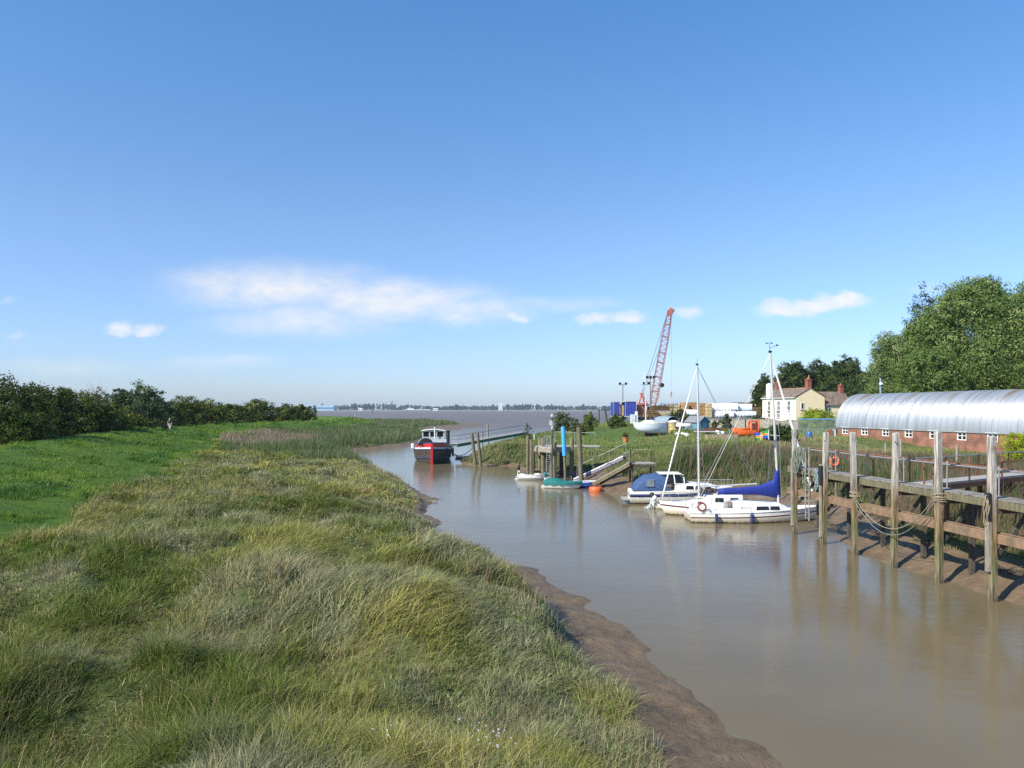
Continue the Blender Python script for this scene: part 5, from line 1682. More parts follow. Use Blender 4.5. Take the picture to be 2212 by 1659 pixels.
# ladder-like fallen branch litter on the mud: dark wrack
for i, (x, y) in enumerate(((18.1, 28.6), (18.0, 33.5), (17.4, 36.3))):
    m_ = MB()
    g = random.Random(i)
    for k in range(26):
        a = g.uniform(0, 2 * PI); l_ = g.uniform(.2, .8)
        m_.tube([(g.uniform(-.5, .5), g.uniform(-.5, .5), g.uniform(.0, .1)), (math.cos(a) * l_, math.sin(a) * l_, g.uniform(.05, .3))], .012, 4)
    o = m_.build('driftwood_tangle', TIMBER_DARK); o.location = (x, y, gz(x, y))
    tag(o, ('tangle of dead branches at the mud edge under the fifth and sixth posts', 'tangle of dead branches on the mud behind the fourth post', 'tangle of dead branches on the mud by the ladder')[i], 'branches')

# ------------------------------------------------------------------ the long hut
def hut():
    C0 = Vector((41.2, 98.9)); d = Vector((4.1, -25.6)).normalized()      # along the hut towards the viewer
    ang = math.atan2(d.y, d.x)
    zg, ze = 2.3, 4.3
    t = thing('nissen_hut', 'long hut with a curved corrugated metal roof on red brick walls', 'hut', (C0.x, C0.y, 0), ang)
    Ln, hw, hh = 42.0, 3.75, 4.25
    # local: x along the hut (away end = 0), y: near wall at 0, far wall at +2hw (to the right)
    sgn = 1
    BR = bpy.data.materials.new('brick_wall')
    n, l = nodes_of(BR); b = n['Principled BSDF']; b.inputs['Roughness'].default_value = .9
    tcb = n.new('ShaderNodeTexCoord')
    mp = n.new('ShaderNodeMapping'); mp.inputs['Rotation'].default_value = (R(90), 0, 0); l.new(tcb.outputs['Object'], mp.inputs[0])
    bk = n.new('ShaderNodeTexBrick'); bk.inputs['Scale'].default_value = 1.0; bk.inputs['Brick Width'].default_value = .23; bk.inputs['Row Height'].default_value = .078; bk.inputs['Mortar Size'].default_value = .008
    bk.inputs['Color1'].default_value = (.27, .095, .05, 1); bk.inputs['Color2'].default_value = (.18, .065, .038, 1); bk.inputs['Mortar'].default_value = (.24, .19, .15, 1)
    l.new(mp.outputs[0], bk.inputs['Vector'])
    nz = n.new('ShaderNodeTexNoise'); nz.inputs['Scale'].default_value = .8; nz.inputs['Detail'].default_value = 6; l.new(tcb.outputs['Object'], nz.inputs['Vector'])
    mrn = n.new('ShaderNodeMapRange'); l.new(nz.outputs['Fac'], mrn.inputs[0]); mrn.inputs[1].default_value = .35; mrn.inputs[2].default_value = .65; mrn.inputs[3].default_value = .65; mrn.inputs[4].default_value = 1.3
    mx = n.new('ShaderNodeMix'); mx.data_type = 'RGBA'; mx.blend_type = 'MULTIPLY'; mx.inputs['Factor'].default_value = 1
    l.new(bk.outputs['Color'], mx.inputs['A']); l.new(mrn.outputs[0], mx.inputs['B']); l.new(mx.outputs['Result'], b.inputs['Base Color'])
    wins = [1.6, 5.6, 9.6, 13.6, 17.6, 21.6, 25.6, 29.6]
    ww, wz0, wz1 = 1.3, 3.42, 4.18
    wl_ = MB()
    y0, y1 = .10, .38
    yc, dy = (y0 + y1) / 2, y1 - y0
    wl_.box((Ln / 2, yc, (zg - 1 + wz0) / 2), (Ln, dy, wz0 - zg + 1))
    wl_.box((Ln / 2, yc, (wz1 + ze) / 2), (Ln, dy, ze - wz1))
    xs_ = [0] + [v for w_ in wins for v in (w_ - ww / 2, w_ + ww / 2)] + [Ln]
    for a_, b_ in zip(xs_[::2], xs_[1::2]):
        if b_ > a_: wl_.box(((a_ + b_) / 2, yc, (wz0 + wz1) / 2), (b_ - a_, dy, wz1 - wz0))
    wall = wl_.build('brick_wall', BR, t)
    fw = MB(); fw.box((Ln / 2, 2 * hw - .24, (zg - 1 + ze) / 2), (Ln, .28, ze - zg + 1)); fw.build('brick_wall', BR, t)
    for w_ in wins:
        f = MB()
        yy_ = .17
        for x in (w_ - ww / 2 + .05, w_ + ww / 2 - .05): f.box((x, yy_, (wz0 + wz1) / 2), (.1, .1, wz1 - wz0))
        for z in (wz0 + .04, wz1 - .04): f.box((w_, yy_, z), (ww - .2, .1, .08))
        f.box((w_, yy_, (wz0 + wz1) / 2 + .06), (ww - .2, .08, .06)); f.box((w_, yy_ + .002, (wz0 + wz1) / 2), (.07, .075, wz1 - wz0 - .16))
        fo_ = f.build('window', WHITE, t)
        g_ = MB(); g_.box((w_, yy_ + .05, (wz0 + wz1) / 2), (ww - .16, .02, wz1 - wz0 - .1)); g_.build('pane', DARKGLASS, fo_)
        s_ = MB(); s_.box((w_, .06, wz1 + .09), (ww + .35, .18, .05)); s_.build('drip_board', PALE_GREY, fo_)
    # corrugated curved roof
    RM = bpy.data.materials.new('corrugated_iron')
    n, l = nodes_of(RM); b = n['Principled BSDF']
    b.inputs['Metallic'].default_value = .7; b.inputs['Roughness'].default_value = .4
    tcb = n.new('ShaderNodeTexCoord'); sp_ = n.new('ShaderNodeSeparateXYZ'); l.new(tcb.outputs['Object'], sp_.inputs[0])
    def nn(scale, st, det=5):
        m_ = n.new('ShaderNodeMapping'); m_.inputs['Scale'].default_value = st; l.new(tcb.outputs['Object'], m_.inputs[0])
        q = n.new('ShaderNodeTexNoise'); q.inputs['Scale'].default_value = scale; q.inputs['Detail'].default_value = det; l.new(m_.outputs[0], q.inputs['Vector']); return q.outputs['Fac']
    def rp2(f, c0, c1, p0, p1):
        q = n.new('ShaderNodeValToRGB'); q.color_ramp.elements[0].position = p0; q.color_ramp.elements[1].position = p1
        q.color_ramp.elements[0].color = (*c0, 1); q.color_ramp.elements[1].color = (*c1, 1); l.new(f, q.inputs[0]); return q.outputs[0]
    base = rp2(nn(1.1, (1.2, .12, .12)), (.42, .43, .43), (.64, .645, .64), .3, .7)
    rustm = rp2(nn(.8, (.9, .10, .10), 3), (0, 0, 0), (1, 1, 1), .60, .67)
    hi = n.new('ShaderNodeMapRange'); l.new(sp_.outputs['Z'], hi.inputs[0]); hi.inputs[1].default_value = 7.2; hi.inputs[2].default_value = 8.2
    mu = n.new('ShaderNodeMath'); mu.operation = 'MULTIPLY'; l.new(rustm, mu.inputs[0]); l.new(hi.outputs[0], mu.inputs[1])
    mx = n.new('ShaderNodeMix'); mx.data_type = 'RGBA'; l.new(mu.outputs[0], mx.inputs['Factor']); l.new(base, mx.inputs['A']); mx.inputs['B'].default_value = (.42, .27, .12, 1)
    l.new(mx.outputs['Result'], b.inputs['Base Color'])
    # corrugation: the surface normal swings to and fro along the hut; a faint dark line at each sheet lap
    def mth(op, a_, b_=None):
        q = n.new('ShaderNodeMath'); q.operation = op
        for i_, v_ in enumerate((a_, b_)):
            if v_ is None: continue
            if isinstance(v_, (int, float)): q.inputs[i_].default_value = v_
            else: l.new(v_, q.inputs[i_])
        return q.outputs[0]
    cs_ = mth('MULTIPLY', mth('COSINE', mth('MULTIPLY', sp_.outputs['X'], 2 * PI / .0762)), .62)
    ge = n.new('ShaderNodeNewGeometry')
    vm = n.new('ShaderNodeVectorMath'); vm.operation = 'SCALE'; vm.inputs[0].default_value = (d.x, d.y, 0); l.new(cs_, vm.inputs['Scale'])
    va = n.new('ShaderNodeVectorMath'); va.operation = 'ADD'; l.new(ge.outputs['Normal'], va.inputs[0]); l.new(vm.outputs[0], va.inputs[1])
    vz = n.new('ShaderNodeVectorMath'); vz.operation = 'NORMALIZE'; l.new(va.outputs[0], vz.inputs[0])
    l.new(vz.outputs[0], b.inputs['Normal'])
    lap = mth('LESS_THAN', mth('FRACT', mth('DIVIDE', mth('ADD', sp_.outputs['X'], .25), .76)), .07)
    m2_ = n.new('ShaderNodeMix'); m2_.data_type = 'RGBA'; m2_.blend_type = 'MULTIPLY'
    l.new(mth('MULTIPLY', lap, .45), m2_.inputs['Factor']); l.new(mx.outputs['Result'], m2_.inputs['A']); m2_.inputs['B'].default_value = (.35, .33, .3, 1)
    l.new(m2_.outputs['Result'], b.inputs['Base Color'])
    rm = MB()
    na = 40
    sheets = []
    x = -.25
    while x < Ln:
        w_ = .76
        dz = random.choice((0, .004, .008))
        sheets.append((x, x + w_ + .01, dz)); x += w_
    for (a_, b_, dz) in sheets:
        r0, r1 = [], []
        for k in range(na + 1):
            th = PI * k / na
            # slightly stilted ellipse
            y = hw - (hw + dz) * math.copysign(abs(math.cos(th)) ** .9, math.cos(th)); z = ze - .12 + (hh + dz) * math.sin(th) ** .95
            r0.append((a_, y, z)); r1.append((b_, y, z + .004))
        rm.loft([r0, r1], closed=False, cap=False)
    ro_ = rm.build('roof', RM, t, smooth=True)
    rim = MB(); rim.tube([(-.25, hw - hw * math.copysign(abs(math.cos(PI * k / 40)) ** .9, math.cos(PI * k / 40)), ze - .12 + hh * math.sin(PI * k / 40) ** .95) for k in range(41)], .05, 6); rim.build('roof_edge', STEEL, ro_, smooth=True)
    ew = MB()
    arc = [(0, hw - (hw - .08) * math.cos(PI * k / 24), ze - .1 + (hh - .1) * math.sin(PI * k / 24) ** .95) for k in range(25)]
    ew.prism([(0, .1, zg - 1)] + arc + [(0, 2 * hw - .1, zg - 1)], (.2, 0, 0)); ew.build('end_wall', BR, t)
    hk = MB(); hk.lathe([(.1, 0), (.16, .1), (.16, .35), (.05, .45)], 10, (-.35, .2, 3.5)); hk.build('bulkhead_lamp', BLACK, t)
hut()
p = on(1902, 108, 0)
t = thing('camera_pole', 'slim blue pole with a small white camera behind the hut roof', 'pole', p)
zt = H - (817 - HZ) / F * 108 - p.z; zb = H - (842 - HZ) / F * 108 - p.z
mb = MB(); mb.tube([(0, 0, -.3), (0, 0, zt)], .13, 8); mb.build('pole', pm('blue_grey_paint', (.22, .34, .45), .5, var=.2, scale=4), t)
mb = MB(); mb.lathe([(.1, 0), (.26, .12), (.26, .3), (.1, .4)], 12, (0, -.2, zb + .6)); mb.build('camera_head', WHITE, t)

# ------------------------------------------------------------------ the cream house
def house():
    v = Vector((.34, .94, 0)).normalized(); r_ = Vector((v.y, -v.x, 0))
    nf = -v * math.cos(R(60)) - r_ * math.sin(R(60))          # front wall normal (sunlit)
    nb = -v * math.sin(R(60)) + r_ * math.cos(R(60))          # gable normal
    corner = at(1719, 0, 168); corner.z = 0
    zg = 3.6
    zg0 = zg
    t = thing('cream_house', 'cream rendered two storey house with brown tiled roof behind the boatyard', 'house', corner)
    # local frame: x along front wall towards its far-left end, y into the house (away from front)
    t.rotation_euler = (0, 0, math.atan2(nb.y, nb.x))
    t.scale = (-1, 1, 1)          # local x runs along the front wall away from the corner, y into the house
    Lf, Dg, ze, zr = 14.6, 6.8, 9.1, 10.95
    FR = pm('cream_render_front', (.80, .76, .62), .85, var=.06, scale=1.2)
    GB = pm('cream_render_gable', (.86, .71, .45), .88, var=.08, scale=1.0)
    TL = bpy.data.materials.new('roof_tiles')
    n, l = nodes_of(TL); b = n['Principled BSDF']; b.inputs['Roughness'].default_value = .9
    tcb = n.new('ShaderNodeTexCoord'); nz = n.new('ShaderNodeTexNoise'); nz.inputs['Scale'].default_value = 1.6; nz.inputs['Detail'].default_value = 8; l.new(tcb.outputs['Object'], nz.inputs['Vector'])
    bk = n.new('ShaderNodeTexBrick'); bk.inputs['Brick Width'].default_value = .3; bk.inputs['Row Height'].default_value = .26; bk.inputs['Mortar Size'].default_value = .02; bk.inputs['Scale'].default_value = 1
    bk.inputs['Color1'].default_value = (.19, .135, .10, 1); bk.inputs['Color2'].default_value = (.14, .105, .08, 1); bk.inputs['Mortar'].default_value = (.06, .05, .045, 1); l.new(tcb.outputs['Object'], bk.inputs['Vector'])
    mrn = n.new('ShaderNodeMapRange'); l.new(nz.outputs['Fac'], mrn.inputs[0]); mrn.inputs[1].default_value = .35; mrn.inputs[2].default_value = .65; mrn.inputs[3].default_value = .75; mrn.inputs[4].default_value = 1.5
    mx = n.new('ShaderNodeMix'); mx.data_type = 'RGBA'; mx.blend_type = 'MULTIPLY'; mx.inputs['Factor'].default_value = 1; l.new(bk.outputs['Color'], mx.inputs['A']); l.new(mrn.outputs[0], mx.inputs['B']); l.new(mx.outputs['Result'], b.inputs['Base Color'])
    def wall_x(name, x0, x1, y, z0, z1, opens, mat, th=.25, parent=t):
        """wall in the plane y with openings [(xa, xb, za, zb)]"""
        m_ = MB()
        xs_ = sorted({x0, x1, *[o_[0] for o_ in opens], *[o_[1] for o_ in opens]})
        zs_ = sorted({z0, z1, *[o_[2] for o_ in opens], *[o_[3] for o_ in opens]})
        for a_, b_ in zip(xs_[:-1], xs_[1:]):
            for c_, d_ in zip(zs_[:-1], zs_[1:]):
                if any(o_[0] - 1e-6 <= a_ and b_ <= o_[1] + 1e-6 and o_[2] - 1e-6 <= c_ and d_ <= o_[3] + 1e-6 for o_ in opens): continue
                m_.box(((a_ + b_) / 2, y + th / 2, (c_ + d_) / 2), (b_ - a_, th, d_ - c_))
        return m_.build(name, mat, parent)
    wins = [(2.3, 3.6), (6.7, 8.0), (11.0, 12.3)]
    op_ = [(a_, b_, 6.15, 8.35) for a_, b_ in wins] + [(a_, b_, 3.7 + .9, 3.7 + 2.6) for a_, b_ in wins[1:]] + [(2.4, 3.5, 3.6, 5.55)]
    wall_x('front_wall', 0, Lf, 0, zg - .5, ze, op_, FR)
    gw = MB()
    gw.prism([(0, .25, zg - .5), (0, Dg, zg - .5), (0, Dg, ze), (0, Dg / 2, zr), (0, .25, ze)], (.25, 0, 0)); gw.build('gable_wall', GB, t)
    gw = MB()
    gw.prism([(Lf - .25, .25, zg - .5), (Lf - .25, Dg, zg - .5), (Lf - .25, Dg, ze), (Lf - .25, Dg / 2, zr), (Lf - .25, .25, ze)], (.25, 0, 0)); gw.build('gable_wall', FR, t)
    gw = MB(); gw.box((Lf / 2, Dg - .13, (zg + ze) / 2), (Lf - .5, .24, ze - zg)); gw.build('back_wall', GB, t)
    sl = MB()
    e_ = .3
    k_ = (zr - ze) / (Dg / 2)
    rf = MB()
    rf.prism([(-e_ * .3, -e_, ze - e_ * k_ + .05), (-e_ * .3, Dg / 2, zr + .05), (-e_ * .3, Dg / 2, zr + .2), (-e_ * .3, -e_, ze - e_ * k_ + .2)], (Lf + e_ * .6, 0, 0))
    rf.prism([(-e_ * .3, Dg / 2 + .002, zr + .05), (-e_ * .3, Dg + e_, ze - e_ * k_ + .05), (-e_ * .3, Dg + e_, ze - e_ * k_ + .2), (-e_ * .3, Dg / 2 + .002, zr + .2)], (Lf + e_ * .6, 0, 0))
    roof = rf.build('roof', TL, t)
    rg = MB(); rg.tube([(-.1, Dg / 2, zr + .2), (Lf + .1, Dg / 2, zr + .2)], .11, 8); rg.build('ridge_tiles', pm('ridge_clay', (.36, .22, .11), .9, var=.3, scale=3), roof)
    gt = MB(); gt.bar((-.1, -e_ - .06, ze - e_ * k_ + .06), (Lf + .1, -e_ - .06, ze - e_ * k_ + .06), .13, .12); gt.build('gutter', WHITE, roof)
    def sash(xa, xb, za, zb, y=0):
        f = MB(); fw_ = .09
        for x in (xa + fw_ / 2, xb - fw_ / 2): f.box((x, y + .08, (za + zb) / 2), (fw_, .08, zb - za))
        for z in (za + .05, zb - .05, (za + zb) / 2): f.box(((xa + xb) / 2, y + .08, z), (xb - xa - 2 * fw_, .08, .10))
        f.box(((xa + xb) / 2, y + .082, (za + zb) / 2), (.05, .07, zb - za - .2))
        o_ = f.build('window', WHITE, t)
        g_ = MB(); g_.box(((xa + xb) / 2, y + .13, (za + zb) / 2), (xb - xa, .02, zb - za)); g_.build('pane', pm('house_glass', (.05, .05, .06), .1, var=.4, scale=2), o_)
        s_ = MB(); s_.box(((xa + xb) / 2, y - .05, za - .07), (xb - xa + .3, .16, .12)); s_.build('sill', pm('sill_stone', (.22, .17, .14), .8, var=.2, scale=4), o_)
    for o_ in op_[:5]: sash(*o_)
    dr = MB(); dr.box((2.95, .1, 4.57), (1.08, .06, 1.94)); dr.build('door', pm('door_paint', (.35, .33, .31), .6, var=.2, scale=3), t)
    # little gable window with its sill
    gf = MB(); gf.box((-.03, 1.6, 7.15), (.08, .75, 1.45)); gf_ = gf.build('window', WHITE, t)
    gp = MB(); gp.box((-.065, 1.52, 7.2), (.04, .48, 1.2)); gp.build('pane', DARKGLASS, gf_)
    gs = MB(); gs.box((-.07, 1.6, 6.36), (.16, 1.1, .14)); gs.build('sill', pm('sill_stone', (.22, .17, .14), .8), gf_)
    def chimney(x, y, z0, z1, w_, pots, parent):
        m_ = MB(); m_.box((x, y, (z0 + z1) / 2), (w_, w_ * .8, z1 - z0)); m_.box((x, y, z1 - .06), (w_ + .16, w_ * .8 + .16, .22)); m_.box((x, y, z1 - .35), (w_ + .08, w_ * .8 + .08, .12))
        c_ = m_.build('chimney', BRICK_RED, parent)
        for k, (dx, hh_) in enumerate(pots):
            q = MB(); q.lathe([(.13, 0), (.15, .05), (.12, hh_ - .05), (.15, hh_)], 12, (x + dx, y, z1 + .05)); q.build('chimney_pot', pm('clay_pot', (.5, .17, .07), .8, var=.2, scale=5), c_)
    chimney(.75, Dg / 2, zr - .3, zr + 2.0, 1.15, ((-.25, .95), (.28, .4)), roof)
    chimney(Lf - .6, Dg / 2, zr - .3, zr + 1.7, .95, ((0, .5),), roof)
    fl_ = MB(); fl_.prism([(1.36, Dg / 2 - .9, zr - .21), (1.36, Dg / 2 - .05, zr + .205), (1.5, Dg / 2 - .05, zr + .205), (1.5, Dg / 2 - .9, zr - .21)], (0, 0, .05)); fl_.build('lead_flashing', pm('lead', (.45, .47, .5), .5, var=.2, scale=4), roof)
    # rear wing: ridge runs back from the house; its wall lies in the gable plane side
    W0, W1, xw0, xw1, wze, wzr = Dg, Dg + 6.6, .5, 6.0, 7.55, 10.2
    wg = MB()
    wg.box((xw0 + .13, (W0 + W1) / 2, (zg - .5 + wze) / 2), (.25, W1 - W0, wze - zg + .5))
    wg.prism([(xw0 + .26, W1 - .25, zg - .5), (xw1, W1 - .25, zg - .5), (xw1, W1 - .25, wze), ((xw0 + xw1) / 2, W1 - .25, wzr), (xw0 + .26, W1 - .25, wze)], (0, .25, 0))
    wg.build('rear_wing_wall', GB, t)
    rw = MB(); xm = (xw0 + xw1) / 2; kk = (wzr - wze) / (xm - xw0)
    rw.prism([(xw0 - .3, W0 - 2.4, wze - .3 * kk + .05), (xm, W0 - 2.4, wzr + .05), (xm, W0 - 2.4, wzr + .2), (xw0 - .3, W0 - 2.4, wze - .3 * kk + .2)], (0, W1 - W0 + 2.6, 0)) if False else rw.prism([(xw0 - .3, W0 + .01, wze - .3 * kk + .05), (xm, W0 + .01, wzr + .05), (xm, W0 + .01, wzr + .2), (xw0 - .3, W0 + .01, wze - .3 * kk + .2)], (0, W1 - W0 + .2, 0))
    rw.prism([(xm + .002, W0 + .01, wzr + .05), (xw1 + .3, W0 + .01, wze - .3 * kk + .05), (xw1 + .3, W0 + .01, wze - .3 * kk + .2), (xm + .002, W0 + .01, wzr + .2)], (0, W1 - W0 + .2, 0))
    r2 = rw.build('roof', TL, t)
    chimney(xm, W1 - .7, wzr - .3, wzr + 1.65, .95, ((0, .35),), r2)
    wf = MB(); wf.box((xw0 - .02, W0 + 1.1, 6.6), (.08, 1.5, 1.35)); wf_ = wf.build('window', WHITE, t)
    wp = MB(); wp.box((xw0 - .05, W0 + 1.1, 6.6), (.04, 1.2, 1.05)); wp.build('pane', DARKGLASS, wf_)
    wb = MB(); wb.box((xw0 - .07, W0 + 1.1, 6.6), (.03, .07, 1.05)); wb.box((xw0 - .072, W0 + 1.1, 6.75), (.03, 1.2, .06)); wb.build('glazing_bar', WHITE, wf_)
house()
# ------------------------------------------------------------------ boatyard and wharf
def px2(cx, cy):       # crop coordinates noted while measuring -> picture coordinates
    return cx * .2083 + 1267.3, cy * .2083 + 633.6

# white yacht on the hard
def yard_boat():
    Y = 104
    p = at(1402, 0, Y); zg = gz(p.x, Y)
    t = thing('yard_yacht', 'white yacht propped ashore on the grass with mast standing', 'yacht', (p.x, Y, zg + .95), R(196))
    pt = hull_fn(4.7, 1.9, .95, .85, .62, .55, .8, full=1.9, a=.75, c=.62, dip=.12)
    hull_parts(t, pt, [pm('blue_white_hull', (.74, .77, .82), .4, var=.08, scale=2), NAVY], nst=16, m=9, deckz=.08, deckmat=GEL_OLD)
    k = MB(); k.prism([(-1.2, -.06, -.55), (.9, -.06, -.5), (.6, -.06, -.95), (-1.1, -.06, -.95)], (0, .12, 0)); k.build('keel', HULL_BLACK, t)
    c = MB(); house_loft(c, [(-.4, .62, .5, .7, 1.2), (.5, .52, .4, .72, 1.18), (1.2, .36, .24, .76, .9)]); c.build('cabin', GEL, t, bevel=.02)
    co_ = MB()
    for sg in (1, -1): co_.bar((-1.9, sg * .55, .93), (-.4, sg * .66, .96), .08, .26)
    co_.build('cockpit_coaming', GEL, t)
    ck = MB(); ck.box((-1.15, 0, .86), (1.4, .95, .08)); ck.build('cockpit_well', pm('dark_cockpit', (.05, .05, .05), .8, var=.3, scale=4), t)
    m_ = MB(); m_.tube([(.45, 0, 1.1), (.58, 0, 7.6)], [.05, .04], 8); m_.build('mast', WHITE, t)
    pr = MB(); pr.tube([(2.25, .25, .9), (2.25, .25, 1.35), (2.45, 0, 1.4), (2.25, -.25, 1.35), (2.25, -.25, .9)], .018, 5); pr.build('pulpit', STEEL, t)
    s_ = MB()
    for x in (1.1, -1.1):
        for sg in (1, -1): s_.bar((x, sg * .95, -.93), (x, sg * .45, -.05), .08, .08)
    s_.build('cradle', RUST, t)
yard_boat()

# terracotta planter
t = thing('planter', 'terracotta chimney pot planter with grass growing out on the lawn edge', 'planter', on(1351, 92, -.05))
mb = MB(); mb.lathe([(.24, 0), (.28, .1), (.31, .5), (.37, .56), (.37, .66), (.3, .66)], 18); mb.build('pot', pm('terracotta', (.55, .20, .075), .85, var=.25, scale=5), t, smooth='auto')
P = np.stack([rng.normal(0, .13, 220), rng.normal(0, .13, 220), np.full(220, .6)], 1)
o = blades('plant', P, rng.uniform(.4, 1.1, 220), np.full(220, .035), rng.normal(0, 1, (220, 2)), rng.uniform(.2, .7, 220), np.tile([.12, .13, .05], (220, 1)) * rng.uniform(.7, 1.3, (220, 1)), GM, 2, parent=t)
o['kind'] = 'thing'

# trailers with blue curtains
def trailer(lab, px0, px1, pyt, pyb, Y, front, open_=False):
    a_, b_ = at(px0, pyb, Y), at(px1, pyb, Y)
    Wd = b_.x - a_.x; z1 = H - (pyt - HZ) / F * Y; z0 = H - (pyb - HZ) / F * Y
    t = thing('lorry_trailer', lab, 'trailer', ((a_.x + b_.x) / 2, Y + 3, 0))
    BC = pm('blue_curtain', (.025, .05, .33), .6, var=.25, scale=3)
    n_ = 16
    m_ = MB()
    for sg in (-1, 1):
        pts = [(sg * (Wd / 2 + .04 * math.sin(k * 2.1)), -3 + 6 * k / n_, 0) for k in range(n_ + 1)]
        for q0, q1 in zip(pts[:-1], pts[1:]):
            m_.prism([(q0[0], q0[1], z0 + .1), (q1[0], q1[1], z0 + .1), (q1[0], q1[1], z1 - .1), (q0[0], q0[1], z1 - .1)], (-sg * .04, 0, 0))
    xs_ = [(-Wd / 2 + Wd * k / 14) for k in range(15)]
    for i, (x0, x1) in enumerate(zip(xs_[:-1], xs_[1:])):
        if open_ and 7 <= i <= 12: continue
        y0, y1 = -3 - .05 * (i % 2), -3 - .05 * ((i + 1) % 2)
        m_.prism([(x0, y0, z0 + .05), (x1, y1, z0 + .05), (x1, y1, z1 - .1), (x0, y0, z1 - .1)], (0, .04, 0))
    m_.build('curtain', BC, t)
    fr = MB()
    fr.box((0, 0, z1 - .02), (Wd + .16, 6.3, .14)); fr.box((0, 0, z0 - .05), (Wd + .1, 6.3, .2))
    for x in (-Wd / 2, Wd / 2): fr.box((x, -3.1, (z0 + z1) / 2), (.1, .1, z1 - z0 - .16))
    fr.build('frame', pm('trailer_frame', (.45, .46, .48), .6, var=.2, scale=3), t)
    if open_:
        ld = MB()
        for k in range(5): ld.box((Wd * .2, -1.8, z0 + .25 + k * (z1 - z0 - .5) / 5), (Wd * .42, 1.6, (z1 - z0 - .5) / 5 - .05))
        ld.build('timber_load', pm('fresh_timber', (.52, .36, .18), .8, var=.25, scale=3), t)
    for y in (-1.6, 1.2):
        wl2 = MB()
        for x in (-Wd / 2 + .2, Wd / 2 - .2): wl2.lathe([(.15, -.12), (.48, -.12), (.5, 0), (.48, .12), (.15, .12)], 16, (x, y, max(gz(a_.x, Y) + .45, z0 - .5)), Matrix.Rotation(R(90), 3, 'Y'))
        wl2.build('wheel', BLACK, t)
trailer('blue curtained trailer standing open with timber inside at the wharf end', 1326, 1350.5, 868, 899, 190, 0, True)
trailer('darker blue closed curtained trailer next to the open one', 1351.5, 1374.5, 867, 899, 188, 0)

# floodlight masts
def floodlight(lab, px, pyt, Y, heads):
    p = on(px, Y, -.1); zt = H - (pyt - HZ) / F * Y - p.z
    t = thing('floodlight_mast', lab, 'floodlight', p, 0, 'floodlight masts in the timber yard')
    m_ = MB(); m_.tube([(0, 0, 0), (0, 0, zt)], [.16, .1], 8); m_.box((0, 0, zt - .3), (1.9, .1, .1)); m_.build('pole', pm('dull_steel', (.2, .2, .2), .6, metal=.4, var=.3, scale=4), t)
    for x in heads:
        h_ = MB(); h_.box((x, -.2, zt + .05), (.6, .3, .5), M=Matrix.Rotation(R(25), 3, 'X')); h_.build('lamp_head', BLACK, t, bevel=.04)
floodlight('lone floodlight mast above the blue trailers', 1345.5, 829, 198, (-.75, .75))
floodlight('twin floodlight mast in front of the crane jib', 1405, 815, 186, (-.8, 0, .8))
floodlight('lower floodlight mast beside the yard yacht mast', 1394, 828, 180, (-.3, .75))

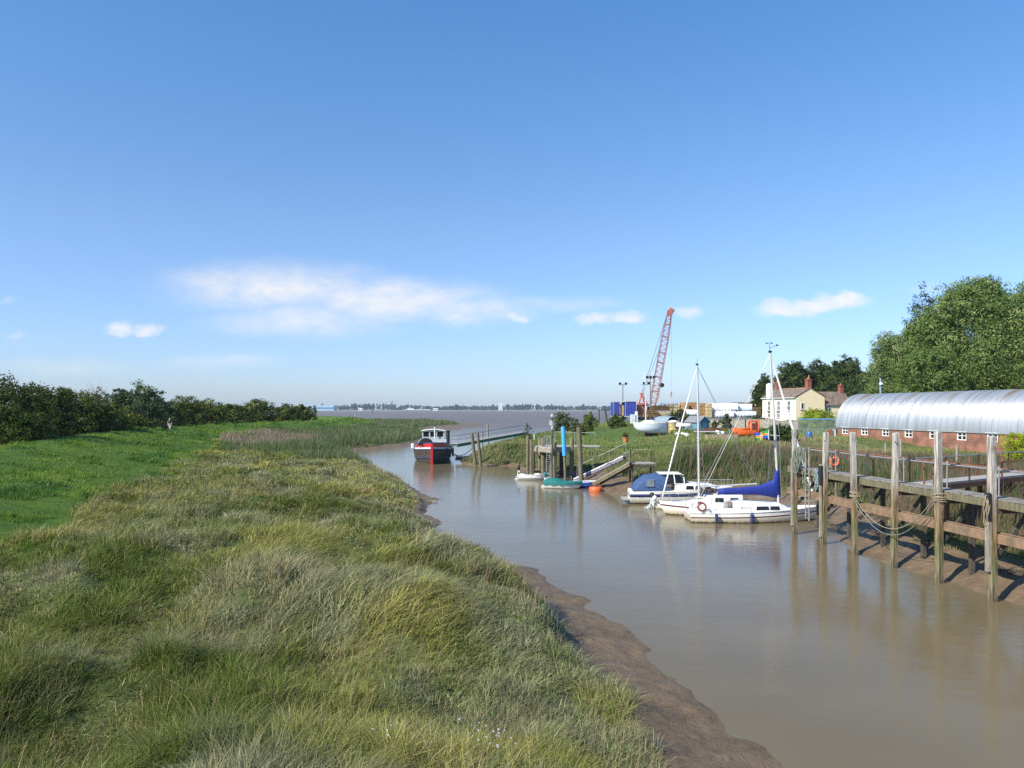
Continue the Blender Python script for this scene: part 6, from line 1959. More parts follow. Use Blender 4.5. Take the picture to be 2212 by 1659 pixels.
# the crane
def crane():
    Y = 190
    c = on(1404, Y, 0)
    t = thing('lattice_crane', 'salmon red crawler crane with tall lattice jib over the timber yard', 'crane', c)
    SAL = pm('salmon_paint', (.50, .145, .10), .55, var=.3, scale=2)
    SALD = pm('dark_salmon_paint', (.29, .08, .065), .6, var=.3, scale=2)
    L_ = lambda px, py, dy=0: at(px, py, Y + dy) - c
    b0, b1 = L_(1410, 876), L_(1447.5, 670)
    d = b1 - b0; ax = d.normalized()
    sx_ = Vector((0, 1, 0)).cross(ax).normalized(); sy_ = Vector((0, 1, 0))
    def wdt(f): return .55 + .35 * min(1, f / .08) if f < .08 else (.9 - .35 * max(0, (f - .72) / .28))
    def cp(f, a_, b_): return b0 + d * f + sx_ * a_ * wdt(f) + sy_ * b_ * wdt(f)
    ch = MB()
    fs_ = [0, .08, .3, .5, .72, .9, 1.0]
    for a_ in (-1, 1):
        for b_ in (-1, 1): ch.tube([cp(f, a_ * .85, b_ * .85) for f in fs_], .085, 6)
    for f in (.03, .15, .3, .45, .55, .72, .85): 
        for b_ in (-.85, .85): ch.bar(cp(f, -.85, b_), cp(f, .85, b_), .12, .12)
    jib = ch.build('jib', SALD, t)
    lc = MB()
    nb_ = 34
    for i in range(nb_):
        f0, f1 = .04 + .9 * i / nb_, .04 + .9 * (i + 1) / nb_
        s_ = .85 if i % 2 else -.85
        for b_ in (-.85, .85): lc.tube([cp(f0, s_, b_), cp(f1, -s_, b_)], .035, 4)
        for a_ in (-.85, .85): lc.tube([cp(f0, a_, s_), cp(f1, a_, -s_)], .035, 4)
    lc.build('lattice', SAL, jib)
    hd = MB(); hd.prism([b1 + sx_ * -.65 - ax * 1.5 + Vector((0, -.5, 0)), b1 + sx_ * .6 - ax * 1.2 + Vector((0, -.5, 0)), b1 + sx_ * .9 + ax * .2 + Vector((0, -.5, 0)), b1 + sx_ * -.1 + ax * .6 + Vector((0, -.5, 0))], (0, 1.0, 0)); hd.lathe([(.45, -.2), (.5, 0), (.45, .2)], 14, b1 + sx_ * .6, Matrix.Rotation(R(90), 3, 'X')); hd.build('jib_head', SAL, jib)
    bd = MB(); a_ = L_(1373, 898); w2 = L_(1394, 874)
    bd.box(((a_.x + w2.x) / 2 + .4, 1.0, (a_.z + w2.z) / 2), (w2.x - a_.x + .8, 3.0, w2.z - a_.z)); bd.box((w2.x - .4, 0, w2.z + .15), (1.6, 2.4, .5)); bd.build('engine_house', SAL, t, bevel=.08)
    cb = MB(); q = L_(1400, 886); cb.box(q, (1.6, 1.8, 2.3)); cabo = cb.build('cab', WHITE, t, bevel=.1)
    gl = MB(); gl.box(q + Vector((.1, -.92, .4)), (1.1, .05, .9)); gl.build('window', DARKGLASS, cabo)
    tr = MB()
    for sg in (-1.5, 1.5):
        rr_ = []
        for k in range(20):
            a2 = 2 * PI * k / 20; rr_.append((math.copysign(2.2, math.cos(a2)) * (1 if abs(math.cos(a2)) > .3 else abs(math.cos(a2)) / .3) + math.cos(a2) * .4, sg - .35, .55 + math.sin(a2) * .5))
        tr.prism(rr_, (0, .7, 0))
    tr.box((0, 0, .95), (2.4, 2.4, .5)); tr.build('crawler_track', BLACK, t)
    af = MB(); ap = L_(1386.5, 851)
    for y in (-.8, .8): af.bar(L_(1379, 874) + Vector((0, y, 0)), ap + Vector((0, y * .4, 0)), .14, .14); af.bar(L_(1392, 872) + Vector((0, y, 0)), ap + Vector((0, y * .4, 0)), .14, .14); af.bar(L_(1400, 873) + Vector((0, y, 0)), ap + Vector((0, y * .4, 0)), .1, .1)
    af.box(ap, (.9, .9, .4)); af.build('gantry_frame', SAL, t)
    wr = MB()
    for y in (-.3, .3):
        wr.tube([ap + Vector((0, y, .2)), cp(.985, -.8, y)], .03, 4); wr.tube([ap + Vector((.2, y, .1)), cp(.6, -.9, y)], .025, 4)
    wr.tube([cp(.98, .9, 0), L_(1424, 862)], .02, 4)
    wr.build('pendant_rope', pm('steel_rope', (.1, .1, .11), .6, metal=.3, var=.2, scale=9), t)
    hk = MB(); hp = L_(1450, 848); tp = b1 + sx_ * 1.0
    hk.tube([Vector((hp.x, 0, tp.z)), hp], .025, 4); hk.box(hp - Vector((0, 0, .3)), (.35, .3, .9)); hk.tube([hp - Vector((0, 0, .7)), hp - Vector((.15, 0, 1.0)), hp - Vector((-.1, 0, 1.25))], .07, 6); hk.build('hook_block', pm('hook_yellow', (.4, .25, .08), .6, var=.3, scale=4), t)
    sh = MB(); q = cp(.205, 0, 0); q2 = L_(1430, 832); sh.bar(q - sx_ * .9, q2, .12, .12); sh.lathe([(.3, -.2), (.55, -.1), (.55, .1), (.3, .2)], 14, q2, Matrix.Rotation(R(90), 3, 'X')); sh.build('guide_sheave', BLACK, jib)
crane()
t = thing('white_kiosk', 'pale grey cabinet beside the crane and blue trailers', 'cabinet', on(1367, 160, 0))
mb = MB(); mb.box((0, 0, 1.0), (1.0, .8, 2.0)); mb.build('cabinet_body', PALE_GREY, t, bevel=.03)
mb = MB(); mb.box((.75, .1, 1.3), (.5, .6, 2.6)); mb.build('side_panel', WHITE, t, bevel=.03)

# packs of sawn timber
WOODS = dict(brown=pm('brown_timber', (.23, .145, .065), .85, col2=(.15, .095, .045), scale=3), cream=pm('pale_timber', (.62, .50, .30), .85, var=.2, scale=3), orange=pm('orange_timber', (.47, .29, .13), .85, var=.25, scale=3), dark=pm('dark_pack', (.13, .075, .035), .85, var=.3, scale=3))
STR = pm('pack_bearer', (.2, .14, .08), .9, var=.3, scale=4)
def pack(lab, grp, px0, px1, py0, py1, Y, dep, kind, rows=5):
    a_, b_ = at(px0, py1, Y), at(px1, py0, Y)
    Wd, Ht = b_.x - a_.x, b_.z - a_.z
    t = thing('timber_pack', lab, 'timber pack', ((a_.x + b_.x) / 2, Y + dep / 2, a_.z), R(random.uniform(-4, 4)), grp)
    m_ = MB(); bh = .1
    hh_ = (Ht - bh) / rows
    for k in range(rows):
        n_ = max(3, int(Wd / .22)); w_ = Wd / n_
        for i in range(n_):
            m_.box((-Wd / 2 + w_ * (i + .5), random.uniform(-.06, .06), bh + hh_ * (k + .5)), (w_ - .015, dep, hh_ - .012))
    m_.build('planks', WOODS[kind], t)
    s_ = MB()
    for y in (-dep * .35, 0, dep * .35): s_.box((0, y, bh / 2), (Wd * .98, .1, bh * .96))
    s_.build('bearer', STR, t)
    w_ = MB()
    for y in (-dep * .25, dep * .25): w_.box((0, y, bh + (Ht - bh) / 2), (Wd + .03, .04, Ht - bh + .03))
    w_.build('strap', BLACK, t)
stk = [  # crop rectangle, distance, kind, columns, rows, words
    (625, 740, 1210, 1288, 170, 'brown', 1, 2, 'dark brown stack at the foot of the crane'),
    (690, 866, 1165, 1215, 180, 'dark', 2, 1, 'dark stack behind the brown one'),
    (742, 832, 1228, 1300, 172, 'cream', 1, 2, 'cream stack between the crane and the brambles'),
    (868, 1012, 1155, 1250, 192, 'cream', 2, 3, 'pale cream stack behind the brambles'),
    (1012, 1060, 1132, 1290, 188, 'orange', 1, 4, 'narrow orange stack left of the small yacht mast'),
    (1064, 1160, 1130, 1290, 190, 'orange', 1, 4, 'orange-brown stack behind the small yacht mast'),
    (1164, 1242, 1140, 1290, 188, 'orange', 1, 4, 'orange-brown stack right of the small yacht mast'),
    (1252, 1308, 1150, 1290, 186, 'cream', 1, 4, 'cream stack against the white tarpaulins'),
    (1308, 1560, 1146, 1290, 190, 'orange', 3, 3, 'stack under the white tarpaulins'),
    (1562, 1716, 1150, 1285, 192, 'brown', 2, 3, 'stack under the grey-white tarpaulins'),
    (1550, 1745, 1132, 1148, 215, 'brown', 2, 1, 'far brown stack showing over the tarpaulins'),
    (1742, 1812, 1112, 1180, 205, 'orange', 1, 2, 'upper orange stack beside the house wall'),
    (1730, 1812, 1180, 1270, 190, 'brown', 1, 3, 'greenish brown stack beside the house wall')]
for (x0, x1, y0, y1, Y, kind, nc, nr, words) in stk:
    for i in range(nc):
        for k in range(nr):
            pa = px2(x0 + (x1 - x0) * i / nc, y0 + (y1 - y0) * k / nr); pb = px2(x0 + (x1 - x0) * (i + 1) / nc - 2, y0 + (y1 - y0) * (k + 1) / nr)
            pos = ('top ' if k == 0 else 'bottom ' if k == nr - 1 else 'middle ') if nr > 1 else ''
            col_ = ('left ' if i == 0 else 'right ' if i == nc - 1 else 'centre ') if nc > 1 else ''
            pack(f'{pos}{col_}pack of sawn timber in the {words}'.replace('  ', ' '), 'packs of sawn timber in the yard', pa[0], pb[0], pa[1], pb[1], Y, 4.5, kind)
# tarpaulins over some of the stacks
def tarp(lab, x0, x1, y0, y1, Y, mat):
    pa, pb = px2(x0, y1), px2(x1, y0)
    a_, b_ = at(*pa, Y - .25), at(*pb, Y - .25)
    Wd, Ht = b_.x - a_.x, b_.z - a_.z
    m_ = MB(); n_ = 40
    rings = []
    for k in range(n_ + 1):
        x = Wd * k / n_
        f = .09 * math.sin(k * 1.9) + .06 * math.sin(k * .7 + 1)
        low = Ht * (.0 + .10 * abs(math.sin(k * .55)))
        tz = Ht + .06 * math.sin(k * .8)
        rings.append([(x, -.03 - abs(f) * 1.1, low), (x, -.06 - abs(f) * .7, Ht * .4), (x, -.05 - abs(f) * .3, Ht * .85), (x, .1, tz), (x, 2.4, tz + .03), (x, 4.6, tz)])
    m_.loft(rings, closed=False, cap=False)
    o = m_.build('tarpaulin', mat, smooth=True)
    md = o.modifiers.new('s', 'SOLIDIFY'); md.thickness = .03
    o.location = a_
    return tag(o, lab, 'tarpaulin', 'tarpaulins over the timber')
TW = pm('white_tarp', (.82, .83, .86), .6, var=.12, scale=1.5, bump=.6)
TGy = pm('grey_white_tarp', (.66, .70, .76), .6, var=.15, scale=1.5, bump=.6)
tarp('white tarpaulin hanging in folds over the upper stack', 1304, 1572, 1144, 1218, 189, TW)
tarp('white tarpaulin over the lower stack below the folded one', 1312, 1528, 1222, 1292, 187, TW)
tarp('grey-white wrap over the upper stack towards the house', 1573, 1716, 1150, 1222, 190.5, TGy)
tarp('grey-white wrap over the lower stack towards the house', 1530, 1760, 1228, 1284, 188, TGy)
tarp('crumpled white sheet over goods left of the brown stack', 1036, 1160, 1212, 1268, 178, TW)

# blue shed
def shed():
    Y = 120
    c = at(1521, 0, Y); z0 = gz(c.x, Y)
    t = thing('blue_shed', 'small blue timber shed with grey roof in the boatyard', 'shed', (c.x, Y, z0), R(28))
    BL = pm('blue_boards', (.10, .27, .38), .8, var=.3, scale=2.5, stretch=(1, 1, 8), bump=.3)
    zt = H - (899 - HZ) / F * Y - z0; ze = zt - .85
    w, l_ = 1.95, 3.2
    m_ = MB(); m_.prism([(-w / 2, 0, -.2), (w / 2, 0, -.2), (w / 2, 0, ze), (0, 0, zt - .12), (-w / 2, 0, ze)], (0, l_, 0)); m_.build('walls', BL, t)
    r_ = MB()
    for sg in (1, -1): r_.prism([(0 * sg, -.15, zt - .05), (sg * (w / 2 + .2), -.15, ze - .15), (sg * (w / 2 + .2), -.15, ze - .07), (0, -.15, zt + .04)][::sg], (0, l_ + .3, 0))
    r_.build('roof', pm('felt_roof', (.20, .21, .22), .85, var=.25, scale=3), t)
    bb = MB()
    for sg in (1, -1): bb.bar((0, -.18, zt - .02), (sg * (w / 2 + .2), -.18, ze - .12), .03, .12)
    bb.build('bargeboard', pm('light_blue_paint', (.22, .42, .52), .7, var=.2, scale=4), t)
    d = MB(); d.box((.15, -.02, ze * .45), (.75, .04, ze * .8)); d.build('door', pm('pale_blue_door', (.17, .37, .48), .7, var=.25, scale=3), t)
shed()
def arch_shelter():
    Y = 122
    c = at(1455, 0, Y); z0 = gz(c.x, Y)
    t = thing('arched_shelter', 'low arched shelter with blue-grey sheet roof left of the blue shed', 'shelter', (c.x, Y, z0), R(18))
    zt = H - (899.5 - HZ) / F * Y - z0
    m_ = MB(); n_ = 14; w = 1.1; l_ = 4.2
    o_ = [(-w * math.cos(PI * k / n_), 0, zt - .9 + .9 * math.sin(PI * k / n_)) for k in range(n_ + 1)]
    i_ = [(x * .95, 0, z - .04) for x, _, z in reversed(o_)]
    for a_, b_, c_, d_ in zip(o_[:-1], o_[1:], list(reversed(i_))[1:], list(reversed(i_))[:-1]): m_.prism([a_, b_, c_, d_], (0, l_, 0))
    m_.build('roof', pm('blue_grey_sheet', (.33, .40, .46), .5, metal=.3, var=.2, scale=3), t)
    s_ = MB()
    for sg in (-1, 1): s_.box((sg * w * .96, l_ / 2, (zt - .9) / 2 - .1), (.05, l_, zt - .7))
    s_.box((0, l_ - .1, (zt - .5) / 2), (w * 1.85, .05, zt - .5)); s_.build('walls', TIMBER_DARK, t)
arch_shelter()
t = thing('lean_to_roof', 'low dark blue glass lean-to between yard yacht and arched shelter', 'lean-to', on(1432, 128, 0))
mb = MB()
for k in range(6): mb.prism([(-1.5 + k * .55, 0, 1.1), (-1.5 + k * .55 + .5, 0, 1.1), (-1.2 + k * .55 + .5, 1.6, 2.0), (-1.2 + k * .55, 1.6, 2.0)], (0, 0, .05))
mb.build('glass_roof', pm('blue_glass', (.12, .18, .25), .2, var=.3, scale=3), t)
mb = MB(); mb.box((.1, 1.5, .9), (3.4, .1, 1.9)); mb.box((.1, .05, .5), (3.2, .08, 1.1)); mb.build('walls', TIMBER_DARK, t)

# the cream drum of coiled hose
t = thing('hose_drum', 'stout drum of coiled cream hose with a white cover in the boatyard', 'drum', on(1454, 108, -.05))
mb = MB()
for k in range(11): mb.torus((0, 0, .12 + k * .15), .60 + .03 * math.sin(k * 2), .085, None, 24, 6)
mb.lathe([(.56, 0), (.56, 1.75)], 20); mb.build('coiled_hose', pm('cream_hose', (.55, .47, .24), .85, col2=(.36, .29, .13), scale=4, bump=.4), t, smooth=True)
mb = MB(); mb.lathe([(.72, 1.72), (.74, 1.8), (.62, 1.92), (.3, 2.0), (.02, 2.02)], 16); mb.build('cover', WHITE, t, smooth='auto')

def sack(name, lab, pos, dims, n, mat=TW, sd_=1, grp=None):
    g = np.random.default_rng(sd_)
    m_ = MB()
    for k in range(n):
        c = (g.uniform(-.5, .5) * dims[0], g.uniform(-.3, .3) * dims[1], dims[2] * (.3 + .35 * g.random()))
        r = g.uniform(.28, .42) * min(dims[0], dims[2] * 1.6)
        m_.lathe([(r * .3, -r * .6), (r, -r * .35), (r * 1.08, 0), (r * .8, r * .4), (r * .15, r * .62)], 10, c, Matrix.Rotation(g.uniform(-.5, .5), 3, 'X') @ Matrix.Rotation(g.uniform(-.5, .5), 3, 'Y'))
    o = m_.build(name, mat, smooth=True); o.location = pos
    return tag(o, lab, 'sack', grp)
SG = 'white sacks in the boatyard'
for i, (px, Y, dx) in enumerate(((1466, 101, 0), (1475, 102, 0), (1484, 101, 0))):
    sack('white_sack', ('crumpled white sack leaning on the hose drum', 'middle crumpled white sack under the upturned boat', 'crumpled white sack by the small yacht mast foot')[i], on(px, Y, 0), (.6, .5, .55), 3, TW, i + 3, SG)
sack('white_sack', 'big knotted white bulk bag behind the wooden crates', on(1557, 98, 0), (.75, .6, .95), 4, TW, 9, SG)
t = thing('upturned_boat', 'upturned white dinghy lying on trestles by the blue shed', 'dinghy', on(1481, 106, 1.35), rot=(R(180), R(4), R(12)))
pt = hull_fn(2.3, 1.2, .5, .42, .12, .8, .3)
hull_parts(t, pt, [GEL, NAVY], nst=12, m=7)
m_ = MB()
for x in (-.6, .6): m_.box((x, 0, -.1), (.1, 1.0, .1)); [m_.bar((x, y, -.1), (x, y * 1.2, 1.1), .07, .07) for y in (-.4, .4)]
m_.build('trestle', TIMBER, t)
m_ = MB()
for k in range(7): m_.bar((-1.6 + .2 * k, .1 * k, .1 + .06 * k), (1.6 + .1 * k, .3 + .1 * k, .12 + .05 * k), .12, .05)
o = m_.build('plank_heap', pm('dark_red_boards', (.20, .05, .035), .8, col2=(.1, .06, .045), scale=3)); o.location = on(1535, 112, .3)
tag(o, 'low heap of red-brown boards in front of the grey fence', 'boards')
for i, (px, w, lab) in enumerate(((1545, 2.2, 'long low wooden crate at the edge of the boatyard'), (1578, 1.5, 'smaller wooden crate next to the orange boat'))):
    t = thing('wooden_crate', lab, 'crate', on(px, 91, -.05), R(3), 'wooden crates in the boatyard')
    m_ = MB()
    for k in range(3): m_.box((0, -.4, .12 + k * .2), (w, .04, .17)); m_.box((0, .4, .12 + k * .2), (w, .04, .17))
    for sg in (-1, 1): m_.box((sg * (w / 2 - .02), 0, .3), (.04, .76, .55))
    m_.build('boards', pm('crate_wood', (.36, .29, .19), .85, var=.3, scale=4), t)
    m_ = MB()
    for k in range(4): m_.tube([(-w * .4 + k * w * .25, random.uniform(-.3, .3), .45), (-w * .2 + k * w * .25, random.uniform(-.3, .3), .85)], .05, 6)
    m_.build('contents', BLACK, t)
# boat trailer with dark gear
t = thing('boat_trailer', 'low dark boat trailer loaded with poles behind the mast', 'boat trailer', on(1528, 101, 0))
mb = MB(); mb.bar((-1.8, 0, .5), (1.8, 0, .5), .1, .1); mb.bar((-1.2, -.6, .5), (1.2, -.6, .5), .08, .08); mb.bar((-1.2, .6, .5), (1.2, .6, .5), .08, .08)
for x in (-1, 0, 1): mb.bar((x, -.6, .5), (x, .6, .5), .08, .08)
mb.build('frame', TIMBER_DARK, t)
for y in (-.7, .7):
    mb = MB(); mb.lathe([(.1, -.08), (.28, -.08), (.3, 0), (.28, .08), (.1, .08)], 14, (.2, y, .3), Matrix.Rotation(R(90), 3, 'X')); mb.build('wheel', BLACK, t)
mb = MB()
for k in range(5): mb.tube([(-1.7, -.4 + k * .2, .65 + .05 * (k % 2)), (1.7, -.35 + k * .2, .7)], .05, 6)
mb.build('pole_load', pm('grey_white_pole', (.5, .5, .5), .6, var=.3, scale=4), t)

# orange survival craft
def rescue():
    Y = 95
    p = on(1610, Y, 0)
    t = thing('rescue_boat', 'bright orange rescue boat ashore with an arched canopy frame', 'rescue boat', p + Vector((0, 0, .3)), R(176))
    pt = hull_fn(3.3, 1.5, .85, .55, .25, .85, .5, full=2.2, a=.6, c=.9)
    hull_parts(t, pt, [ORANGE, BLACK], nst=14, m=8, deckz=.12, deckmat=ORANGE)
    w_ = MB(); w_.box((.35, 0, .68), (1.3, .85, .12)); w_.build('cockpit_well', BLACK, t, bevel=.04)
    dk = MB(); dk.torus((.35, 0, .72), .62, .09, Matrix.Diagonal(Vector((1.25, .85, 1))), 24, 8); dk.build('coaming', ORANGE, t, smooth=True)
    ar = MB()
    for x in (-.55, -1.45):
        ar.tube([(x, -.68, .5), (x - .02, -.70, 1.25), (x - .05, -.45, 1.62), (x - .05, .45, 1.62), (x - .02, .70, 1.25), (x, .68, .5)], .11, 8)
    for y in (-.45, .45): ar.tube([(-.6, y, 1.62), (-1.5, y, 1.62)], .1, 8)
    ar.prism([(-.5, -.55, 1.6), (-1.55, -.55, 1.6), (-1.55, .55, 1.6), (-.5, .55, 1.6)], (0, 0, .12))
    ar.build('canopy_frame', ORANGE, t, smooth='auto')
    bk_ = MB(); bk_.box((-1.2, 0, .95), (.5, 1.1, .9)); bk_.build('engine_box', pm('dark_red_box', (.15, .03, .03), .6, var=.3, scale=4), t, bevel=.05)
    lp_ = MB(); lp_.box((-.85, -.62, 1.05), (.14, .06, .4)); lp_.build('light', WHITE, t)
    cr = MB()
    for x in (-1, .9): cr.box((x, 0, -.15), (.15, 1.2, .3))
    cr.build('cradle', TIMBER_DARK, t)
rescue()

# grey fence
def fence(lab, pts, hgt, bm, pmn, name='panel_fence', step=.0):
    A = Vector(pts[0])
    t = thing(name, lab, 'fence', A)
    for p_, q_ in zip(pts[:-1], pts[1:]):
        P_, Q_ = Vector(p_) - A, Vector(q_) - A
        d = Q_ - P_; L_ = d.length; n_ = max(1, int(L_ / 1.8))
        m_ = MB()
        nb_ = int(L_ / .16)
        for k in range(nb_):
            f = (k + .5) / nb_; c_ = P_ + d * f
            m_.box(c_ + Vector((0, 0, hgt / 2 + random.uniform(-.02, .02))), (.15, .025, hgt), rz=math.atan2(d.y, d.x))
        m_.build('boards', bm, t)
        r_ = MB(); r_.bar(P_ + Vector((0, -.03, hgt * .97)), Q_ + Vector((0, -.03, hgt * .97)), .08, .09); r_.build('top_rail', pmn, t)
        for k in range(n_ + 1):
            c_ = P_ + d * (k / n_); s_ = MB(); s_.box(c_ + Vector((0, -.08, hgt / 2)), (.12, .12, hgt + .05)); s_.build('post', pmn, t)
GF = pm('grey_fence_boards', (.36, .33, .28), .85, var=.35, scale=2.5, bump=.3)
def fp(px, py, Y): return at(px, py, Y)
fence('long weathered grey board fence behind the orange rescue boat', [fp(1533, 924, 132), fp(1610, 924.5, 128), fp(1668, 925, 124)], 1.45, GF, TIMBER)
fence('short stretch of low grey fence stepping down beside the yacht mast', [fp(1669, 926, 122), fp(1724, 928, 112)], 1.25, GF, TIMBER, step=1)
# blue mesh fence panels and gate post by the hut
t = thing('mesh_fence', 'blue topped steel mesh fence between the house hedge and the hut', 'fence', on(1726, 106, 0))
A = Vector((0, 0, 0)); B_ = at(1806, 0, 102) - t.location; B_.z = 0
zt = H - (906 - HZ) / F * 104 - t.location.z
BS = pm('blue_steel', (.10, .26, .48), .5, var=.2, scale=4)
mb = MB(); mb.bar(A + Vector((0, 0, zt)), B_ + Vector((0, 0, zt + .1)), .09, .12); mb.bar(A + Vector((0, 0, .15)), B_ + Vector((0, 0, .15)), .06, .08); mb.build('rail', BS, t)
mb = MB()
for k in range(46): q = A.lerp(B_, k / 45); mb.bar(q + Vector((0, .04, .1)), q + Vector((0, .04, zt + .02)), .03, .03)
mb.build('mesh_bars', pm('grey_green_bars', (.22, .29, .28), .6, var=.2, scale=4), t)
for f in (.0, .33, .66, 1.0):
    q = A.lerp(B_, f); mb = MB(); mb.box(q + Vector((0, 0, zt / 2)), (.1, .1, zt + .1)); mb.build('post', BS if f == 1.0 else pm('dull_green_post', (.15, .2, .2), .6, var=.2, scale=4), t)
mb = MB(); q = B_; mb.box(q + Vector((.3, .1, zt / 2)), (.28, .2, zt + .3)); mb.build('gate_post', BS, t)
t = thing('blue_barrel', 'blue plastic barrel standing in the dry grass by the mesh fence', 'barrel', on(1748, 93, -.05))
mb = MB(); mb.lathe([(.25, 0), (.3, .05), (.31, .3), (.32, .32), (.31, .34), (.31, .55), (.32, .57), (.31, .6), (.29, .8), (.27, .84)], 18); mb.build('drum_body', pm('blue_plastic', (.03, .13, .42), .45, var=.2, scale=4), t, smooth='auto')
mb = MB(); mb.tube([(-.1, 0, .8), (-.14, 0, 1.4)], .03, 6); mb.build('stick', TIMBER, t)
t = thing('brick_pier', 'small brick and timber frame standing at the end of the hut', 'brick pier', on(1792, 94, -.1))
mb = MB(); mb.box((0, 0, .5), (.5, .5, 1.05)); mb.build('brickwork', BRICK_RED, t)
mb = MB()
for x in (.35, .62): mb.box((x, -.1, .5), (.07, .1, 1.0))
mb.box((.485, -.1, .97), (.2, .1, .07)); mb.build('timber_frame', WHITE, t)

# old wharf timbers and oddments by the water's edge
for i, (px, py0, py1, lean, lab) in enumerate(((1322.5, 903, 879.5, 0, 'tall dark wharf post at the estuary edge'), (1313, 903, 884, 2.0, 'leaning dark wharf post left of the tall one'), (1294, 901, 884.5, 0, 'thin dark wharf post near the bramble bush'))):
    b_ = at(px, py0, 226); b_.z = max(-.3, gz(b_.x, 226) - .2)
    tp = at(px - lean * 3, py1, 226)
    post('wharf_post', lab, b_, tp, (.42, .3, .2)[i], TIMBER_DARK, 'old wharf posts', 8)
m_ = MB(); m_.bar(at(1290, 886, 226), at(1317, 886.5, 226), .3, .3)
tag(m_.build('wharf_beam', TIMBER_DARK), 'dark beam lying across the old wharf posts', 'beam')
t = thing('stone_block', 'flat pale stone block on the bank left of the bramble bush', 'stone block', on(1248, 140, 0))
mb = MB(); mb.box((0, 0, .45), (2.8, 1.6, .9)); mb.build('stone', pm('sandstone', (.34, .25, .16), .9, var=.3, scale=3, bump=.5), t, bevel=.08)
post('marker_post', 'white marker post by the water left of the bramble bush', on(1240.5, 190, -.1), on(1240.5, 190, 1.9), .11, WHITE, sink=.2)
post('clothes_pole', 'thin pale pole standing in the grass below the blue trailers', on(1339.5, 140, 0), on(1339.5, 140, 3.6), .05, TIMBER, sink=.3)

hang('mooring_cable', 'thin dark cable stretched from the landing platform across the meadow', at(1243, 966, 72.5), at(1545, 951, 66), .25, BLACK, .022)
hang('mooring_cable', 'dark cable sagging from the stout post to the grass bank', at(1252, 962, 66.5), at(1385, 978, 63), .35, BLACK, .022)
for px, py, l_, rz, lab in ((668, 1150, 1.1, .15, 'bleached driftwood plank lying in the marsh grass'), (932, 1086, .8, -.4, 'pale broken plank on the mud point by the water')):
    q = at(px, py, F * (H - 1.4) / (py - HZ)) if px < 900 else at(px, py, 54.5)
    z = gz(q.x, q.y)
    m_ = MB(); m_.bar((-l_ / 2, 0, .32 if px < 900 else .06), (l_ / 2, .1, .36 if px < 900 else .12), .2, .05); m_.bar((-l_ * .3, -.12, .3 if px < 900 else .1), (l_ * .4, .25, .38 if px < 900 else .16), .08, .06)
    o = m_.build('driftwood_plank', pm('bleached_wood', (.27, .23, .17), .9, var=.3, scale=4), bevel=.01); o.location = (q.x, q.y, z); o.rotation_euler = (0, 0, rz)
    tag(o, lab, 'driftwood')

# ------------------------------------------------------------------ far shore buildings
def block(name, lab, px0, px1, pyt, pyb, Y, wall, dep=30, roofc=None, wins=0):
    a_, b_ = at(px0, pyb, Y), at(px1, pyt, Y)
    W_ = b_.x - a_.x; z0 = 1.5; z1 = b_.z
    t = thing(name, lab, 'building', ((a_.x + b_.x) / 2, Y, z0))
    h_ = z1 - z0
    m_ = MB(); m_.box((0, dep / 2, h_ / 2), (W_, dep, h_)); m_.build('wall', wall, t)
    r_ = MB(); r_.box((0, dep / 2, h_ + .4), (W_ + .6, dep + .6, .8)); r_.build('roof', roofc or wall, t)
    if wins:
        w_ = MB()
        for k in range(wins):
            z = h_ * (k + .6) / (wins + .3)
            n_ = max(2, int(W_ / 6))
            for i in range(n_): w_.box((-W_ / 2 + W_ * (i + .5) / n_, -.05, z), (W_ / n_ * .55, .3, h_ / wins * .4))
        w_.build('windows', DARKGLASS, t)
FWm = pm('far_white_wall', (.72, .74, .78), .7, var=.08, scale=.05)
FBm = pm('far_blue_wall', (.30, .48, .66), .7, var=.15, scale=.05)
block('warehouse', 'long white and pale blue warehouse on the far shore beyond the hedge end', 640, 720.5, 876, 884, 2950, FBm, 60, FWm, 1)
t = thing('tower_block', 'white tower block standing alone on the far shore', 'tower block', (at(1081, 884, 3040).x, 3040, 2))
mb = MB(); mb.box((0, 10, 12.5), (17, 18, 25)); mb.box((2, 10, 26.2), (7, 8, 2.4)); mb.build('wall', FWm, t)
mb = MB()
for k in range(8):
    for i in range(4): mb.box((-6.3 + i * 4.2, .95, 2.5 + k * 2.9), (2.4, .3, 1.3))
mb.build('windows', DARKGLASS, t)
block('depot', 'low white depot on the far shore below the poplars', 935, 946, 882.2, 885, 2900, FWm, 20, None, 1)
block('depot', 'low pale depot on the far shore right of the white warehouse', 774, 783, 882, 885.5, 2880, FWm, 20, None, 1)
t = thing('pier_terminal', 'white pier with two masts on the far shore above the barge', 'pier', (at(902, 885, 2850).x, 2850, 0))
mb = MB(); mb.box((0, 0, 5.5), (95, 12, 1.6)); mb.build('deck', FWm, t)
mb = MB()
for k in range(9): mb.box((-44 + k * 11, 0, 2), (1.2, 8, 6))
mb.build('legs', FBm, t)
mb = MB()
for x in (-28, 16): mb.tube([(x, 0, 6), (x, 0, 17)], .7, 6); mb.tube([(x, 0, 16), (x + 10, 0, 7)], .3, 4); mb.tube([(x, 0, 16), (x - 10, 0, 7)], .3, 4)
mb.build('masts', FWm, t)
mb = MB(); mb.box((-25, 0, 7.6), (22, 9, 3)); mb.build('shed', FWm, t)
t = thing('navigation_buoy', 'tiny dark navigation buoy out on the estuary', 'buoy', (at(805, 0, 1500).x, 1500, 0))
mb = MB(); mb.lathe([(1.3, -.3), (1.5, .5), (.8, 1.2), (.35, 3.2), (.6, 3.4), (.6, 4.2), (.1, 4.5)], 12); mb.build('float', BLACK, t)

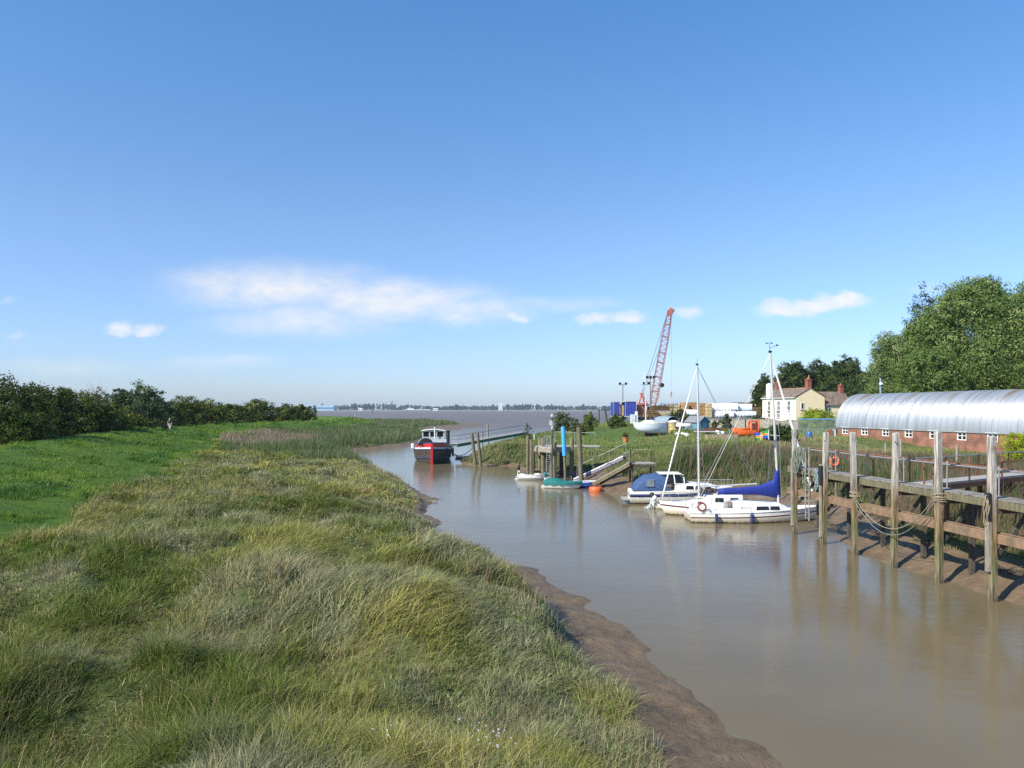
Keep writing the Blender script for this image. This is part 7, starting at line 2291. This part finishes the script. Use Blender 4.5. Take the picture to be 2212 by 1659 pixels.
# ------------------------------------------------------------------ the two walkers and a dog
def skin(name, V_, E_, rad, mat, parent, sub=1):
    me = bpy.data.meshes.new(name)
    me.from_pydata([tuple(v) for v in V_], E_, [])
    o = bpy.data.objects.new(name, me); COL.objects.link(o)
    me.materials.append(mat)
    md = o.modifiers.new('skin', 'SKIN'); md.use_smooth_shade = True
    for i, r_ in enumerate(rad):
        sv_ = me.skin_vertices[0].data[i]
        sv_.radius = (r_, r_) if not isinstance(r_, tuple) else r_
        sv_.use_root = (i == 0)
    md2 = o.modifiers.new('sub', 'SUBSURF'); md2.levels = sub; md2.render_levels = sub
    o.parent = parent
    return o
SKIN = pm('skin', (.55, .34, .25), .6, var=.1, scale=8)
def person(lab, loc, rz, ht, top, legs, hairc, shorts=False, stride=.16):
    t = thing('person', lab, 'person', loc, rz)
    s = ht / 1.7
    V_, E_, Rr = [], [], []
    def v(p, r_, par=None):
        V_.append(Vector(p) * s); Rr.append(r_ * s if not isinstance(r_, tuple) else (r_[0] * s, r_[1] * s)); i = len(V_) - 1
        if par is not None: E_.append((par, i))
        return i
    pel = v((0, 0, .93), .12); sp1 = v((0, .0, 1.12), .115, pel); chs = v((0, .01, 1.32), .125, sp1); nk = v((0, .0, 1.44), .055, chs); hd0 = v((0, -.015, 1.53), .068, nk); hd1 = v((0, -.01, 1.63), .075, hd0)
    nose = v((0, -.105, 1.555), .014, hd0)
    for sg in (1, -1):
        v((sg * .085, .0, 1.55), .014, hd0)
        sh = v((sg * .18, .0, 1.37), .058, chs); el = v((sg * .25, .03 - sg * .04, 1.12), .042, sh); wr = v((sg * .26, -.06 - sg * .06, .88), .03, el)
        pm_ = v((sg * .262, -.085 - sg * .06, .81), .032, wr)
        for k, (dx, ln) in enumerate(((-.03, .075), (-.01, .085), (.01, .08), (.028, .065))):
            f0 = v((sg * (.262 + dx * .3), -.095 - sg * .06 + dx, .765), .010, pm_); v((sg * (.255 + dx * .3), -.09 - sg * .06 + dx, .765 - ln), .008, f0)
        v((sg * .235, -.13 - sg * .06, .80), .010, pm_)
        hp = v((sg * .09, 0, .86), .085, pel); kn = v((sg * .095, -sg * stride * .55 - .02, .48), .06, hp); ak = v((sg * .095, -sg * stride + .03, .09), .04, kn); toe = v((sg * .11, -sg * stride - .14, .035), .032, ak)
    skin('body', V_, E_, Rr, SKIN, t)
    def cloth(name, pts, mat, n0):
        skin(name, [Vector(p) * s for p, _, _ in pts], [(q, i) for i, (_, _, q) in enumerate(pts) if q is not None], [r_ * s for _, r_, _ in pts], mat, t)
    P_ = [((0, 0, .95), .16, None), ((0, 0, 1.12), .15, 0), ((0, .01, 1.32), .155, 1), ((0, 0, 1.42), .075, 2)]
    for sg in (1, -1):
        b_ = len(P_); P_ += [((sg * .18, 0, 1.37), .078, 2), ((sg * .225, .02 - sg * .02, 1.22), .07, b_)]
    cloth('shirt', P_, top, 0)
    P_ = [((0, 0, .96), .15, None)]
    for sg in (1, -1):
        b_ = len(P_); P_ += [((sg * .09, 0, .86), .105, 0), ((sg * .095, -sg * stride * .55 - .02, .5), .082, b_)]
        if not shorts: P_ += [((sg * .095, -sg * stride + .02, .12), .065, b_ + 1)]
    cloth('trousers' if not shorts else 'shorts', P_, legs, 0)
    for sg in (1, -1):
        m_ = MB(); y = -sg * stride
        m_.loft([[(sg * .1 * s + math.cos(a) * w_ * s, (y + yo) * s, (.045 + math.sin(a) * h_) * s) for a in (0, .8, 1.57, 2.35, 3.14, 4.3, 5.1)] for yo, w_, h_ in ((.08, .03, .04), (.04, .045, .06), (-.05, .048, .05), (-.14, .045, .035), (-.19, .02, .02))])
        m_.build('shoe', pm('shoe_white', (.6, .6, .58), .6, var=.2, scale=8), t, smooth=True)
    m_ = MB(); m_.lathe([(.085 * s, -.07 * s), (.098 * s, 0), (.088 * s, .06 * s), (.05 * s, .095 * s), (.01, .105 * s)], 14, (0, .012 * s, 1.6 * s)); m_.build('hair', hairc, t, smooth=True)
    for sg in (1, -1):
        m_ = MB(); m_.lathe([(.004 * s, -.012 * s), (.012 * s, 0), (.004 * s, .012 * s)], 8, (sg * .03 * s, -.083 * s, 1.575 * s)); m_.build('eye', BLACK, t)
    return t
lady = person('walker in pale trousers and dark top coming along the flood bank', on(366.5, 98.6), R(8), 1.66, pm('plum_top', (.05, .03, .045), .8, var=.4, scale=9), pm('stone_trousers', (.62, .60, .50), .8, var=.12, scale=6), pm('grey_hair', (.40, .36, .31), .8, var=.3, scale=20))
person('distant walker in a bright blue top and dark shorts heading away', on(767, 199), R(170), 1.76, pm('bright_blue_top', (.03, .19, .60), .75, var=.15, scale=6), pm('navy_shorts', (.02, .025, .05), .8, var=.2, scale=6), pm('fair_hair', (.35, .28, .2), .8, var=.2, scale=20), shorts=True)
t = thing('shoulder_bag', 'small dark bag held by the walker in pale trousers', 'bag', lady.location + Vector((-.36, -.12, .42)))
mb = MB(); mb.box((0, 0, .1), (.24, .1, .22)); mb.build('bag_body', pm('dark_bag', (.04, .035, .06), .8, var=.3, scale=8), t, bevel=.03)
mb = MB(); mb.tube([(-.08, 0, .2), (-.05, 0, .36), (.03, 0, .4), (.09, 0, .36), (.09, 0, .2)], .012, 5); mb.build('strap', BLACK, t)
def dog():
    p = on(357, 98.3)
    t = thing('dog', 'dark shaggy dog trotting beside the walker in pale trousers', 'dog', p, R(15))
    V_ = [(0, .25, .46), (0, 0, .47), (0, -.25, .47), (0, -.40, .58), (0, -.50, .66), (0, -.66, .62),
          (.09, .30, .36), (.10, .22, .25), (.10, .33, .14), (.10, .29, .03), (-.09, .30, .36), (-.10, .16, .25), (-.10, .24, .14), (-.10, .19, .03),
          (.09, -.26, .34), (.09, -.24, .2), (.09, -.30, .03), (-.09, -.26, .34), (-.09, -.34, .2), (-.09, -.38, .04),
          (0, .42, .55), (0, .58, .66), (.06, -.47, .76), (-.06, -.47, .76)]
    E_ = [(0, 1), (1, 2), (2, 3), (3, 4), (4, 5), (0, 6), (6, 7), (7, 8), (8, 9), (0, 10), (10, 11), (11, 12), (12, 13), (2, 14), (14, 15), (15, 16), (2, 17), (17, 18), (18, 19), (0, 20), (20, 21), (4, 22), (4, 23)]
    Rr = [.12, .12, .155, .10, .095, .04, .08, .045, .03, .03, .08, .045, .03, .03, .06, .035, .03, .06, .035, .03, .035, .02, .025, .025]
    skin('body', [Vector(v) for v in V_], E_, Rr, pm('dog_coat', (.028, .022, .018), .85, var=.5, scale=12), t)
dog()

# ------------------------------------------------------------------ haze
hm_ = bpy.data.materials.new('haze_air')
hm_.use_nodes = True
n, l = hm_.node_tree.nodes, hm_.node_tree.links
n.remove(n['Principled BSDF'])
pv = n.new('ShaderNodeVolumePrincipled')
pv.inputs['Color'].default_value = (.70, .84, 1, 1)
pv.inputs['Density'].default_value = .00008
l.new(pv.outputs[0], n['Material Output'].inputs['Volume'])
mb = MB(); mb.box((0, 2450, 18), (11400, 5200, 46))
hm_.cycles.homogeneous_volume = True
hz_ = mb.build('haze', hm_)
tag(hz_, kind='stuff')
